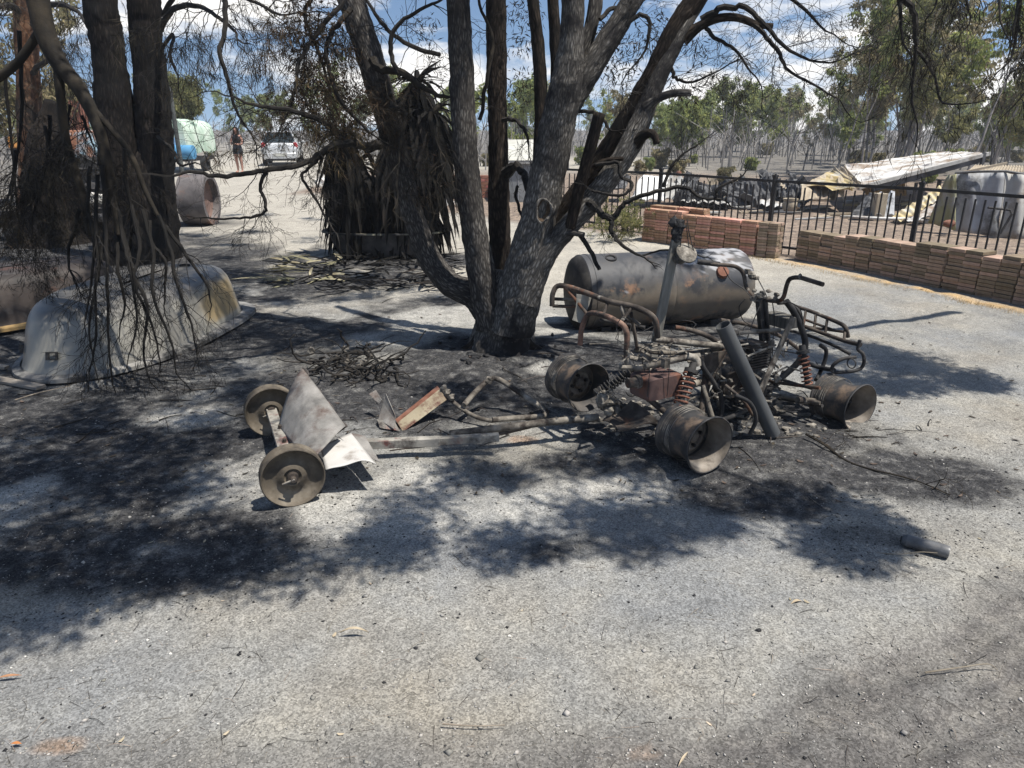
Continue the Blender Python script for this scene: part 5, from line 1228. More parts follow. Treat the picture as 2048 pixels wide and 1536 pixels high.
mb.grid(lambda s, t: (a_.lerp(b_, s)).lerp(d_.lerp(c_, s), t) + QF * 0.01 * math.sin(3 * t), 4, 6); obj('number_plate', mb, mat('bleached plate', [(0.20, 0.185, 0.155), (0.31, 0.29, 0.25)], scale=9), quad, solid=0.003)
# seat and main frame tubes
qtube('seat_rail', [(1308, 678, .42), (1345, 682, .42), (1400, 688, .40), (1438, 692, .38), (1455, 697, .36)], 0.017, M_ashtube)
qtube('seat_rail', [(1350, 655, .66), (1380, 660, .62), (1415, 672, .54), (1448, 692, .44)], 0.015, M_rust)
qtube('frame_tube', [(1252, 712, .47), (1262, 735, .46), (1300, 733, .42), (1330, 724, .38), (1375, 715, .33), (1400, 712, .30)], 0.017, M_ashtube)
qtube('frame_tube', [(1270, 700, .55), (1320, 705, .5), (1370, 706, .45), (1440, 697, .40)], 0.013, M_ashtube)
qtube('frame_tube', [(1452, 697, .36), (1436, 730, .36), (1420, 760, .36), (1408, 800, .36), (1400, 840, .36)], 0.015, M_rust)
qtube('frame_tube', [(1398, 712, .30), (1408, 738, .29), (1424, 760, .28), (1440, 785, .27), (1444, 812, .27), (1438, 845, .27)], 0.014, M_dark)
qtube('frame_tube', [(1455, 668, .52), (1500, 664, .48), (1560, 660, .42)], 0.0125, M_ashtube)
qtube('frame_tube', [(1572, 602, .50), (1588, 625, .48), (1606, 665, .45), (1610, 695, .44), (1596, 725, .44), (1560, 758, .44), (1522, 792, .44)], 0.0195, M_dark)
qtube('frame_tube', [(1440, 640, .8), (1500, 650, .8), (1560, 672, .75), (1600, 700, .7)], 0.013, M_rust)
qtube('frame_tube', [(1400, 842, .34), (1450, 838, .36), (1500, 815, .42), (1540, 790, .46)], 0.014, M_dark)
qtube('frame_tube', [(1330, 720, .7), (1400, 716, .75), (1460, 706, .75), (1530, 700, .7)], 0.013, M_rust)
qtube('frame_tube', [(1390, 810, .75), (1450, 800, .75), (1530, 772, .75)], 0.014, M_dark)
qtube('foot_bar', [(1470, 790, .12), (1500, 806, .08), (1512, 838, .08), (1500, 868, .10)], 0.011, M_dark)
qtube('foot_bar', [(1450, 770, .2), (1485, 800, .12), (1505, 830, .1)], 0.009, M_rust)
mb = MB(); A0, A1, A2 = Q(1398, 712, .30), Q(1455, 700, .32), Q(1418, 760, .31)
mb.grid(lambda s, t: A0.lerp(A1, s).lerp(A2, t), 3, 3); obj('gusset', mb, M_rust, quad, solid=0.005)
mb = MB(); mb.bar(Q(1586, 634, .30), Q(1514, 800, .22), 0.043, 0.008, up=QL); obj('flat_brace', mb, M_ashtube, quad, bevel=0.002)
# heat-browned silencer box
mb = MB(); bc = Q(1312, 767, .40); rot = Matrix((QF * 1, QL, Vector((0, 0, 1)))).transposed()
def sbox(s, t):
    k = s * 2 * math.pi; c, q = math.cos(k), math.sin(k); e = 9.0; g = (abs(c) ** e + abs(q) ** e) ** (-1 / e)
    ins = 1 - 0.07 * max(0, abs(t - .5) * 2 - .8) / .2
    pz = Vector((0.118 * c * g * ins, (t - .5) * 0.16, 0.062 * q * g * ins)); return bc + rot @ pz
mb.grid(sbox, 72, 12)
for t in (0, 1):
    n0 = len(mb.v); mb.add([sbox(i / 72, t) for i in range(72)], [tuple(range(72)) if t else tuple(range(71, -1, -1))])
obj('silencer_box', mb, mat('browned silencer', [(0.05, 0.032, 0.03), (0.10, 0.062, 0.055), (0.15, 0.10, 0.09)], scale=5, rough=0.7, bump=0.2, bscale=50, dirt=((0.20, 0.08, 0.045), 5, 0.55, 0.7)), quad, smooth=True)
mb = MB(); sp_ = Q(1262, 766, .36); mb.lathe([(-.02, 0), (-.02, .024), (.03, .026), (.03, .035), (.05, .036)], sp_, QF, 18); obj('outlet', mb, M_rust, quad, smooth=True)
for u in (1298, 1337): qtube('strap_wire', [(u + 4, 705, .30), (u + 1, 745, .30), (u - 3, 793, .31)], 0.0022, M_dark, seg=5)
qtube('exhaust_pipe', [(1418, 752, .48), (1450, 745, .55), (1490, 735, .62), (1515, 728, .66)], 0.042, M_dark, seg=18)
qtube('exhaust_pipe', [(1385, 768, .44), (1405, 760, .46), (1425, 752, .48)], 0.024, M_ashtube, seg=14)
mb = MB(); mb.tube([Q(1240, 735, .40), Q(1262, 735, .40)], .012, 8); obj('mount_lug', mb, M_ashtube, quad, smooth=True)
mb = MB(); mb.tube([Q(1290, 732, .30), Q(1312, 728, .30)], .013, 10); obj('mount_lug', mb, M_ashtube, quad, smooth=True)
mb = MB(); mb.box(Q(1330, 726, .32), (.03, .03, .05), rot); obj('mount_lug', mb, M_ashtube, quad)
# coil springs
def shock(a, b, R_=0.034, n=8, wire=0.0052, m=M_coil):
    a, b = Q(*a), Q(*b); d = (b - a); ln = d.length; d.normalize(); x = d.orthogonal().normalized(); y = d.cross(x)
    s = thing('shock_absorber', None, None, a - wloc(quad)); s.parent = quad
    mb = MB(); pts = []
    for i in range(n * 16 + 1):
        t = i / (n * 16); k = 2 * math.pi * n * t; pts.append(a + d * (ln * (.22 + .70 * t)) + (x * math.cos(k) + y * math.sin(k)) * R_)
    mb.tube(pts, wire, 6); obj('coil', mb, m, s, smooth=True)
    mb = MB(); mb.lathe([(0, .012), (0, .018), (ln * .12, .020), (ln * .13, .036), (ln * .2, .036), (ln * .2, .016), (ln * .9, .014), (ln * .92, .034), (ln * .97, .034), (ln, .012)], a, d, 18); obj('damper', mb, M_dark, s, smooth=True)
shock((1388, 725, .30), (1352, 832, .24)); shock((1604, 690, .30), (1616, 776, .22), 0.028, 7, .0046); shock((1268, 735, .62), (1200, 785, .72), 0.030, 8, .0046, M_dark); shock((1540, 690, .78), (1510, 745, .86), 0.028, 7, .0046, M_dark)
qtube('shock_mount', [(1375, 712, .32), (1392, 718, .30), (1395, 732, .29)], .02, M_ashtube)
# handlebar, steering column
qtube('handlebar', [(1395, 523, .95), (1438, 529, .86), (1470, 533, .80), (1486, 546, .78), (1493, 575, .75), (1508, 594, .66), (1532, 600, .54), (1556, 602, .44), (1567, 594, .39), (1573, 572, .36), (1580, 558, .34), (1598, 555, .27), (1620, 561, .20), (1646, 569, .11)], 0.0125, M_rust, n=6)
hp_ = [Q(1440, 529, .86), Q(1395, 523, .95)]; mb = MB(); mb.tube(hp_, .0165, 12); obj('grip_sleeve', mb, M_dark, quad, smooth=True)
mb = MB(); mb.blob(Q(1503, 551, .74), (.022, .03, .026), 3, 10, .5); mb.box(Q(1512, 556, .72), (.03, .025, .02), rot); mb.box(Q(1495, 543, .76), (.02, .03, .03), rot); obj('brake_perch', mb, M_ashlump, quad)
mb = MB(); rr = random.Random(3)
for i in range(12): mb.blob(Q(1530 + rr.uniform(-24, 24), 590 + rr.uniform(-9, 9), .54 + rr.uniform(-.1, .1)), (.018 * rr.uniform(.6, 1.5), .018, .014 * rr.uniform(.6, 1.4)), i, 8, .5)
tag(obj('bar_clamp', mb, M_ashlump, quad), kind='stuff')
mb = MB(); mb.blob(Q(1600, 553, .27), (.012, .012, .018), 5, 8, .3); obj('lever_stub', mb, M_rust, quad)
qtube('steering_column', [(1530, 595, .54), (1534, 640, .54), (1538, 700, .54), (1540, 745, .54)], .013, M_dark)
mb = MB(); mb.bar(Q(1522, 598, .56), Q(1530, 680, .56), .07, .03, up=QL); obj('column_shroud', mb, M_dark, quad, bevel=.004)
for spec in ([(1447, 535, .85), (1462, 560, .8), (1490, 580, .72), (1510, 605, .62)], [(1516, 558, .70), (1525, 575, .66), (1532, 590, .6), (1536, 610, .55)], [(1490, 598, .7), (1478, 615, .72), (1486, 640, .72), (1500, 650, .7)], [(1550, 600, .5), (1575, 603, .45), (1600, 618, .4), (1606, 650, .4)], [(1545, 605, .5), (1549, 640, .5), (1545, 700, .5), (1550, 740, .45)], [(1520, 610, .55), (1500, 660, .5), (1490, 700, .45), (1480, 760, .4)], [(1420, 700, .4), (1440, 735, .35), (1436, 780, .33)], [(1300, 690, .45), (1285, 715, .42), (1290, 745, .4)]):
    qtube('cable', spec, .0032, M_dark, seg=5)
# front rack and bumper
qtube('front_rack_rail', [(1588, 612, .72), (1620, 622, .60), (1655, 636, .46), (1682, 648, .35), (1692, 657, .31), (1696, 674, .30)], .0125, M_rust)
qtube('front_rack_rail', [(1560, 640, .75), (1600, 650, .6), (1650, 668, .42), (1690, 682, .26), (1722, 690, .15)], .0125, M_rust)
qtube('front_rack_rail', [(1575, 660, .7), (1620, 672, .55), (1665, 690, .38), (1700, 708, .25)], .010, M_dark)
qtube('front_rack_hoop', [(1556, 606, .55), (1575, 606, .55), (1592, 616, .53), (1602, 634, .52), (1605, 652, .52)], .012, M_dark)
for a, b in (((1612, 620, .63), (1606, 655, .56)), ((1655, 636, .46), (1650, 668, .42)), ((1690, 660, .32), (1688, 682, .27)), ((1632, 627, .55), (1628, 662, .5)), ((1600, 652, .6), (1690, 664, .33)), ((1590, 632, .66), (1672, 662, .38))): qtube('front_rack_bar', [a, b], .0085, M_rust)
qtube('bumper_hoop', [(1720, 680, .15), (1716, 698, .15), (1726, 708, .13), (1728, 725, .12), (1720, 738, .13), (1700, 743, .16), (1668, 744, .22), (1666, 731, .22), (1685, 718, .19), (1712, 714, .15)], .0105, M_dark)
qtube('bumper_stay', [(1640, 690, .35), (1652, 700, .33), (1650, 720, .33), (1640, 745, .33), (1632, 760, .3)], .0125, M_dark)
qtube('bumper_stay', [(1600, 722, .4), (1640, 735, .33), (1668, 740, .22)], .014, M_dark)
mb = MB(); hc = Q(1703, 727, .15); mb.tube([hc + QF * .0 + Vector((0, 0, .028 * math.sin(k * .4))) + QL * .028 * -math.cos(k * .4) for k in range(16)], .004, 5, closed=True); obj('lamp_ring', mb, M_dark, quad)
mb = MB(); mb.box(Q(1562, 640, .55), (.10, .18, .07), rot); obj('radiator', mb, mat('radiator fins', [(0.03, 0.03, 0.028), (0.16, 0.15, 0.13)], scale=70, stretch=(1, 1, .1)), quad, bevel=.004)
# suspension arms and axles
for a, b, r_2, m_ in (((1530, 762, .5), (1640, 776, .13), .011, M_rust), ((1520, 785, .5), (1640, 806, .13), .012, M_ashtube), ((1550, 795, .5), (1645, 812, .13), .010, M_dark), ((1535, 750, .5), (1665, 790, .2), .009, M_dark), ((1500, 735, .65), (1470, 720, .85), .011, M_dark), ((1595, 800, .22), (1660, 806, .2), .02, M_ashtube),
                    ((1190, 782, .80), (1372, 878, .18), .019, M_dark), ((1300, 800, .40), (1385, 870, .2), .016, M_rust), ((1405, 770, .3), (1425, 835, .22), .013, M_ashtube), ((1412, 740, .35), (1402, 840, .25), .017, M_rust)):
    qtube('suspension_arm', [a, b], r_2, m_)
mb = MB(); rr = random.Random(9)
for i in range(9): mb.blob(Q(1217 + rr.uniform(-16, 18), 803 + rr.uniform(-14, 22), .60 + rr.uniform(-.07, .07)), (.04 * rr.uniform(.6, 1.1), .04, .036 * rr.uniform(.6, 1.2)), 20 + i, 10, .6)
for i in range(40):
    p = Q(1217 + rr.uniform(-20, 20), 800 + rr.uniform(-14, 14), .55); d = Vector((rr.gauss(0, 1), rr.gauss(0, .6), rr.gauss(.3, .8))).normalized(); mb.tube([p, p + d * .05], [.003, .001], 4, cap=False)
obj('differential', mb, M_ashlump, quad)
mb = MB(); e0, e1, e2, e3 = Q(1205, 842, .55), Q(1262, 800, .5), Q(1322, 848, .28), Q(1240, 858, .35)
mb.grid(lambda s, t: e0.lerp(e1, s).lerp(e3.lerp(e2, s), t) + Vector((0, 0, .012 * math.sin(6 * s + 4 * t))), 8, 8); obj('skid_plate', mb, M_rust, quad, solid=.006)
# engine block with cooling fins, carburettor and debris
eng = thing('engine', None, None, Q(1490, 745, .55) - wloc(quad)); eng.parent = quad
mb = MB(); mb.box(Q(1480, 765, .52), (.26, .22, .16), rot, .85); obj('crankcase', mb, M_dark, eng, bevel=.012)
mb = MB()
for k in range(9): mb.box(Q(1500, 715 - k * 0 , .56) + Vector((0, 0, -.05 + k * .017)), (.17 - .004 * k, .16, .007), rot)
mb.box(Q(1500, 715, .56) + Vector((0, 0, .02)), (.12, .12, .16), rot); obj('cylinder', mb, M_rust, eng)
mb = MB(); mb.lathe([(-.03, 0), (-.03, .07), (-.02, .08), (.0, .08)], Q(1468, 770, .40), -QL, 22); obj('clutch_cover', mb, M_rust, eng, smooth=True)
mb = MB(); rr = random.Random(13)
for i in range(70):
    c = Q(1500 + rr.uniform(-85, 70), 745 + rr.uniform(-60, 75), .5 + rr.uniform(-.2, .25))
    if c.z < .03: c.z = .03
    q = rr.random()
    rm = Matrix.Rotation(rr.uniform(0, 6), 3, 'Z') @ Matrix.Rotation(rr.uniform(0, 3), 3, 'X')
    if q < .35: mb.box(c, (rr.uniform(.015, .06), rr.uniform(.01, .04), rr.uniform(.008, .03)), rm)
    elif q < .6: mb.blob(c, (rr.uniform(.01, .035), rr.uniform(.01, .03), rr.uniform(.01, .03)), i, 8, .6)
    else: mb.tube([c, c + rm @ Vector((rr.uniform(.05, .16), rr.uniform(-.03, .03), 0)), c + rm @ Vector((rr.uniform(.1, .22), rr.uniform(-.06, .06), .02))], rr.uniform(.003, .008), 6)
tag(obj('engine_debris', mb, M_ashlump, eng), kind='stuff')
mb = MB(); rr = random.Random(17)
for i in range(46):
    c = Q(rr.uniform(1250, 1420), rr.uniform(685, 730), rr.uniform(.35, .65)); rm = Matrix.Rotation(rr.uniform(0, 6), 3, 'Z') @ Matrix.Rotation(rr.uniform(-.5, .5), 3, 'X')
    if rr.random() < .5: mb.box(c, (rr.uniform(.02, .09), rr.uniform(.01, .03), rr.uniform(.004, .012)), rm)
    else: mb.tube([c, c + rm @ Vector((rr.uniform(.04, .12), rr.uniform(-.03, .03), 0)), c + rm @ Vector((rr.uniform(.1, .2), rr.uniform(-.05, .05), -.02))], rr.uniform(.002, .006), 5)
tag(obj('frame_debris', mb, M_ashlump, quad), kind='stuff')
mb = MB(); rr = random.Random(29)
for i in range(64):
    p = Q(rr.uniform(1240, 1640), rr.uniform(640, 800), rr.uniform(.25, .75)); d = Vector((rr.gauss(0, 1), rr.gauss(0, 1), rr.gauss(-.3, .8))).normalized(); pts = [p]
    for j in range(7):
        d = (d + Vector((rr.gauss(0, .55), rr.gauss(0, .55), rr.gauss(-.12, .5)))).normalized(); p = p + d * rr.uniform(.012, .035); p.z = max(p.z, .02); pts.append(p.copy())
    mb.tube(pts, rr.uniform(.0012, .003), 4)
tag(obj('wire_tangle', mb, M_dark, quad), kind='stuff')
mb = MB(); rr = random.Random(30)
for i in range(150):
    g = Z(rr.uniform(1180, 1660), rr.uniform(800, 880)); sz = rr.uniform(.006, .026)
    mb.blob((g.x, g.y, gz(g.x, g.y) + sz * .3), (sz * rr.uniform(.6, 1.6), sz, sz * .6), i, 6, .7)
tag(obj('melted_slag', mb, M_ashlump, quad), kind='stuff')

# ---------------------------------------------------------------- pipe leaning on the quad
mb = MB(); pa, pb = Q(1446, 650, .26), Z(1546, 868, .035)
d = (pb - pa); ln = d.length; mb.lathe([(0, .036), (0, .040), (ln, .040), (ln, .036), (ln * .5, .0365), (0.001, .036)], pa, d, 28)
tag(obj('leaning_pipe', mb, mat('dull grey pipe', [(0.040, 0.043, 0.045), (0.065, 0.068, 0.07), (0.085, 0.087, 0.088)], scale=3, rough=0.6, bump=0.08, dirt=((0.15, 0.145, 0.14), 6, 0.6, 0.75)), smooth=True), 'straight dark grey pipe leaning against the quad bike', 'pipe')

# ---------------------------------------------------------------- horizontal steel tank behind the quad
tk = thing('steel_tank', 'scorched cylindrical steel tank lying on its side behind the quad bike', 'tank', (1.3, 6.1, 0))
ta, tb = Vector((.56, 5.88, .325)), Vector((2.0, 6.26, .325)); d = tb - ta; ln = d.length; d.normalize(); rT = .315
mb = MB(); mb.lathe([(0, rT * .985), (.005, rT), (.05, rT), (.052, rT * 1.012), (.075, rT * 1.012), (.077, rT), *[(.08 + (ln * .5 - .09) * k / 24, rT) for k in range(25)], (ln * .5, rT * .990), *[(ln * .5 + .008 + (ln * .5 - .09) * k / 24, rT) for k in range(25)], (ln - .03, rT * .985), (ln, rT * .93)], ta, d, 120)
M_tank = mat('scorched tank', [(0.04, 0.038, 0.036), (0.09, 0.08, 0.068), (0.17, 0.145, 0.115)], scale=4.6, rough=0.6, bump=0.12, bscale=30, spec=0.35, dirt=((0.030, 0.031, 0.035), 3.6, 0.50, 0.57), overlay2=((0.24, 0.14, 0.085), 4.2, 0.56, 0.63))
stain(M_tank, 'soot', (0.05, 0.052, 0.058)); stain(M_tank, 'tan', (0.17, 0.135, 0.098)); stain(M_tank, 'flake', (0.30, 0.30, 0.31))
sh = obj('shell', mb, M_tank, tk, smooth=True)
set_attr(sh, 'flake', lambda x, y, z: sstep(0.50, 0.62, np.exp(-((x - 1.75) / .5) ** 2) * sstep(.40, .56, z) * .62 + .8 * nz_(x, y, z, 26, 97)))
set_attr(sh, 'soot', lambda x, y, z: sstep(.2, .7, sstep(.36, .5, z) * .7 + .5 * nz_(x, y, z, 5, 98)) * .8)
set_attr(sh, 'tan', lambda x, y, z: sstep(.25, .75, np.exp(-((z - .24) / .12) ** 2) * .75 + .6 * nz_(x, y, z, 4, 99)) * .7)
# finer shell so the flaking paint has ragged edges
mb = MB(); mb.lathe([(0.0, rT * .985), (-.03, rT * .93), (-.055, rT * .75), (-.07, rT * .45), (-.075, 0)], ta, d, 48); obj('end_cap', mb, M_dark, tk, smooth=True)
mb = MB(); mb.lathe([(ln, rT * .93), (ln + .03, rT * .75), (ln + .05, rT * .4), (ln + .055, 0)], ta, d, 40); obj('end_cap', mb, M_dark, tk, smooth=True)
mb = MB(); fp = ta + d * (ln * .8) + Vector((.05, -.26, .16)); mb.lathe([(0, .055), (.02, .055), (.035, .045), (.035, 0)], fp, (0.05, -.85, .55), 18); obj('flange', mb, M_coil, tk, smooth=True)
mb = MB(); fp = ta + d * .24 + Vector((.02, -.1, .285)); mb.lathe([(0, .05), (.02, .05), (.02, .035), (0, .034), (0, 0)], fp, (0, -.3, .95), 18); obj('filler_neck', mb, M_dark, tk, smooth=True)
for k in (.12, .80):
    mb = MB(); c = ta + d * ln * k; mb.box((c.x, c.y, .03), (.09, .42, .07), Matrix.Rotation(math.atan2(d.y, d.x), 3, 'Z')); obj('cradle', mb, M_dark, tk)

# ---------------------------------------------------------------- leaning stake with a burnt lamp on top
st = thing('leaning_stake', 'pale leaning stake with a charred lamp dangling from its burnt top', 'stake', (P(1298, 755, 4.62).x, 4.62, 0))
mb = MB(); s0, s1 = P(1296, 762, 4.62), P(1352, 480, 4.55); mb.bar(s0, s1, .062, .028, up=(.3, -1, 0)); obj('pole', mb, mat('bleached stake', [(0.17, 0.16, 0.135), (0.26, 0.245, 0.21), (0.33, 0.315, 0.275)], scale=6, stretch=(3, 3, .5), dirt=((0.07, 0.06, 0.05), 5, .55, .7)), st, bevel=.004)
mb = MB(); s2 = P(1360, 440, 4.54); mb.bar(s1, s2, .055, .028, up=(.3, -1, 0)); rr = random.Random(19)
for i in range(9): mb.blob(s1.lerp(s2, rr.uniform(.2, 1.1)) + Vector((rr.gauss(0, .012), -.01, rr.gauss(0, .012))), (.03, .02, .035), 40 + i, 8, .6)
obj('charred_head', mb, M_char, st)
mb = MB()
for spec in ([(1374, 438), (1378, 465), (1384, 490), (1388, 503)], [(1366, 450), (1362, 480), (1360, 500)], [(1372, 445), (1376, 480), (1379, 502)]):
    mb.tube([P(u, v, 4.53) for u, v in spec], .003, 5)
obj('wire', mb, M_dark, st)
mb = MB(); lc = P(1372, 507, 4.53); mb.lathe([(-.008, 0), (-.008, .062), (0, .072), (.012, .07), (.022, .05), (.03, .02), (.03, 0)], lc, (.25, -.8, .75), 24); mb.blob(lc + Vector((-.03, .01, -.04)), (.045, .03, .03), 7, 10, .5)
obj('lamp_dish', mb, M_ashlump, st, smooth=True)

# ---------------------------------------------------------------- burnt tow cart
cart = thing('burnt_cart', 'wrecked two-wheeled cart with bent sheet-metal tray and long drawbar in the foreground', 'cart', (-0.9, 3.3, 0))
M_cart = mat('bare sheet metal', [(0.10, 0.095, 0.088), (0.19, 0.18, 0.165), (0.28, 0.265, 0.245)], scale=9, rough=0.65, bump=0.3, bscale=50, stretch=(1, 1, .35), dirt=((0.08, 0.055, 0.045), 6, .50, .66), spec=.35)
M_cartdk = mat('browned inner metal', [(0.055, 0.048, 0.044), (0.12, 0.105, 0.095)], scale=7, rough=.7, dirt=((0.17, 0.06, 0.05), 6, .56, .68))
M_redpaint = mat('flaking red paint', [(0.13, 0.12, 0.105), (0.26, 0.245, 0.215), (0.36, 0.335, 0.29)], scale=8, rough=.8, dirt=((0.14, 0.062, 0.055), 5, .54, .62), overlay2=((0.05, 0.042, 0.038), 9, .50, .64))
M_hubcap = mat('brown dished wheel', [(0.055, 0.046, 0.036), (0.10, 0.083, 0.062), (0.19, 0.165, 0.13)], scale=7, rough=.75, bump=.2, bscale=60, dirt=((0.03, 0.026, 0.024), 6, .52, .66))
ax = Vector((-.41, .912, 0)).normalized()
def cart_wheel(c, r=.143):
    w = thing('wheel', None, None, Vector(c) - wloc(cart)); w.parent = cart; c = Vector(c)
    prof = [(.0, r * .93), (-.006, r * .965), (-.004, r * 1.0), (.012, r * 1.01), (.018, r * .96), (.035, r * .94), (.052, r * .96), (.058, r * 1.0), (.07, r * .99), (.066, r * .9), (.03, r * .86), (.012, r * .90)]
    mb = MB(); mb.lathe(prof, c, ax, 44, close=True); obj('rim', mb, M_hubcap, w, smooth=True)
    mb = MB(); mb.lathe([(.012, r * .90), (.028, r * .80), (.034, r * .62), (.030, r * .48), (.018, r * .40), (.012, r * .28), (.022, r * .22), (.022, 0)], c, ax, 40); obj('dish', mb, M_hubcap, w, smooth=True)
    mb = MB(); mb.lathe([(.02, .026), (-.002, .024), (-.004, .014), (-.022, .013), (-.024, 0)], c, ax, 16); obj('hub', mb, M_rust, w, smooth=True)
    mb = MB(); q = c - ax * .02; mb.tube([q + Vector((.005, 0, .004)), q + Vector((-.05, -.006, -.018))], .005, 6); obj('split_pin', mb, M_ashtube, w)
    return w
cn_, cf_ = P(587, 964, 2.87), P(543, 833, 3.70)
cn_.z = .138; cf_.z = .15
ax = (cf_ - cn_).normalized()
cart_wheel(cn_); w2 = cart_wheel(cf_ - ax * .07)
mb = MB(); mb.bar(cn_ + ax * .05, cf_ - ax * .03, .055, .03); obj('axle', mb, M_redpaint, cart, bevel=.003)
mb = MB()
for k in (.25, .42, .62): mb.lathe([(0, .012), (.018, .011), (.018, 0)], cn_.lerp(cf_, k) + Vector((.012, 0, .015)), (0.1, 0, 1), 6)
obj('bolt', mb, M_rust, cart)
def sheet4(a, b, c, d_, nu, nv, fn=None):
    mb = MB()
    def q(s, t):
        p = a.lerp(b, s).lerp(d_.lerp(c, s), t)
        return p + (fn(s, t) if fn else Vector((0, 0, 0)))
    mb.grid(q, nu, nv); return mb
S_a, S_b, S_c, S_d = P(604, 735, 3.62), P(691, 856, 3.22), P(618, 922, 2.96), P(556, 852, 3.42)
rr = random.Random(2)
mb = sheet4(S_a, S_b, S_c, S_d, 18, 18, lambda s, t: Vector((0.3, -1, 0.4)) * .011 * float(fbm(s * 5, t * 5, None, 3, 8)) + Vector((0, 0, 1)) * (.012 * math.sin(t * 4 + s * 2) + .05 * t * (t - 1) * -1 * 1.2) + Vector((0, -1, 0)) * .03 * math.sin(math.pi * t))
obj('tray_sheet', mb, M_cart, cart, smooth=True, solid=.003)
E_b, E_a = P(668, 872, 3.30), P(603, 782, 3.68)
mb = sheet4(S_a + Vector((.004, -.004, .003)), S_b + Vector((.004, -.004, .003)), E_b, E_a, 20, 3, lambda s, t: Vector((.012 * math.sin(s * 21) * (1 - t), 0, .008 * math.sin(s * 14) * (1 - t))))
obj('tray_lip', mb, M_cartdk, cart, smooth=True, solid=.003)
F_a, F_b, F_c, F_d = P(640, 893, 3.18), P(702, 866, 3.32), P(753, 931, 3.02), P(652, 944, 2.96)
mb = sheet4(F_a, F_b, F_c, F_d, 14, 14, lambda s, t: Vector((0, 0, .035 * math.sin(math.pi * s) * t + .012 * math.sin(7 * s + 2) * t * t)))
obj('tray_flap', mb, mat('bright sheet metal', [(0.40, 0.385, 0.36), (0.52, 0.50, 0.47)], scale=6, rough=.5, dirt=((0.20, 0.17, 0.14), 6, .56, .7), bump=.1), cart, smooth=True, solid=.003)
mb = sheet4(P(700, 866, 3.33), P(730, 872, 3.36), P(760, 925, 3.12), P(740, 915, 3.1), 4, 8); obj('tray_edge', mb, M_cart, cart, solid=.003)
d0, d1, d2, d3 = Z(728, 888, .07), Z(880, 882, .075), Z(998, 874, .08), Z(1196, 834, .11)
mb = MB(); mb.bar(d0, d1, .045, .045); obj('drawbar', mb, M_redpaint, cart, bevel=.003)
mb = MB(); mb.bar(d1 - (d1 - d0) * .02 + Vector((0, 0, .002)), d2, .04, .04); obj('drawbar', mb, M_redpaint, cart, bevel=.003)
mb = MB(); mb.tube([Z(900, 868, .09), Z(985, 858, .095), Z(1090, 845, .105), d3], .021, 12)
obj('drawbar_pipe', mb, M_ashtube, cart, smooth=True)
mb = MB(); mb.tube([Z(940, 878, .05), Z(1010, 864, .07), Z(1060, 852, .085)], .014, 10); obj('drawbar_pipe', mb, M_rust, cart, smooth=True)
mb = MB()
for u in (1112, 1130, 1150): p = Z(u, 842 - (u - 1112) * .13, .106); mb.lathe([(-.006, .024), (.006, .024)], p, d3 - d2, 12)
obj('pipe_band', mb, M_dark, cart)
# angle bracket and bent tube loop
b0, b1, b2, b3 = P(795, 846, 3.78), P(880, 778, 3.98), P(893, 800, 3.92), P(806, 864, 3.72)
mb = sheet4(b0, b1, b2, b3, 6, 3); obj('bracket', mb, mat('yellowed bracket', [(0.20, 0.165, 0.11), (0.32, 0.28, 0.20)], scale=9, dirt=((0.09, 0.04, 0.03), 7, .52, .64)), cart, solid=.005)
mb = sheet4(b0, b1, b1 + Vector((-.02, .05, .0)), b0 + Vector((-.02, .05, .0)), 6, 2); obj('bracket', mb, M_coil, cart, solid=.004)
g0, g1, g2, g3 = P(757, 838, 3.80), P(772, 788, 3.86), P(790, 830, 3.76), P(788, 858, 3.70)
mb = sheet4(g0, g1, g2, g3, 5, 5, lambda s, t: Vector((0, .02 * math.sin(3 * s), 0))); obj('bracket', mb, M_cart, cart, solid=.004)
mb = sheet4(P(754, 838, 3.8), P(790, 845, 3.74), P(800, 862, 3.70), P(760, 856, 3.74), 3, 3); obj('bracket', mb, M_redpaint, cart, solid=.004)
mb = sheet4(P(738, 788, 3.95), P(752, 780, 3.98), P(764, 800, 3.9), P(758, 808, 3.9), 3, 3); obj('bracket', mb, M_cart, cart, solid=.004)
def ytube(name, pts, r, m_, parent, n=5):
    A = catmull([tuple(P(*p)) for p in pts], n); mb = MB(); mb.tube([Vector(a) for a in A], r, 12); return obj(name, mb, m_, parent, smooth=True)
ytube('tube_loop', [(886, 778, 3.97), (900, 798, 3.94), (930, 822, 3.88), (958, 836, 3.83), (985, 842, 3.80)], .013, M_ashtube, cart)
ytube('tube_loop', [(928, 810, 3.88), (950, 785, 3.98), (975, 762, 4.06), (992, 757, 4.08), (1020, 772, 4.05), (1060, 800, 3.98), (1088, 818, 3.93), (1092, 828, 3.9), (1080, 833, 3.88), (1030, 836, 3.84), (985, 840, 3.80)], .0165, M_ashtube, cart)
mb = MB(); rr = random.Random(23)
for (u, v, y) in ((888, 776, 3.97), (895, 785, 3.95), (903, 795, 3.92), (978, 760, 4.05)): mb.blob(P(u, v, y), (.02, .02, .022), u, 8, .7)
obj('weld_lump', mb, M_ashlump, cart)

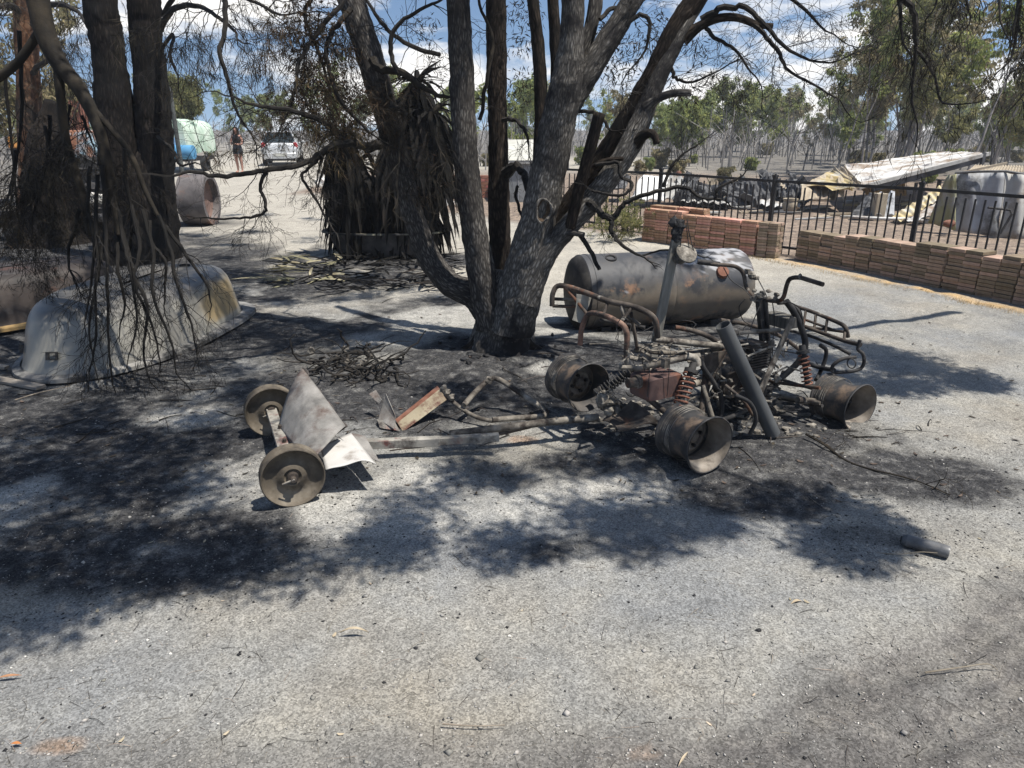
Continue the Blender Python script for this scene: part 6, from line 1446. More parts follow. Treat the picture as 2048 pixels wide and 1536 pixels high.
# ---------------------------------------------------------------- small things lying about
can = thing('metal_canister', 'short dark metal cylinder lying on the gravel at the right', 'canister', tuple(Z(1850, 1108)))
c0, c1 = Z(1804, 1078, .027), Z(1899, 1105, .027); d = c1 - c0; ln = d.length
mb = MB(); mb.lathe([(0, 0), (0, .016), (.004, .021), (.012, .0235), (.018, .027), (.022, .0255), (ln - .03, .0255), (ln - .024, .027), (ln - .012, .0245), (ln - .006, .0255), (ln, .0235), (ln, 0)], c0, d, 28)
obj('body', mb, mat('blackened canister', [(0.06, 0.061, 0.064), (0.11, 0.112, 0.116), (0.17, 0.17, 0.17)], scale=12, rough=.45, metal=.2, bump=.1, dirt=((0.16, 0.155, 0.15), 14, .58, .7)), can, smooth=True)
mb = MB(); mb.lathe([(-.006, 0), (-.006, .012), (0, .013)], c0, d, 14); obj('valve', mb, M_dark, can)
def stick(name, label, pts, r, m_=M_dtwig, twigs=0, tl=.1):
    mb = MB(); A = catmull([tuple(p) for p in pts], 5); n = len(A); rn = random.Random(len(label))
    mb.tube([Vector(a) for a in A], [r * (1 - .6 * i / n) for i in range(n)], 6)
    for i in range(twigs):
        a = Vector(A[rn.randint(1, n - 2)]); grow(mb, a, (rn.uniform(-.3, 1), rn.uniform(-1, .6), .15), tl * rn.uniform(.6, 1.4), r * .35, 1, rn, .12)
    return tag(obj(name, mb, m_, smooth=True), label, 'stick')
stick('burnt_branch', 'thin burnt branch with fine twigs on the ground right of the quad bike', [Z(1612, 868, .04), Z(1650, 890, .03), Z(1690, 920, .015), Z(1740, 938, .012), Z(1800, 952, .012), (Z(1850, 968, .01)), Z(1900, 990, .008)], .0075, M_hang, 10, .16)
stick('charred_stick', 'short charred stick near the left end of the cart drawbar', [Z(320, 800, .015), Z(360, 800, .02), Z(395, 803, .015)], .006, M_dtwig)
stick('curved_twig', 'thin pale curved twig on the grey gravel at the lower right', [Z(1850, 1345, .006), Z(1920, 1335, .02), Z(1975, 1328, .03), Z(1995, 1340, .008)], .003, M_ptwig)
stick('dry_twig', 'dry twig lying flat near the bottom edge of the gravel', [Z(885, 1448, .005), Z(950, 1452, .006), Z(1010, 1450, .005)], .0025, M_ptwig)
stick('pale_root', 'pale thin root beside the metal canister', [Z(1742, 1105, .006), Z(1800, 1108, .008), Z(1840, 1104, .02), Z(1875, 1106, .03)], .003, M_ptwig)
stick('fallen_rod', 'thin grey rod on the dark ground before the pale tub', [Z(30, 800, .008), Z(80, 785, .008), Z(140, 772, .01)], .004, M_ptwig)
def dry_leaf(label, a, b, w, lift, m_):
    a, b = Z(*a), Z(*b); mb = MB(); d = b - a; sd = Vector((-d.y, d.x, 0)).normalized()
    mb.grid(lambda s, t: a.lerp(b, s) + sd * (t - .5) * w * math.sin(math.pi * min(max(s, .03), .97)) + Vector((0, 0, .004 + lift * math.sin(math.pi * s) + .5 * lift * abs(t - .5))), 10, 4)
    tag(obj('dry_leaf', mb, m_, smooth=True), label, 'leaf')
dry_leaf('long curled dry leaf with a dark edge on the gravel below the cart', (680, 1268), (738, 1268), .012, .018, M_pleaf)
dry_leaf('reddish dry leaf at the left border of the gravel', (-8, 1360), (44, 1353), .012, .006, mat('red leaf', [(0.25, 0.12, 0.06), (0.36, 0.20, 0.11)], scale=20))
dry_leaf('pale curled leaf on the gravel right of centre', (1580, 1212), (1604, 1206), .012, .012, M_pleaf)
dry_leaf('small orange leaf in the lower left corner', (22, 1490), (44, 1490), .010, .004, mat('orange leaf', [(0.36, 0.13, 0.04), (0.42, 0.18, 0.06)], scale=20))
dry_leaf('straw-coloured leaf at the bottom edge', (1356, 1536), (1376, 1506), .007, .006, M_pleaf)
def rock(label, u, v, s, m_, sd):
    p = Z(u, v); mb = MB(); mb.blob((p.x, p.y, gz(p.x, p.y) + s * .3), (s, s * .8, s * .55), sd, 10, .5); tag(obj('stone', mb, m_), label, 'stone')
rock('flat grey stone on the gravel left of centre', 584, 1307, .010, M_grit, 1)
rock('small white chip of stone on the gravel in the middle', 1019, 1266, .007, M_chip, 2)
rock('small black cinder on the gravel right of the white chip', 1516, 1266, .010, M_char, 3)
rock('black cinder on the gravel just below the cart shadow', 831, 1290, .008, M_char, 4)
# burnt roots and wire heap behind the cart
rh = thing('burnt_root_heap', 'tangled heap of charred roots and branches between cart and tub', 'branches', tuple(Z(680, 745)))
rn = random.Random(41); mb = MB()
for i in range(58):
    g = Z(rn.uniform(615, 790), rn.uniform(715, 768)); p = Vector((g.x, g.y, gz(g.x, g.y) + rn.uniform(.01, .09))); a = rn.uniform(0, 6.28); pts = [p]; d = Vector((math.cos(a), math.sin(a), rn.uniform(-.1, .3)))
    for j in range(6):
        d = (d + Vector((rn.gauss(0, .5), rn.gauss(0, .5), rn.gauss(-.08, .3)))).normalized(); p = p + d * .055; p.z = max(p.z, gz(p.x, p.y) + .006); pts.append(p.copy())
    r = rn.uniform(.003, .013); mb.tube(pts, [r * (1 - .1 * j) for j in range(7)], 6)
obj('roots', mb, M_branch, rh, smooth=True)
mb = MB()
for i in range(8):
    g = Z(rn.uniform(620, 780), rn.uniform(705, 760)); mb.blob((g.x, g.y, gz(g.x, g.y) + .03), (.03, .02, .03), i, 8, .6)
obj('ash_lumps', mb, M_ashlump, rh)

# ================================================================== FENCE, PAVERS, RUINS
M_fence = mat('black fence paint', [(0.012, 0.012, 0.013), (0.03, 0.03, 0.031)], scale=8, rough=.55, bump=.05, dirt=((0.07, 0.065, 0.06), 12, .6, .72))
FP = [(0.55, 12.7), (2.28, 11.3), (3.42, 9.58), (4.62, 8.28), (5.75, 6.05), (6.6, 4.3)]
FP = [(x * 1.045, y * 1.045) for x, y in FP]
fence = thing('pool_fence', 'black metal picket fence running behind the stacked pavers', 'fence', (3.4, 9.6, 0))
pk_me = None; po_me = None
def share(name, me, parent, loc, mat_=None):
    o = bpy.data.objects.new(name, me); COL.objects.link(o); o.parent = parent; o.location = Vector(loc) - wloc(parent); return o
mb = MB(); mb.box((0, 0, .44), (.016, .016, .96)); pk = obj('picket', mb, M_fence); pk_me = pk.data; bpy.data.objects.remove(pk)
mb = MB(); mb.box((0, 0, .48), (.05, .05, 1.06)); mb.box((0, 0, 1.02), (.062, .062, .03)); mb.box((0, 0, 1.042), (.03, .03, .016), None, .6); po = obj('post', mb, M_fence, bevel=.004); po_me = po.data; bpy.data.objects.remove(po)
for i in range(len(FP)):
    o = share('post', po_me, fence, (*FP[i], 0)); 
    if 0 < i: o.rotation_euler.z = math.atan2(FP[i][1] - FP[i - 1][1], FP[i][0] - FP[i - 1][0])
for i in range(len(FP) - 1):
    a, b = Vector((*FP[i], 0)), Vector((*FP[i + 1], 0)); d = (b - a); ln = d.length; d.normalize(); an = math.atan2(d.y, d.x)
    for z, h in ((.955, .036), (.09, .03)):
        mb = MB(); mb.bar(a + d * .025 + Vector((0, 0, z)), b - d * .025 + Vector((0, 0, z)), .032, h); obj('rail', mb, M_fence, fence)
    n = int(ln / .108)
    for k in range(1, n):
        o = share('picket', pk_me, fence, a + d * (ln * k / n)); o.rotation_euler.z = an + R(random.Random(i * 99 + k).uniform(-1, 1)); o.scale.z = .97

def paver_mat(name, cols):
    return mat(name, cols, scale=14, rough=.9, bump=.25, bscale=90, bdist=.003, objrand=.42, dirt=((0.07, 0.058, 0.05), 3.5, .54, .68))
M_pavL = paver_mat('terracotta paver', [(0.30, 0.165, 0.11), (0.40, 0.23, 0.155), (0.48, 0.31, 0.225)])
M_pavR = paver_mat('brown paver', [(0.19, 0.14, 0.10), (0.27, 0.20, 0.142), (0.35, 0.27, 0.20)])
def paver_stack(name, label, p0, p1, cols, rows, th, depth, m, lean=0.0, layers=1, seed=1):
    t = thing(name, label, 'pavers', (*((Vector(p0) + Vector(p1)) / 2), 0)); rn = random.Random(seed)
    a, b = Vector((*p0, 0)), Vector((*p1, 0)); d = (b - a); ln = d.length; d.normalize(); nb = Vector((-d.y, d.x, 0))
    if nb.x * 0 + nb.y < 0 and nb.x < 0: nb = -nb
    if nb.dot(a) < 0: nb = -nb                                   # away from the camera
    cw = ln / cols; an = math.atan2(d.y, d.x)
    mb = MB(); mb.box((0, 0, 0), (cw * .95, depth, th * .86)); q = obj('paver', mb, m, bevel=.003); me = q.data; bpy.data.objects.remove(q)
    for ly in range(layers):
        for c in range(cols):
            nr = rows(c, ly, rn); jx = rn.uniform(-.006, .006); jy = rn.uniform(-.012, .012); ly_j = 0; z = .005
            for r in range(nr):
                if rn.random() < .16: ly_j = rn.uniform(-.014, .014)
                p = a + d * (cw * (c + .5) + jx + lean * r * th + rn.uniform(-.004, .004)) + nb * (depth * (ly + .5) + ly * .01 + jy + ly_j + rn.gauss(0, .006)) + Vector((0, 0, z + th / 2))
                z += th
                o = bpy.data.objects.new('paver', me); COL.objects.link(o); o.parent = t; o.location = p - wloc(t); o.rotation_euler = (0, 0, an + R(rn.gauss(0, 1.1)))
    return t
paver_stack('paver_stack', 'long low stack of brown pavers in front of the fence at the right border', (3.74, 9.38), (5.20, 6.15), 19, lambda c, l, rn: 10 + (c > 3) + (c > 8) * (rn.random() < .75), .0375, .22, M_pavR, 0.03, 1, 3)
paver_stack('paver_stack', 'shorter stack of terracotta pavers left of the fence post', (1.98, 11.0), (3.28, 9.66), 8, lambda c, l, rn: (12 + (1 if c < 3 else 0)) if l == 0 else (14 if c < 4 else 11), 0.0375, .17, M_pavL, 0.0, 2, 5)
paver_stack('paver_stack', 'narrow column of pavers on the right end of the terracotta stack against the fence post', (3.30, 9.63), (3.50, 9.45), 2, lambda c, l, rn: 12, .0375, .09, M_pavR, 0.0, 2, 7)
# straw and dry weeds along the pavers
def tufts(name, label, pts, n, h0, h1, m, kind='stuff'):
    C = []; D = []; LN = []
    for i in range(n):
        p = pts(); C.append(p); D.append((rng.normal(0, .45), rng.normal(0, .45), 1)); LN.append(rng.uniform(h0, h1))
    D = np.array(D); D /= np.linalg.norm(D, axis=1)[:, None]
    V, F = kites(np.array(C), D, np.array(LN), np.full(n, .004), .15)
    return tag(obj_np(name, V, F, m), kind='stuff')
M_straw = mat('dry straw', [(0.30, 0.21, 0.10), (0.48, 0.36, 0.19)], scale=6, island=.3, bump=0, trans=.2)
def straw_pt():
    t = rng.random() ** 1.2; return (5.0 - t * 1.65 - .18 + rng.normal(0, .05), 6.2 + t * 3.4 + rng.normal(0, .05), 0)
tufts('dry_grass', '', straw_pt, 1700, .015, .05, M_straw)
def shrub(name, label, u0, u1, vbase, vtop, m, n=900):
    b = Z((u0 + u1) / 2, vbase); t = thing(name, label, 'shrub', (b.x, b.y, 0)); w = (u1 - u0) / 2 * pxm(b); h = (vbase - vtop) * pxm(b) * 1.02
    rn = random.Random(n); mb = MB(); tips = []
    for i in range(26):
        a = rn.uniform(0, 6.28); grow(mb, (b.x + math.cos(a) * w * .3, b.y + math.sin(a) * w * .3, 0), (math.cos(a) * .8 * w / h, math.sin(a) * .8 * w / h, 1), h * rn.uniform(.6, 1), .006, 1, rn, 0, .2, tips)
    obj('stems', mb, M_dtwig, t)
    V, F = needles_at(tips, max(3, n // len(tips)), .03, .07, .012, -.5, .9); obj_np('leaves', V, F, m, t)
shrub('low_shrub', 'grey-green scrubby shrub by the fence left of the terracotta stack', 1165, 1285, 478, 408, M_olive, 4200)

# ---- ruins inside the fence
def ribbed(a, b, c, d_, ribs, amp, nv=6, crumple=0.0, seed=0, nu=None):
    """corrugated sheet: ribs run from edge a-b to edge d-c"""
    a, b, c, d_ = map(Vector, (a, b, c, d_)); nrm_ = (b - a).cross(d_ - a).normalized(); nu = nu or ribs * 6; mb = MB()
    def fn(s, t):
        p = a.lerp(b, s).lerp(d_.lerp(c, s), t)
        k = amp * math.sin(2 * math.pi * ribs * s)
        if crumple: k += crumple * float(fbm(s * 4.3 + seed, t * 4.3, None, 3, seed))
        return p + nrm_ * k
    mb.grid(fn, nu, nv); return mb
M_roof = mat('bleached roof sheet', [(0.40, 0.39, 0.38), (0.54, 0.53, 0.50), (0.62, 0.61, 0.59)], scale=2.2, rough=.5, bump=.05, spec=.4, stretch=(1, .35, 1), dirt=((0.22, 0.16, 0.11), 1.5, .48, .60), overlay2=((0.11, 0.10, 0.10), 1.9, .54, .66))
M_ironlt = mat('pale iron sheet', [(0.28, 0.275, 0.26), (0.42, 0.41, 0.385)], scale=3, rough=.6, bump=.1, dirt=((0.15, 0.12, 0.09), 2.2, .52, .66))
M_irondk = mat('charred iron sheet', [(0.025, 0.026, 0.028), (0.07, 0.07, 0.073), (0.16, 0.16, 0.162)], scale=3, rough=.6, bump=.1, dirt=((0.28, 0.275, 0.27), 2.6, .58, .7))
M_yell = mat('scorched yellow sheet', [(0.40, 0.30, 0.13), (0.50, 0.42, 0.25)], scale=4, rough=.7, dirt=((0.48, 0.46, 0.41), 2.2, .5, .62), overlay2=((0.13, 0.10, 0.08), 4, .6, .72))
M_tan = mat('tan buckled sheet', [(0.26, 0.21, 0.15), (0.42, 0.36, 0.27)], scale=4, rough=.7, dirt=((0.07, 0.06, 0.05), 3.2, .55, .68))
M_shed = mat('grey shed sheet', [(0.20, 0.205, 0.21), (0.31, 0.315, 0.325), (0.42, 0.43, 0.445)], scale=2.4, rough=.55, bump=.1, dirt=((0.08, 0.078, 0.075), 2.1, .52, .66), overlay2=((0.45, 0.46, 0.48), 1.4, .6, .7))  # second overlay paints the wall's pale blue sun glints into its colour
shed = thing('collapsed_shed', 'collapsed shed with a big bleached roof sheet tilted over buckled walls', 'shed', (8.3, 16.5, 0))
rC, rB, rE, rD = P(1716, 372, 14.6), P(1978, 304, 15.8), P(1890, 305, 21.0), P(1690, 331, 18.0)
mb = ribbed(rC, rD, rE, rB, 16, .012, 10, .05, 3); obj('roof_sheet', mb, M_roof, shed, solid=.006)
mb = MB(); mb.bar(rC + Vector((0, -.03, -.03)), rB + Vector((0, -.03, -.03)), .05, .07); obj('gutter', mb, M_ironlt, shed)
mb = MB(); mb.bar(rC.lerp(rB, .12) + Vector((0, .05, -.14)), rB + Vector((-.05, .05, -.13)), .06, .12); obj('beam', mb, M_irondk, shed)
for k, (u, v, w) in enumerate(((1975, 340, .06), (1838, 378, .05), (1885, 372, .06))):
    top = P(u, v - 35 if k == 0 else v - 12, 15.6); mb = MB(); mb.bar((top.x, 15.7, 0), (top.x, 15.7, top.z), w, w); obj('post', mb, M_irondk, shed)
mb = ribbed(P(1600, 369, 15.5), P(1668, 338, 16.5), P(1722, 372, 14.7), P(1700, 379, 14.4), 5, .02, 6, .10, 5); obj('buckled_sheet', mb, M_yell, shed, solid=.005)
mb = ribbed(P(1664, 337, 16.4), P(1690, 336, 16.4), P(1722, 368, 14.6), P(1716, 378, 14.4), 4, .03, 5, .08, 9); obj('buckled_sheet', mb, M_tan, shed, solid=.005)
mb = ribbed(P(1605, 370, 15.2), P(1660, 342, 16.4), P(1668, 392, 15.0), P(1600, 400, 14.8), 6, .02, 5, .06, 12); obj('buckled_sheet', mb, M_tan, shed, solid=.005)
mb = ribbed(P(1662, 350, 15.8), P(1690, 362, 15.2), P(1688, 400, 14.6), P(1655, 390, 15), 1, .12, 6, .03, 13); obj('buckled_sheet', mb, M_tan, shed, solid=.005)
mb = ribbed(P(1722, 378, 15.6), P(1812, 352, 16.4), P(1812, 392, 16.2), P(1740, 396, 15.6), 10, .015, 4, .04, 15); obj('inner_wall', mb, mat('ochre wall sheet', [(0.30, 0.20, 0.09), (0.44, 0.31, 0.15)], scale=3, dirt=((0.08, 0.06, 0.05), 2.2, .52, .66)), shed, solid=.005)
mb = ribbed(P(1700, 432, 13.6), P(1740, 385, 14.4), P(1760, 395, 14.0), P(1735, 430, 13.6), 5, .02, 4, .05, 17); obj('buckled_sheet', mb, M_irondk, shed, solid=.005)
mb = ribbed(P(1742, 392, 14.3), P(1790, 380, 14.3), P(1788, 432, 13.5), P(1736, 432, 13.5), 2, .03, 5, .05, 19); obj('buckled_sheet', mb, M_shed, shed, solid=.005)
mb = ribbed(P(1784, 432, 13.3), P(1880, 372, 14.2), P(1894, 392, 13.6), P(1800, 442, 12.9), 9, .015, 8, .03, 21, 60); obj('yellow_panel', mb, M_yell, shed, solid=.005)
mb = ribbed(P(1812, 441, 12.9), P(1884, 398, 13.4), P(1888, 410, 13.2), P(1830, 445, 12.7), 3, .01, 4, .02, 23); obj('fallen_strip', mb, M_roof, shed, solid=.005)
mb = MB(); mb.tube([P(1705, 434, 13.3), P(1760, 437, 13.1), P(1810, 438, 13.0), P(1850, 442, 12.8)], .03, 8); obj('fallen_strip', mb, M_roof, shed)
mb = MB(); mb.box(P(1755, 425, 13.6) + Vector((0, 0, .1)), (.2, .2, .5)); obj('wall_stub', mb, M_tan, shed, bevel=.01)
# grey burnt shed wall at the right border
gs = thing('burnt_shed_wall', 'grey burnt sheet-metal shed wall at the right border behind the fence', 'shed', (8.2, 11.6, 0))
w0, w1, w2_, w3 = P(1908, 347, 11.9), P(2010, 345, 11.6), P(1995, 474, 11.4), P(1906, 462, 11.8)
mb = ribbed(w0, w1, w2_, w3, 2, .03, 10, .07, 31, 40); obj('wall_sheet', mb, M_shed, gs, smooth=True, solid=.005)
w4 = P(2090, 358, 11.4); w5 = P(2095, 485, 11.2)
mb = ribbed(w1 + Vector((0, -.02, 0)), w4, w5, w2_, 2, .05, 8, .05, 33, 40); obj('wall_sheet', mb, M_ironlt, gs, smooth=True, solid=.005)
mb = ribbed(P(1893, 352, 11.9), P(1912, 348, 11.8), P(1912, 460, 11.7), P(1856, 446, 12.1), 2, .02, 8, .05, 35, 24); obj('curled_sheet', mb, mat('green yellow sheet', [(0.20, 0.20, 0.10), (0.36, 0.34, 0.20)], scale=3, dirt=((0.30, 0.29, 0.27), 2, .5, .65)), gs, smooth=True, solid=.005)
mb = MB(); mb.tube([w0 + Vector((0, -.02, .01)), P(1960, 343, 11.7), w1 + Vector((0, -.02, .02)), w4 + Vector((0, -.02, .02))], .02, 6); obj('top_rail', mb, M_irondk, gs)
mb = MB(); mb.tube([P(1976, 415, 11.4), P(2020, 420, 11.35), P(2024, 428, 11.3), P(2000, 468, 11.3)], .018, 6); obj('bent_rod', mb, M_dark, gs)
mb = MB(); mb.bar(P(1925, 345, 13.5), P(2014, 326, 13.5), .03, .04); obj('roof_batten', mb, M_tan, gs)
mb = MB(); mb.blob(P(1898, 447, 11.6), (.10, .06, .06), 3, 10, .4); tag(obj('rusted_can', mb, M_coil, smooth=True), 'rusted crumpled can at the foot of the grey shed wall', 'can')
low = thing('rear_shed', 'low tan ribbed shed roof behind the grey shed wall', 'shed', (P(1990, 340, 14.5).x, 14.5, 0))
mb = ribbed(P(1935, 343, 14.2), P(2070, 345, 14.2), P(2070, 332, 15.2), P(1950, 330, 15.2), 22, .012, 3, .01, 37); obj('roof_sheet', mb, M_tan, low, solid=.005)
mb = MB(); q0, q1 = P(1940, 346, 14.4), P(2070, 348, 14.4); mb.bar(Vector((q0.x, q0.y, q0.z / 2)), Vector((q1.x, q1.y, q1.z / 2)), .05, q0.z); obj('wall', mb, M_tan, low)

# twisted dark iron heap and white heap
heap = thing('twisted_iron_heap', 'heap of black twisted corrugated iron in the burnt yard', 'scrap heap', tuple(P(1450, 405, 16.8)))
rn = random.Random(51)
for i in range(30):
    u = rn.uniform(1355, 1600); v = rn.uniform(368, 405); y = rn.uniform(15.6, 18.4); c = P(u, v, y); c.z = max(.12, min(c.z, .75))
    w = rn.uniform(.35, .9); h = rn.uniform(.3, .75); rm = Matrix.Rotation(rn.uniform(-1.0, 1.0), 3, 'Z') @ Matrix.Rotation(rn.uniform(.1, 1.4), 3, 'X') @ Matrix.Rotation(rn.uniform(-1.1, 1.1), 3, 'Z')
    q = [c + rm @ Vector((sx * w / 2, sy * h / 2, 0)) for sx, sy in ((-1, -1), (1, -1), (1, 1), (-1, 1))]
    mb = ribbed(*q, rn.randint(5, 9), .018, 8, .16, i, 54); obj('iron_sheet', mb, M_irondk if rn.random() < .8 else M_tan, heap, solid=.005)
wh = thing('white_heap', 'bulky white fire-bleached sheet leaning low behind the fence, left of the iron heap', 'scrap heap', tuple(P(1300, 400, 16.5)))
mb = ribbed(P(1252, 398, 16), P(1290, 352, 17.2), P(1340, 350, 17.2), P(1326, 402, 15.6), 1, .06, 14, .10, 61, 30); obj('bleached_sheet', mb, mat('bleached board', [(0.58, 0.57, 0.54), (0.68, 0.67, 0.65)], scale=2, rough=.8, dirt=((0.35, 0.33, 0.30), 3, .58, .7)), wh, smooth=True, solid=.02)
mb = ribbed(P(1326, 400, 15.7), P(1338, 352, 17.1), P(1372, 358, 17), P(1366, 384, 16.2), 5, .03, 6, .12, 63, 30); obj('crumpled_sheet', mb, M_ironlt, wh, solid=.006)
mb = ribbed(P(1205, 372, 17.2), P(1240, 352, 18), P(1262, 352, 18), P(1250, 378, 17), 5, .03, 6, .1, 65, 30); obj('crumpled_sheet', mb, M_irondk, wh, solid=.006)
mb = MB(); mb.bar((P(1215, 385, 17).x, 17, 0), P(1216, 342, 17), .06, .06); tag(obj('yellow_post', mb, M_yell, bevel=.004), 'thin yellow timber post standing behind the fence beside the white heap', 'post')
mb = MB(); p0 = P(1357, 352, 18.5); mb.tube([(p0.x, 18.5, 0), p0, p0 + Vector((0, 0, .12))], [.09, .10, .05], 10); tag(obj('rusty_flue', mb, M_coil, smooth=True), 'rust-red flue pipe standing above the yard rubble', 'flue')
rub = []
for i in range(46):
    u = rn.uniform(1330, 1900); v = rn.uniform(388, 436) + (u - 1330) * .02; g = Z(u, v)
    rub.append(g)
deb = thing('yard_debris', 'scattered planks, tiles and sheet scraps on the yard ground before the ruins', 'debris', tuple(Z(1600, 415)))
for i, g in enumerate(rub):
    ln = rn.uniform(.12, .9); a = rn.uniform(-.5, .5); d = Vector((math.cos(a), math.sin(a), rn.uniform(-.02, .06)))
    mb = MB(); mb.bar(Vector((g.x, g.y, .03)) - d * ln / 2, Vector((g.x, g.y, .04)) + d * ln / 2, rn.uniform(.04, .2), rn.uniform(.012, .05)); o = obj('plank' if ln > .4 else 'scrap', mb, rn.choice((M_tan, M_ironlt, M_board, M_irondk, M_yell)), deb)
for (u0, v0, u1, v1, y0, y1, m_) in ((1360, 394, 1468, 398, 16.6, 16.4, M_tan), (1362, 404, 1462, 410, 15.6, 15.3, M_ironlt), (1520, 408, 1600, 416, 15.2, 14.8, M_roof), (1560, 372, 1590, 400, 16.2, 15.6, M_tan)):
    mb = ribbed(P(u0, v0, y0), P(u1, v1, y1), P(u1, v1 - 9, y1 + .9), P(u0, v0 - 9, y0 + .9), 5, .02, 4, .05, u0, 30); obj('sheet_scrap', mb, m_, deb, solid=.006)
pot = thing('clay_pot', 'round pale pot standing in the yard beside the tall fence post', 'pot', tuple(Z(1578, 424)))
p = Z(1578, 425); mb = MB(); mb.lathe([(0, 0), (0, .11), (.06, .15), (.16, .16), (.24, .13), (.25, .15), (.28, .15), (.27, .12), (.12, .12)], (p.x, p.y, 0), (0, 0, 1), 18); obj('bowl', mb, M_tan, pot, smooth=True)

# ---- small outbuilding, red wall and white rack seen between the stems
hut = thing('small_outbuilding', 'small grey outbuilding with a ribbed pale roof seen between the tree stems', 'shed', (P(1030, 405, 17.2).x, 17.6, 0))
x0, x1 = P(1008, 400, 17.2).x, P(1085, 400, 17.2).x; zt = P(1040, 324, 17.2).z
mb = MB(); mb.box(((x0 + x1) / 2, 17.7, zt / 2), (x1 - x0, 1.0, zt)); obj('wall', mb, mat('slate grey wall', [(0.16, 0.17, 0.175), (0.24, 0.25, 0.255)], scale=3, dirt=((0.09, 0.09, 0.09), 2, .55, .7)), hut)
mb = MB(); mb.bar((x0 - .03, 17.16, zt), (x1 + .03, 17.16, zt), .07, .07); obj('gutter', mb, M_ironlt, hut)
z2 = P(1040, 280, 18.6).z
mb = ribbed((x0 - .05, 17.12, zt + .04), (x0 - .05, 18.6, z2), (x1 + .05, 18.6, z2), (x1 + .05, 17.12, zt + .04), 9, .02, 2, 0, 0, 72); obj('roof', mb, mat('cream roof sheet', [(0.42, 0.41, 0.36), (0.54, 0.53, 0.48)], scale=3), hut, solid=.005)
for k in range(4): mb = MB(); xx = x0 + (x1 - x0) * (k + .5) / 4; mb.bar((xx, 17.193, .05), (xx, 17.193, zt - .1), .02, .012); obj('cladding_rib', mb, M_shed, hut)
M_brk = mat('red brick', [(0.22, 0.08, 0.055), (0.34, 0.14, 0.10), (0.40, 0.20, 0.15)], scale=10, objrand=.3, dirt=((0.05, 0.04, 0.04), 3, .55, .7))
bw = thing('red_brick_wall', 'low scorched red brick wall behind the stems, left of the outbuilding', 'wall', (P(950, 390, 18.3).x, 18.3, 0))
bx0, bx1 = P(868, 390, 18.3).x, P(1040, 390, 18.3).x; mb = MB(); mb.box((0, 0, 0), (.225, .11, .068)); q = obj('brick', mb, M_brk, bevel=.004); bme = q.data; bpy.data.objects.remove(q)
mb = MB(); mb.box(((bx0 + bx1) / 2, 18.32, .26), (bx1 - bx0 + .1, .07, .52)); obj('mortar', mb, mat('pale mortar', [(0.30, 0.28, 0.25), (0.38, 0.36, 0.33)], scale=20), bw)
nb = int((bx1 - bx0) / .235)
for r in range(7):
    for k in range(nb):
        o = bpy.data.objects.new('brick', bme); COL.objects.link(o); o.parent = bw; o.location = Vector((bx0 + .235 * (k + .5 + .5 * (r % 2)), 18.3, .04 + r * .078)) - wloc(bw)
rk = thing('white_rack', 'white tubular metal rack lying before the red brick wall', 'rack', tuple(Z(895, 412)))
mb = MB(); ra, rb_ = Z(862, 416), Z(925, 412); h = Vector((0, 0, .28)); dd = (rb_ - ra)
for k in range(7): q = ra + dd * k / 6; mb.tube([q + Vector((0, 0, .02)), q + h], .012, 6)
for z in (.06, .28): mb.tube([ra + Vector((0, 0, z)), rb_ + Vector((0, 0, z))], .014, 6)
bk = Vector((.1, .5, 0))
for z in (.06, .28): mb.tube([ra + bk + Vector((0, 0, z)), rb_ + bk + Vector((0, 0, z))], .014, 6)
for k in (0, 3, 6): q = ra + dd * k / 6; mb.tube([q + h, q + bk + h], .012, 6)
obj('frame', mb, mat('white enamel', [(0.62, 0.62, 0.60), (0.72, 0.72, 0.70)], scale=6, rough=.5), rk, smooth=True)
pr = thing('pale_rubble', 'little heap of pale rubble left of the spiky plant beside the drive', 'rubble', tuple(Z(655, 368)))
mb = MB(); rn = random.Random(61)
for i in range(16): g = Z(rn.uniform(638, 672), rn.uniform(358, 374)); mb.blob((g.x, g.y, .1), (.22, .2, .16), i, 8, .5)
obj('rubble', mb, M_chip, pr)

# ================================================================== CAR AND PERSON ON THE DRIVE
car = thing('hatchback_car', 'silver-white hatchback parked on the drive, seen from behind', 'car', (P(543, 331, 34.5).x, 34.5 + 2.0, 0), rz=R(13))
M_carp = mat('silver car paint', [(0.50, 0.51, 0.52), (0.58, 0.59, 0.60)], scale=3, rough=.28, metal=.15, bump=0, spec=.6)
M_glass = mat('dark car glass', [(0.02, 0.03, 0.035), (0.04, 0.055, 0.06)], scale=2, rough=.06, bump=0, spec=.8)
M_tail = mat('red tail lamp', [(0.33, 0.02, 0.025), (0.45, 0.04, 0.04)], scale=5, rough=.2, bump=0, spec=.6)
M_tyre = mat('black tyre', [(0.012, 0.012, 0.012), (0.025, 0.025, 0.025)], scale=9, rough=.9, bump=0)
def cobj(name, mb, m, smooth=True, parent=None, bevel=0):
    me = bpy.data.meshes.new(name); me.from_pydata(mb.v, [], mb.f); me.update()
    if smooth:
        me.polygons.foreach_set('use_smooth', np.ones(len(me.polygons), bool)); me.set_sharp_from_angle(angle=R(40))
    o = link(name, me, m, parent or car)
    if bevel: k = o.modifiers.new('bevel', 'BEVEL'); k.width = bevel; k.segments = 2
    return o
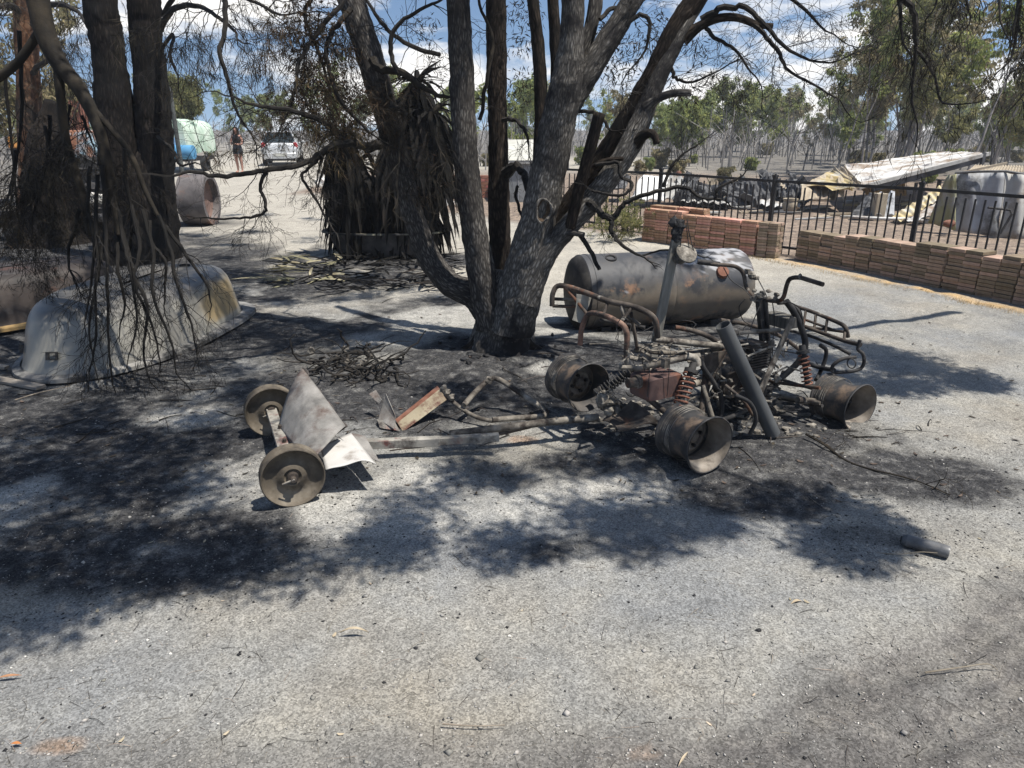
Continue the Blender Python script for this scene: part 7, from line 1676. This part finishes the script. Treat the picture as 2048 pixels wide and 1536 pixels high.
# body as cross-sections along y (0 = middle, -2.1 = tail, towards the camera)
secs = [(-2.12, .62, .34, .78, .80), (-2.08, .76, .28, .98, .98), (-1.98, .82, .26, 1.06, 1.06), (-1.9, .84, .25, 1.10, 1.12), (-1.5, .85, .24, 1.06, 1.06), (-.6, .855, .22, 1.0, 1.0), (.4, .855, .22, .96, .96), (1.1, .84, .23, .93, .93), (1.7, .78, .26, .82, .82), (2.05, .62, .30, .68, .70)]
mb = MB(); ring = 20; vs = []
for (y, hw, z0, z1, _) in secs:
    for k in range(ring):
        a = 2 * math.pi * k / ring; c, s = math.cos(a), math.sin(a); e = 5; q = (abs(c) ** e + abs(s) ** e) ** (-1 / e)
        vs.append((hw * c * q, y, (z0 + z1) / 2 + (z1 - z0) / 2 * s * q))
fs = [(i * ring + k, i * ring + (k + 1) % ring, (i + 1) * ring + (k + 1) % ring, (i + 1) * ring + k) for i in range(len(secs) - 1) for k in range(ring)]
fs += [tuple(range(ring)), tuple((len(secs) - 1) * ring + k for k in range(ring - 1, -1, -1))]
mb.add(vs, fs); cobj('body', mb, M_carp)
cab = [(-1.98, .70, 1.02), (-1.86, .68, 1.28), (-1.72, .62, 1.47), (-1.4, .60, 1.53), (-.4, .60, 1.54), (.3, .60, 1.48), (1.05, .70, 1.0)]
mb = MB(); vs = []
for (y, hw, z) in cab: vs += [(-.80 if z > 1.1 else -.82, y, .98), (-hw, y, z - .03), (-hw + .07, y, z), (hw - .07, y, z), (hw, y, z - .03), (.80 if z > 1.1 else .82, y, .98)]
fs = [(i * 6 + k, i * 6 + k + 1, (i + 1) * 6 + k + 1, (i + 1) * 6 + k) for i in range(len(cab) - 1) for k in range(5)] + [(0, 1, 2, 3, 4, 5)]
mb.add(vs, fs); cobj('cabin', mb, M_carp)
mb = MB(); mb.add([(-.70, -2.04, 1.07), (.70, -2.04, 1.07), (.65, -1.91, 1.27), (.57, -1.80, 1.44), (-.57, -1.80, 1.44), (-.65, -1.91, 1.27)], [(0, 1, 2, 5), (5, 2, 3, 4)]); cobj('rear_window', mb, M_glass)
mb = MB(); mb.box((0, -1.72, 1.49), (1.12, .22, .045)); cobj('roof_spoiler', mb, M_carp, bevel=.015)
for s in (-1, 1):
    mb = MB(); mb.add([(s * .80, -1.6, 1.04), (s * .80, .75, 1.04), (s * .655, .1, 1.42), (s * .635, -1.45, 1.42)], [(0, 1, 2, 3)]); cobj('side_window', mb, M_glass, False)
    mb = MB(); mb.blob((s * .70, -2.02, .90), (.12, .075, .16), 2, 12, .1); cobj('tail_lamp', mb, M_tail)
    mb = MB(); mb.blob((s * .94, .62, 1.02), (.10, .06, .075), 3, 10, .1); mb.tube([(s * .8, .66, .98), (s * .92, .64, 1.0)], .02, 6); cobj('door_mirror', mb, M_carp)
    for y in (-1.32, 1.28):
        w = thing('wheel', None, None, (s * .76, y, .305)); w.parent = car
        mb = MB(); mb.lathe([(-.09, .19), (-.10, .27), (-.08, .305), (.08, .305), (.10, .27), (.09, .19)], (0, 0, 0), (1, 0, 0), 24); cobj('tyre', mb, M_tyre, parent=w)
        mb = MB(); mb.lathe([(s * .085, 0), (s * .085, .06), (s * .06, .12), (s * .08, .20)], (0, 0, 0), (1, 0, 0), 16); cobj('hub_cap', mb, M_ironlt, parent=w)
mb = MB(); mb.box((0, -2.10, .44), (1.48, .12, .30)); cobj('rear_bumper', mb, M_carp, bevel=.04)
mb = MB(); mb.box((0, -2.12, .30), (1.3, .08, .12)); cobj('bumper_valance', mb, M_tyre, bevel=.02)
mb = MB(); mb.box((0, -2.165, .50), (.62, .012, .15)); cobj('plate_recess', mb, M_ironlt, False)
mb = MB(); mb.box((0, -2.175, .50), (.38, .012, .11)); cobj('number_plate', mb, mat('pale plate', [(0.45, 0.45, 0.40), (0.5, 0.5, 0.46)]), False)
mb = MB(); mb.blob((0, -2.13, .86), (.05, .02, .045), 2, 12, .02); cobj('tailgate_badge', mb, M_ironlt)
mb = MB(); mb.bar((-.4, -1.99, 1.06), (.25, -1.985, 1.10), .012, .014); cobj('wiper', mb, M_tyre, False)

def person():
    base = Z(481, 345); t = thing('person', 'person with long dark hair, black top and dark skirt standing on the drive', 'person', (base.x, base.y, 0), rz=R(-8))
    # skeleton: pelvis rooted skin mesh, 1.70 m tall, facing the camera (-y)
    J = {'pelvis': (0, 0, .93, .135, .10), 'belly': (0, 0, 1.08, .115, .085), 'chest': (0, .01, 1.27, .14, .095), 'neckb': (0, .01, 1.41, .07, .06), 'neck': (0, 0, 1.47, .05, .05), 'head': (0, -.02, 1.58, .078, .095), 'crown': (0, -.01, 1.66, .06, .07)}
    for s, n in ((-1, 'l'), (1, 'r')):
        J.update({'hip' + n: (s * .09, 0, .86, .092, .092), 'thigh' + n: (s * .095, -.01, .68, .08, .08), 'knee' + n: (s * .09, -.015, .48, .055, .057), 'calf' + n: (s * .092, .01, .34, .054, .058), 'ankle' + n: (s * .09, .02, .09, .034, .036), 'heel' + n: (s * .09, .01, .045, .036, .04), 'toe' + n: (s * .105, -.15, .03, .032, .024),
                  'sho' + n: (s * .165, .01, 1.38, .055, .055), 'arm' + n: (s * .215, .0, 1.22, .045, .045), 'elb' + n: (s * .225, -.02, 1.08, .037, .037), 'fore' + n: (s * .15, -.14, 1.06, .033, .033), 'wrist' + n: (s * .08, -.23, 1.07, .025, .022), 'hand' + n: (s * .05, -.27, 1.085, .028, .018), 'fing' + n: (s * .015, -.295, 1.095, .016, .012), 'thumb' + n: (s * .045, -.28, 1.12, .011, .011)})
    E_ = [('pelvis', 'belly'), ('belly', 'chest'), ('chest', 'neckb'), ('neckb', 'neck'), ('neck', 'head'), ('head', 'crown')]
    for n in 'lr': E_ += [('pelvis', 'hip' + n), ('hip' + n, 'thigh' + n), ('thigh' + n, 'knee' + n), ('knee' + n, 'calf' + n), ('calf' + n, 'ankle' + n), ('ankle' + n, 'heel' + n), ('heel' + n, 'toe' + n), ('chest', 'sho' + n), ('sho' + n, 'arm' + n), ('arm' + n, 'elb' + n), ('elb' + n, 'fore' + n), ('fore' + n, 'wrist' + n), ('wrist' + n, 'hand' + n), ('hand' + n, 'fing' + n), ('hand' + n, 'thumb' + n)]
    ks = list(J); me = bpy.data.meshes.new('body'); me.from_pydata([J[k][:3] for k in ks], [(ks.index(a), ks.index(b)) for a, b in E_], [])
    M_skin = mat('skin', [(0.36, 0.19, 0.14), (0.46, 0.26, 0.20)], scale=4, rough=.6, bump=0)
    o = link('body', me, M_skin, t); o.modifiers.new('skin', 'SKIN'); me.skin_vertices.new() if not me.skin_vertices else None
    sv = me.skin_vertices[0].data
    for i, k in enumerate(ks): sv[i].radius = J[k][3:5]; sv[i].use_root = (k == 'pelvis')
    sm = o.modifiers.new('subdivision', 'SUBSURF'); sm.levels = 2; sm.render_levels = 2
    def part(name, rings, m, seg=20):
        mb = MB(); vs = []
        for (z, rx, ry, cy) in rings:
            for k in range(seg): a = 2 * math.pi * k / seg; vs.append((rx * math.cos(a), cy + ry * math.sin(a), z))
        mb.add(vs, [(i * seg + k, i * seg + (k + 1) % seg, (i + 1) * seg + (k + 1) % seg, (i + 1) * seg + k) for i in range(len(rings) - 1) for k in range(seg)]); return cobj(name, mb, m, parent=t)
    M_blk = mat('black cloth', [(0.010, 0.010, 0.012), (0.022, 0.022, 0.026)], scale=12, bump=.2)
    part('top', [(.98, .150, .118, 0), (1.08, .140, .112, 0), (1.2, .155, .122, 0), (1.30, .165, .125, 0), (1.38, .130, .10, .01), (1.41, .10, .085, .01)], M_blk)
    part('skirt', [(1.02, .150, .120, 0), (.94, .175, .140, 0), (.80, .19, .155, 0), (.70, .195, .16, 0), (.70, .18, .145, 0)], mat('dark blue skirt', [(0.014, 0.016, 0.022), (0.03, 0.035, 0.045)], scale=12, bump=.2))
    mb = MB(); mb.blob((0, .03, 1.60), (.098, .105, .115), 5, 14, .12); mb.blob((0, .075, 1.42), (.12, .06, .20), 6, 14, .2); mb.blob((-.09, .0, 1.40), (.04, .05, .19), 7, 10, .2); mb.blob((.09, .0, 1.40), (.04, .05, .19), 8, 10, .2)
    cobj('hair', mb, mat('dark hair', [(0.012, 0.008, 0.007), (0.03, 0.02, 0.017)], scale=20, stretch=(4, 4, .6)), parent=t)
    mb = MB()
    for s in (-1, 1): mb.blob((s * .03, -.108, 1.575), (.011, .008, .006), 1, 8, 0)
    cobj('eyes', mb, M_blk, parent=t)
    mb = MB(); mb.blob((0, -.118, 1.55), (.012, .016, .02), 1, 8, 0); cobj('nose', mb, M_skin, parent=t)
    mb = MB(); mb.blob((0, -.105, 1.512), (.024, .008, .006), 1, 8, 0); cobj('mouth', mb, mat('lips', [(0.30, 0.10, 0.09), (0.34, 0.12, 0.10)]), parent=t)
    ph = bpy.data.objects.new('phone', None); bpy.data.objects.remove(ph)
    c = Matrix.Rotation(R(-8), 3, 'Z') @ Vector((0, -.31, 1.11)); mb = MB(); mb.box(c + Vector((base.x, base.y, 0)), (.15, .012, .075), Matrix.Rotation(R(-8), 3, 'Z') @ Matrix.Rotation(R(-35), 3, 'X'))
    tag(obj('mobile_phone', mb, M_blk, bevel=.003), 'dark phone held in both hands by the standing person', 'phone')
person()

# ================================================================== LEFT BACKGROUND
boat = thing('covered_trailer', 'trailer load under a pale green cover with a blue side, behind the twin-trunked tree', 'trailer', (P(365, 310, 30).x, 30, 0))
g0 = P(365, 300, 30); w = 32 * pxm(g0); zt = P(365, 238, 30).z
mb = MB()
def cov(a, b):
    k = a * math.pi; e = 4; c, s = math.cos(k), math.sin(k); q = (abs(c) ** e + abs(s) ** e) ** (-1 / e)
    x = g0.x + w * c * q * (1 - .06 * b); z = .75 + (zt - .75) * s * q
    return Vector((x, 28.9 + b * 3.0, z * (1 - .04 * b) + .04 * math.sin(b * 14 + a * 5)))
mb.grid(cov, 24, 14); n0 = len(mb.v); mb.add([cov(i / 24, 0) for i in range(25)], [tuple(range(24, -1, -1))])
obj('cover', mb, mat('pale green cover', [(0.30, 0.42, 0.32), (0.48, 0.58, 0.48), (0.60, 0.66, 0.58)], scale=2, rough=.7, bump=.3, bscale=6, bdist=.05, dirt=((0.10, 0.17, 0.13), 1.6, .56, .66)), boat, smooth=True)
mb = MB(); mb.box((g0.x - .12, 28.86, 1.0), (w * 1.4, .14, .62)); obj('blue_side', mb, mat('blue panel', [(0.12, 0.22, 0.38), (0.22, 0.36, 0.52)], scale=3), boat, bevel=.05)
mb = MB(); mb.lathe([(-.4, 0), (-.4, .26), (.4, .26), (.4, 0)], (g0.x + .55, 28.8, .78), (1, 0, 0), 18); obj('blue_drum', mb, mat('blue drum', [(0.06, 0.20, 0.36), (0.10, 0.28, 0.46)], scale=3), boat, smooth=True)
mb = MB(); mb.box((g0.x, 30.2, .5), (1.3, 2.6, .14)); obj('chassis', mb, M_dark, boat)
for s in (-1, 1): mb = MB(); mb.lathe([(-.09, .12), (-.09, .30), (.09, .30), (.09, .12)], (g0.x + s * .72, 30.3, .30), (1, 0, 0), 18); obj('wheel', mb, M_tyre, boat, smooth=True)
post = thing('steel_post', 'thin dark steel post with an angled top beside the twin trunks', 'post', (P(338, 300, 16).x, 16, 0))
mb = MB(); pt_ = P(339, 176, 16); mb.tube([(pt_.x, 16, 0), pt_, pt_ + Vector((-.16, 0, .03))], .045, 8); obj('tube', mb, mat('dull steel post', [(0.05, 0.055, 0.055), (0.10, 0.105, 0.10)], scale=6), post)
pipe = thing('concrete_pipe', 'short scorched concrete pipe section lying right of the twin trunks', 'pipe', (P(400, 452, 12.9).x, 12.9, 0))
ca, cb = P(372, 402, 13.0), P(424, 400, 13.02); ca.z = cb.z = .44; d = (cb - ca); ln = d.length
mb = MB(); mb.lathe([(0, .36), (0, .44), (ln, .44), (ln, .36), (ln * .5, .36), (0, .36)], ca, d, 36); obj('ring', mb, mat('scorched concrete', [(0.05, 0.048, 0.05), (0.11, 0.10, 0.10), (0.17, 0.155, 0.15)], scale=3, dirt=((0.20, 0.12, 0.09), 2.2, .54, .68)), pipe, smooth=True)
mb = MB(); mb.lathe([(ln * .75, .36), (ln * .7, .3), (ln * .7, 0)], ca, d, 30); obj('end_plug', mb, mat('rusted plug', [(0.13, 0.08, 0.065), (0.22, 0.15, 0.125)], scale=4), pipe)
tr = thing('burnt_truck', 'burnt-out vehicle with a faded blue and rust cab behind the charred stump', 'truck', (P(165, 400, 14.5).x, 14.5, 0))
c = P(163, 290, 14.5); k_ = pxm(c)
mb = MB(); mb.box((c.x, 14.8, c.z), (62 * k_, 1.0, 56 * k_), None, .82); obj('cab_roof', mb, mat('faded blue cab', [(0.16, 0.27, 0.34), (0.30, 0.40, 0.46)], scale=1.6, rough=.6, dirt=((0.26, 0.12, 0.07), 1.5, .48, .56), overlay2=((0.5, 0.5, 0.48), 2.0, .6, .68)), tr, bevel=.08)
c2 = P(150, 360, 14.4); mb = MB(); mb.box((c2.x, 14.9, c2.z), (110 * k_, 1.2, 90 * k_)); obj('engine_bay', mb, M_dark, tr, bevel=.05)
mb = MB()
for (u0, v0, u1, v1) in ((95, 415, 210, 418), (120, 372, 205, 380), (120, 372, 118, 440), (205, 340, 206, 440), (130, 340, 205, 338), (160, 310, 200, 330)): mb.tube([P(u0, v0, 14.1), P(u1, v1, 14.1)], .035, 6)
obj('frame_rail', mb, M_dark, tr)
for u in (135, 200): q = P(u, 398, 14.2); mb = MB(); mb.lathe([(-.1, .10), (-.1, .28), (-.06, .34), (.06, .34), (.1, .28), (.1, .10)], (q.x, 14.2, .36), (.3, -1, 0), 24); obj('wheel', mb, M_rim, tr, smooth=True)
mb = MB(); rn = random.Random(71)
for i in range(12): mb.blob(P(rn.uniform(180, 206), rn.uniform(388, 402), 13.9), (.07, .06, .05), i, 8, .6)
obj('slag', mb, M_chip, tr)
tb = thing('trailer_bed', 'dark low trailer frame on rough supports left of the twin-trunked tree', 'trailer', (P(100, 470, 11.2).x, 11.2, 0))
mb = MB(); mb.bar(P(-60, 428, 11.2), P(215, 436, 11.0), .5, .07); obj('bed', mb, M_dark, tb)
mb = MB(); mb.bar(P(-60, 448, 11.0), P(75, 450, 10.9), .10, .09); obj('beam', mb, M_rust, tb)
for u, m_ in ((30, M_tan), (200, M_dark), (-30, M_dark)): q = P(u, 460, 11.1); mb = MB(); mb.box((q.x, 11.1, .14), (.28, .28, .30), None, .8); obj('support', mb, M_ashlump if m_ is M_tan else m_, tb, bevel=.03)
far_o = thing('orange_machine', 'small orange and white machine far off at the left border', 'machine', (P(36, 280, 26).x, 26, 0))
q = P(38, 285, 26); k_ = pxm(q); mb = MB(); mb.box((q.x, 26, q.z), (34 * k_, .6, 22 * k_), None, .8); obj('hood', mb, mat('orange paint', [(0.45, 0.18, 0.04), (0.55, 0.26, 0.07)], scale=3), far_o, bevel=.05)
mb = MB(); mb.box((q.x, 26.1, q.z / 2 - .12), (30 * k_, .5, q.z)); obj('base', mb, M_dark, far_o)
rw = thing('rust_red_sheet', 'rust-red sheet standing behind the burnt vehicle', 'sheet', (P(155, 240, 20).x, 20, 0))
a0, a1 = P(128, 262, 20), P(172, 262, 20); mb = ribbed((a0.x, 20, .02), (a1.x, 20, .02), P(172, 205, 20), P(136, 200, 20), 8, .02, 4, .05, 3, 50); obj('sheet', mb, mat('rust red iron', [(0.20, 0.08, 0.055), (0.32, 0.15, 0.11)], scale=4), rw, solid=.005)

# ---- smoke-hazed air
hz = MB(); hz.box((0, 60, 4.2), (420, 250, 10.6))
haze = obj('haze', hz, None); tag(haze, kind='stuff')
hm = bpy.data.materials.new('thin smoke'); hm.use_nodes = True; t = hm.node_tree; t.nodes.clear()
ho = t.nodes.new('ShaderNodeOutputMaterial'); hv = t.nodes.new('ShaderNodeVolumePrincipled')
hv.inputs['Color'].default_value = (0.93, 0.95, 1.0, 1); hv.inputs['Density'].default_value = HAZE; hv.inputs['Anisotropy'].default_value = 0.3
t.links.new(hv.outputs[0], ho.inputs['Volume']); haze.data.materials.append(hm)
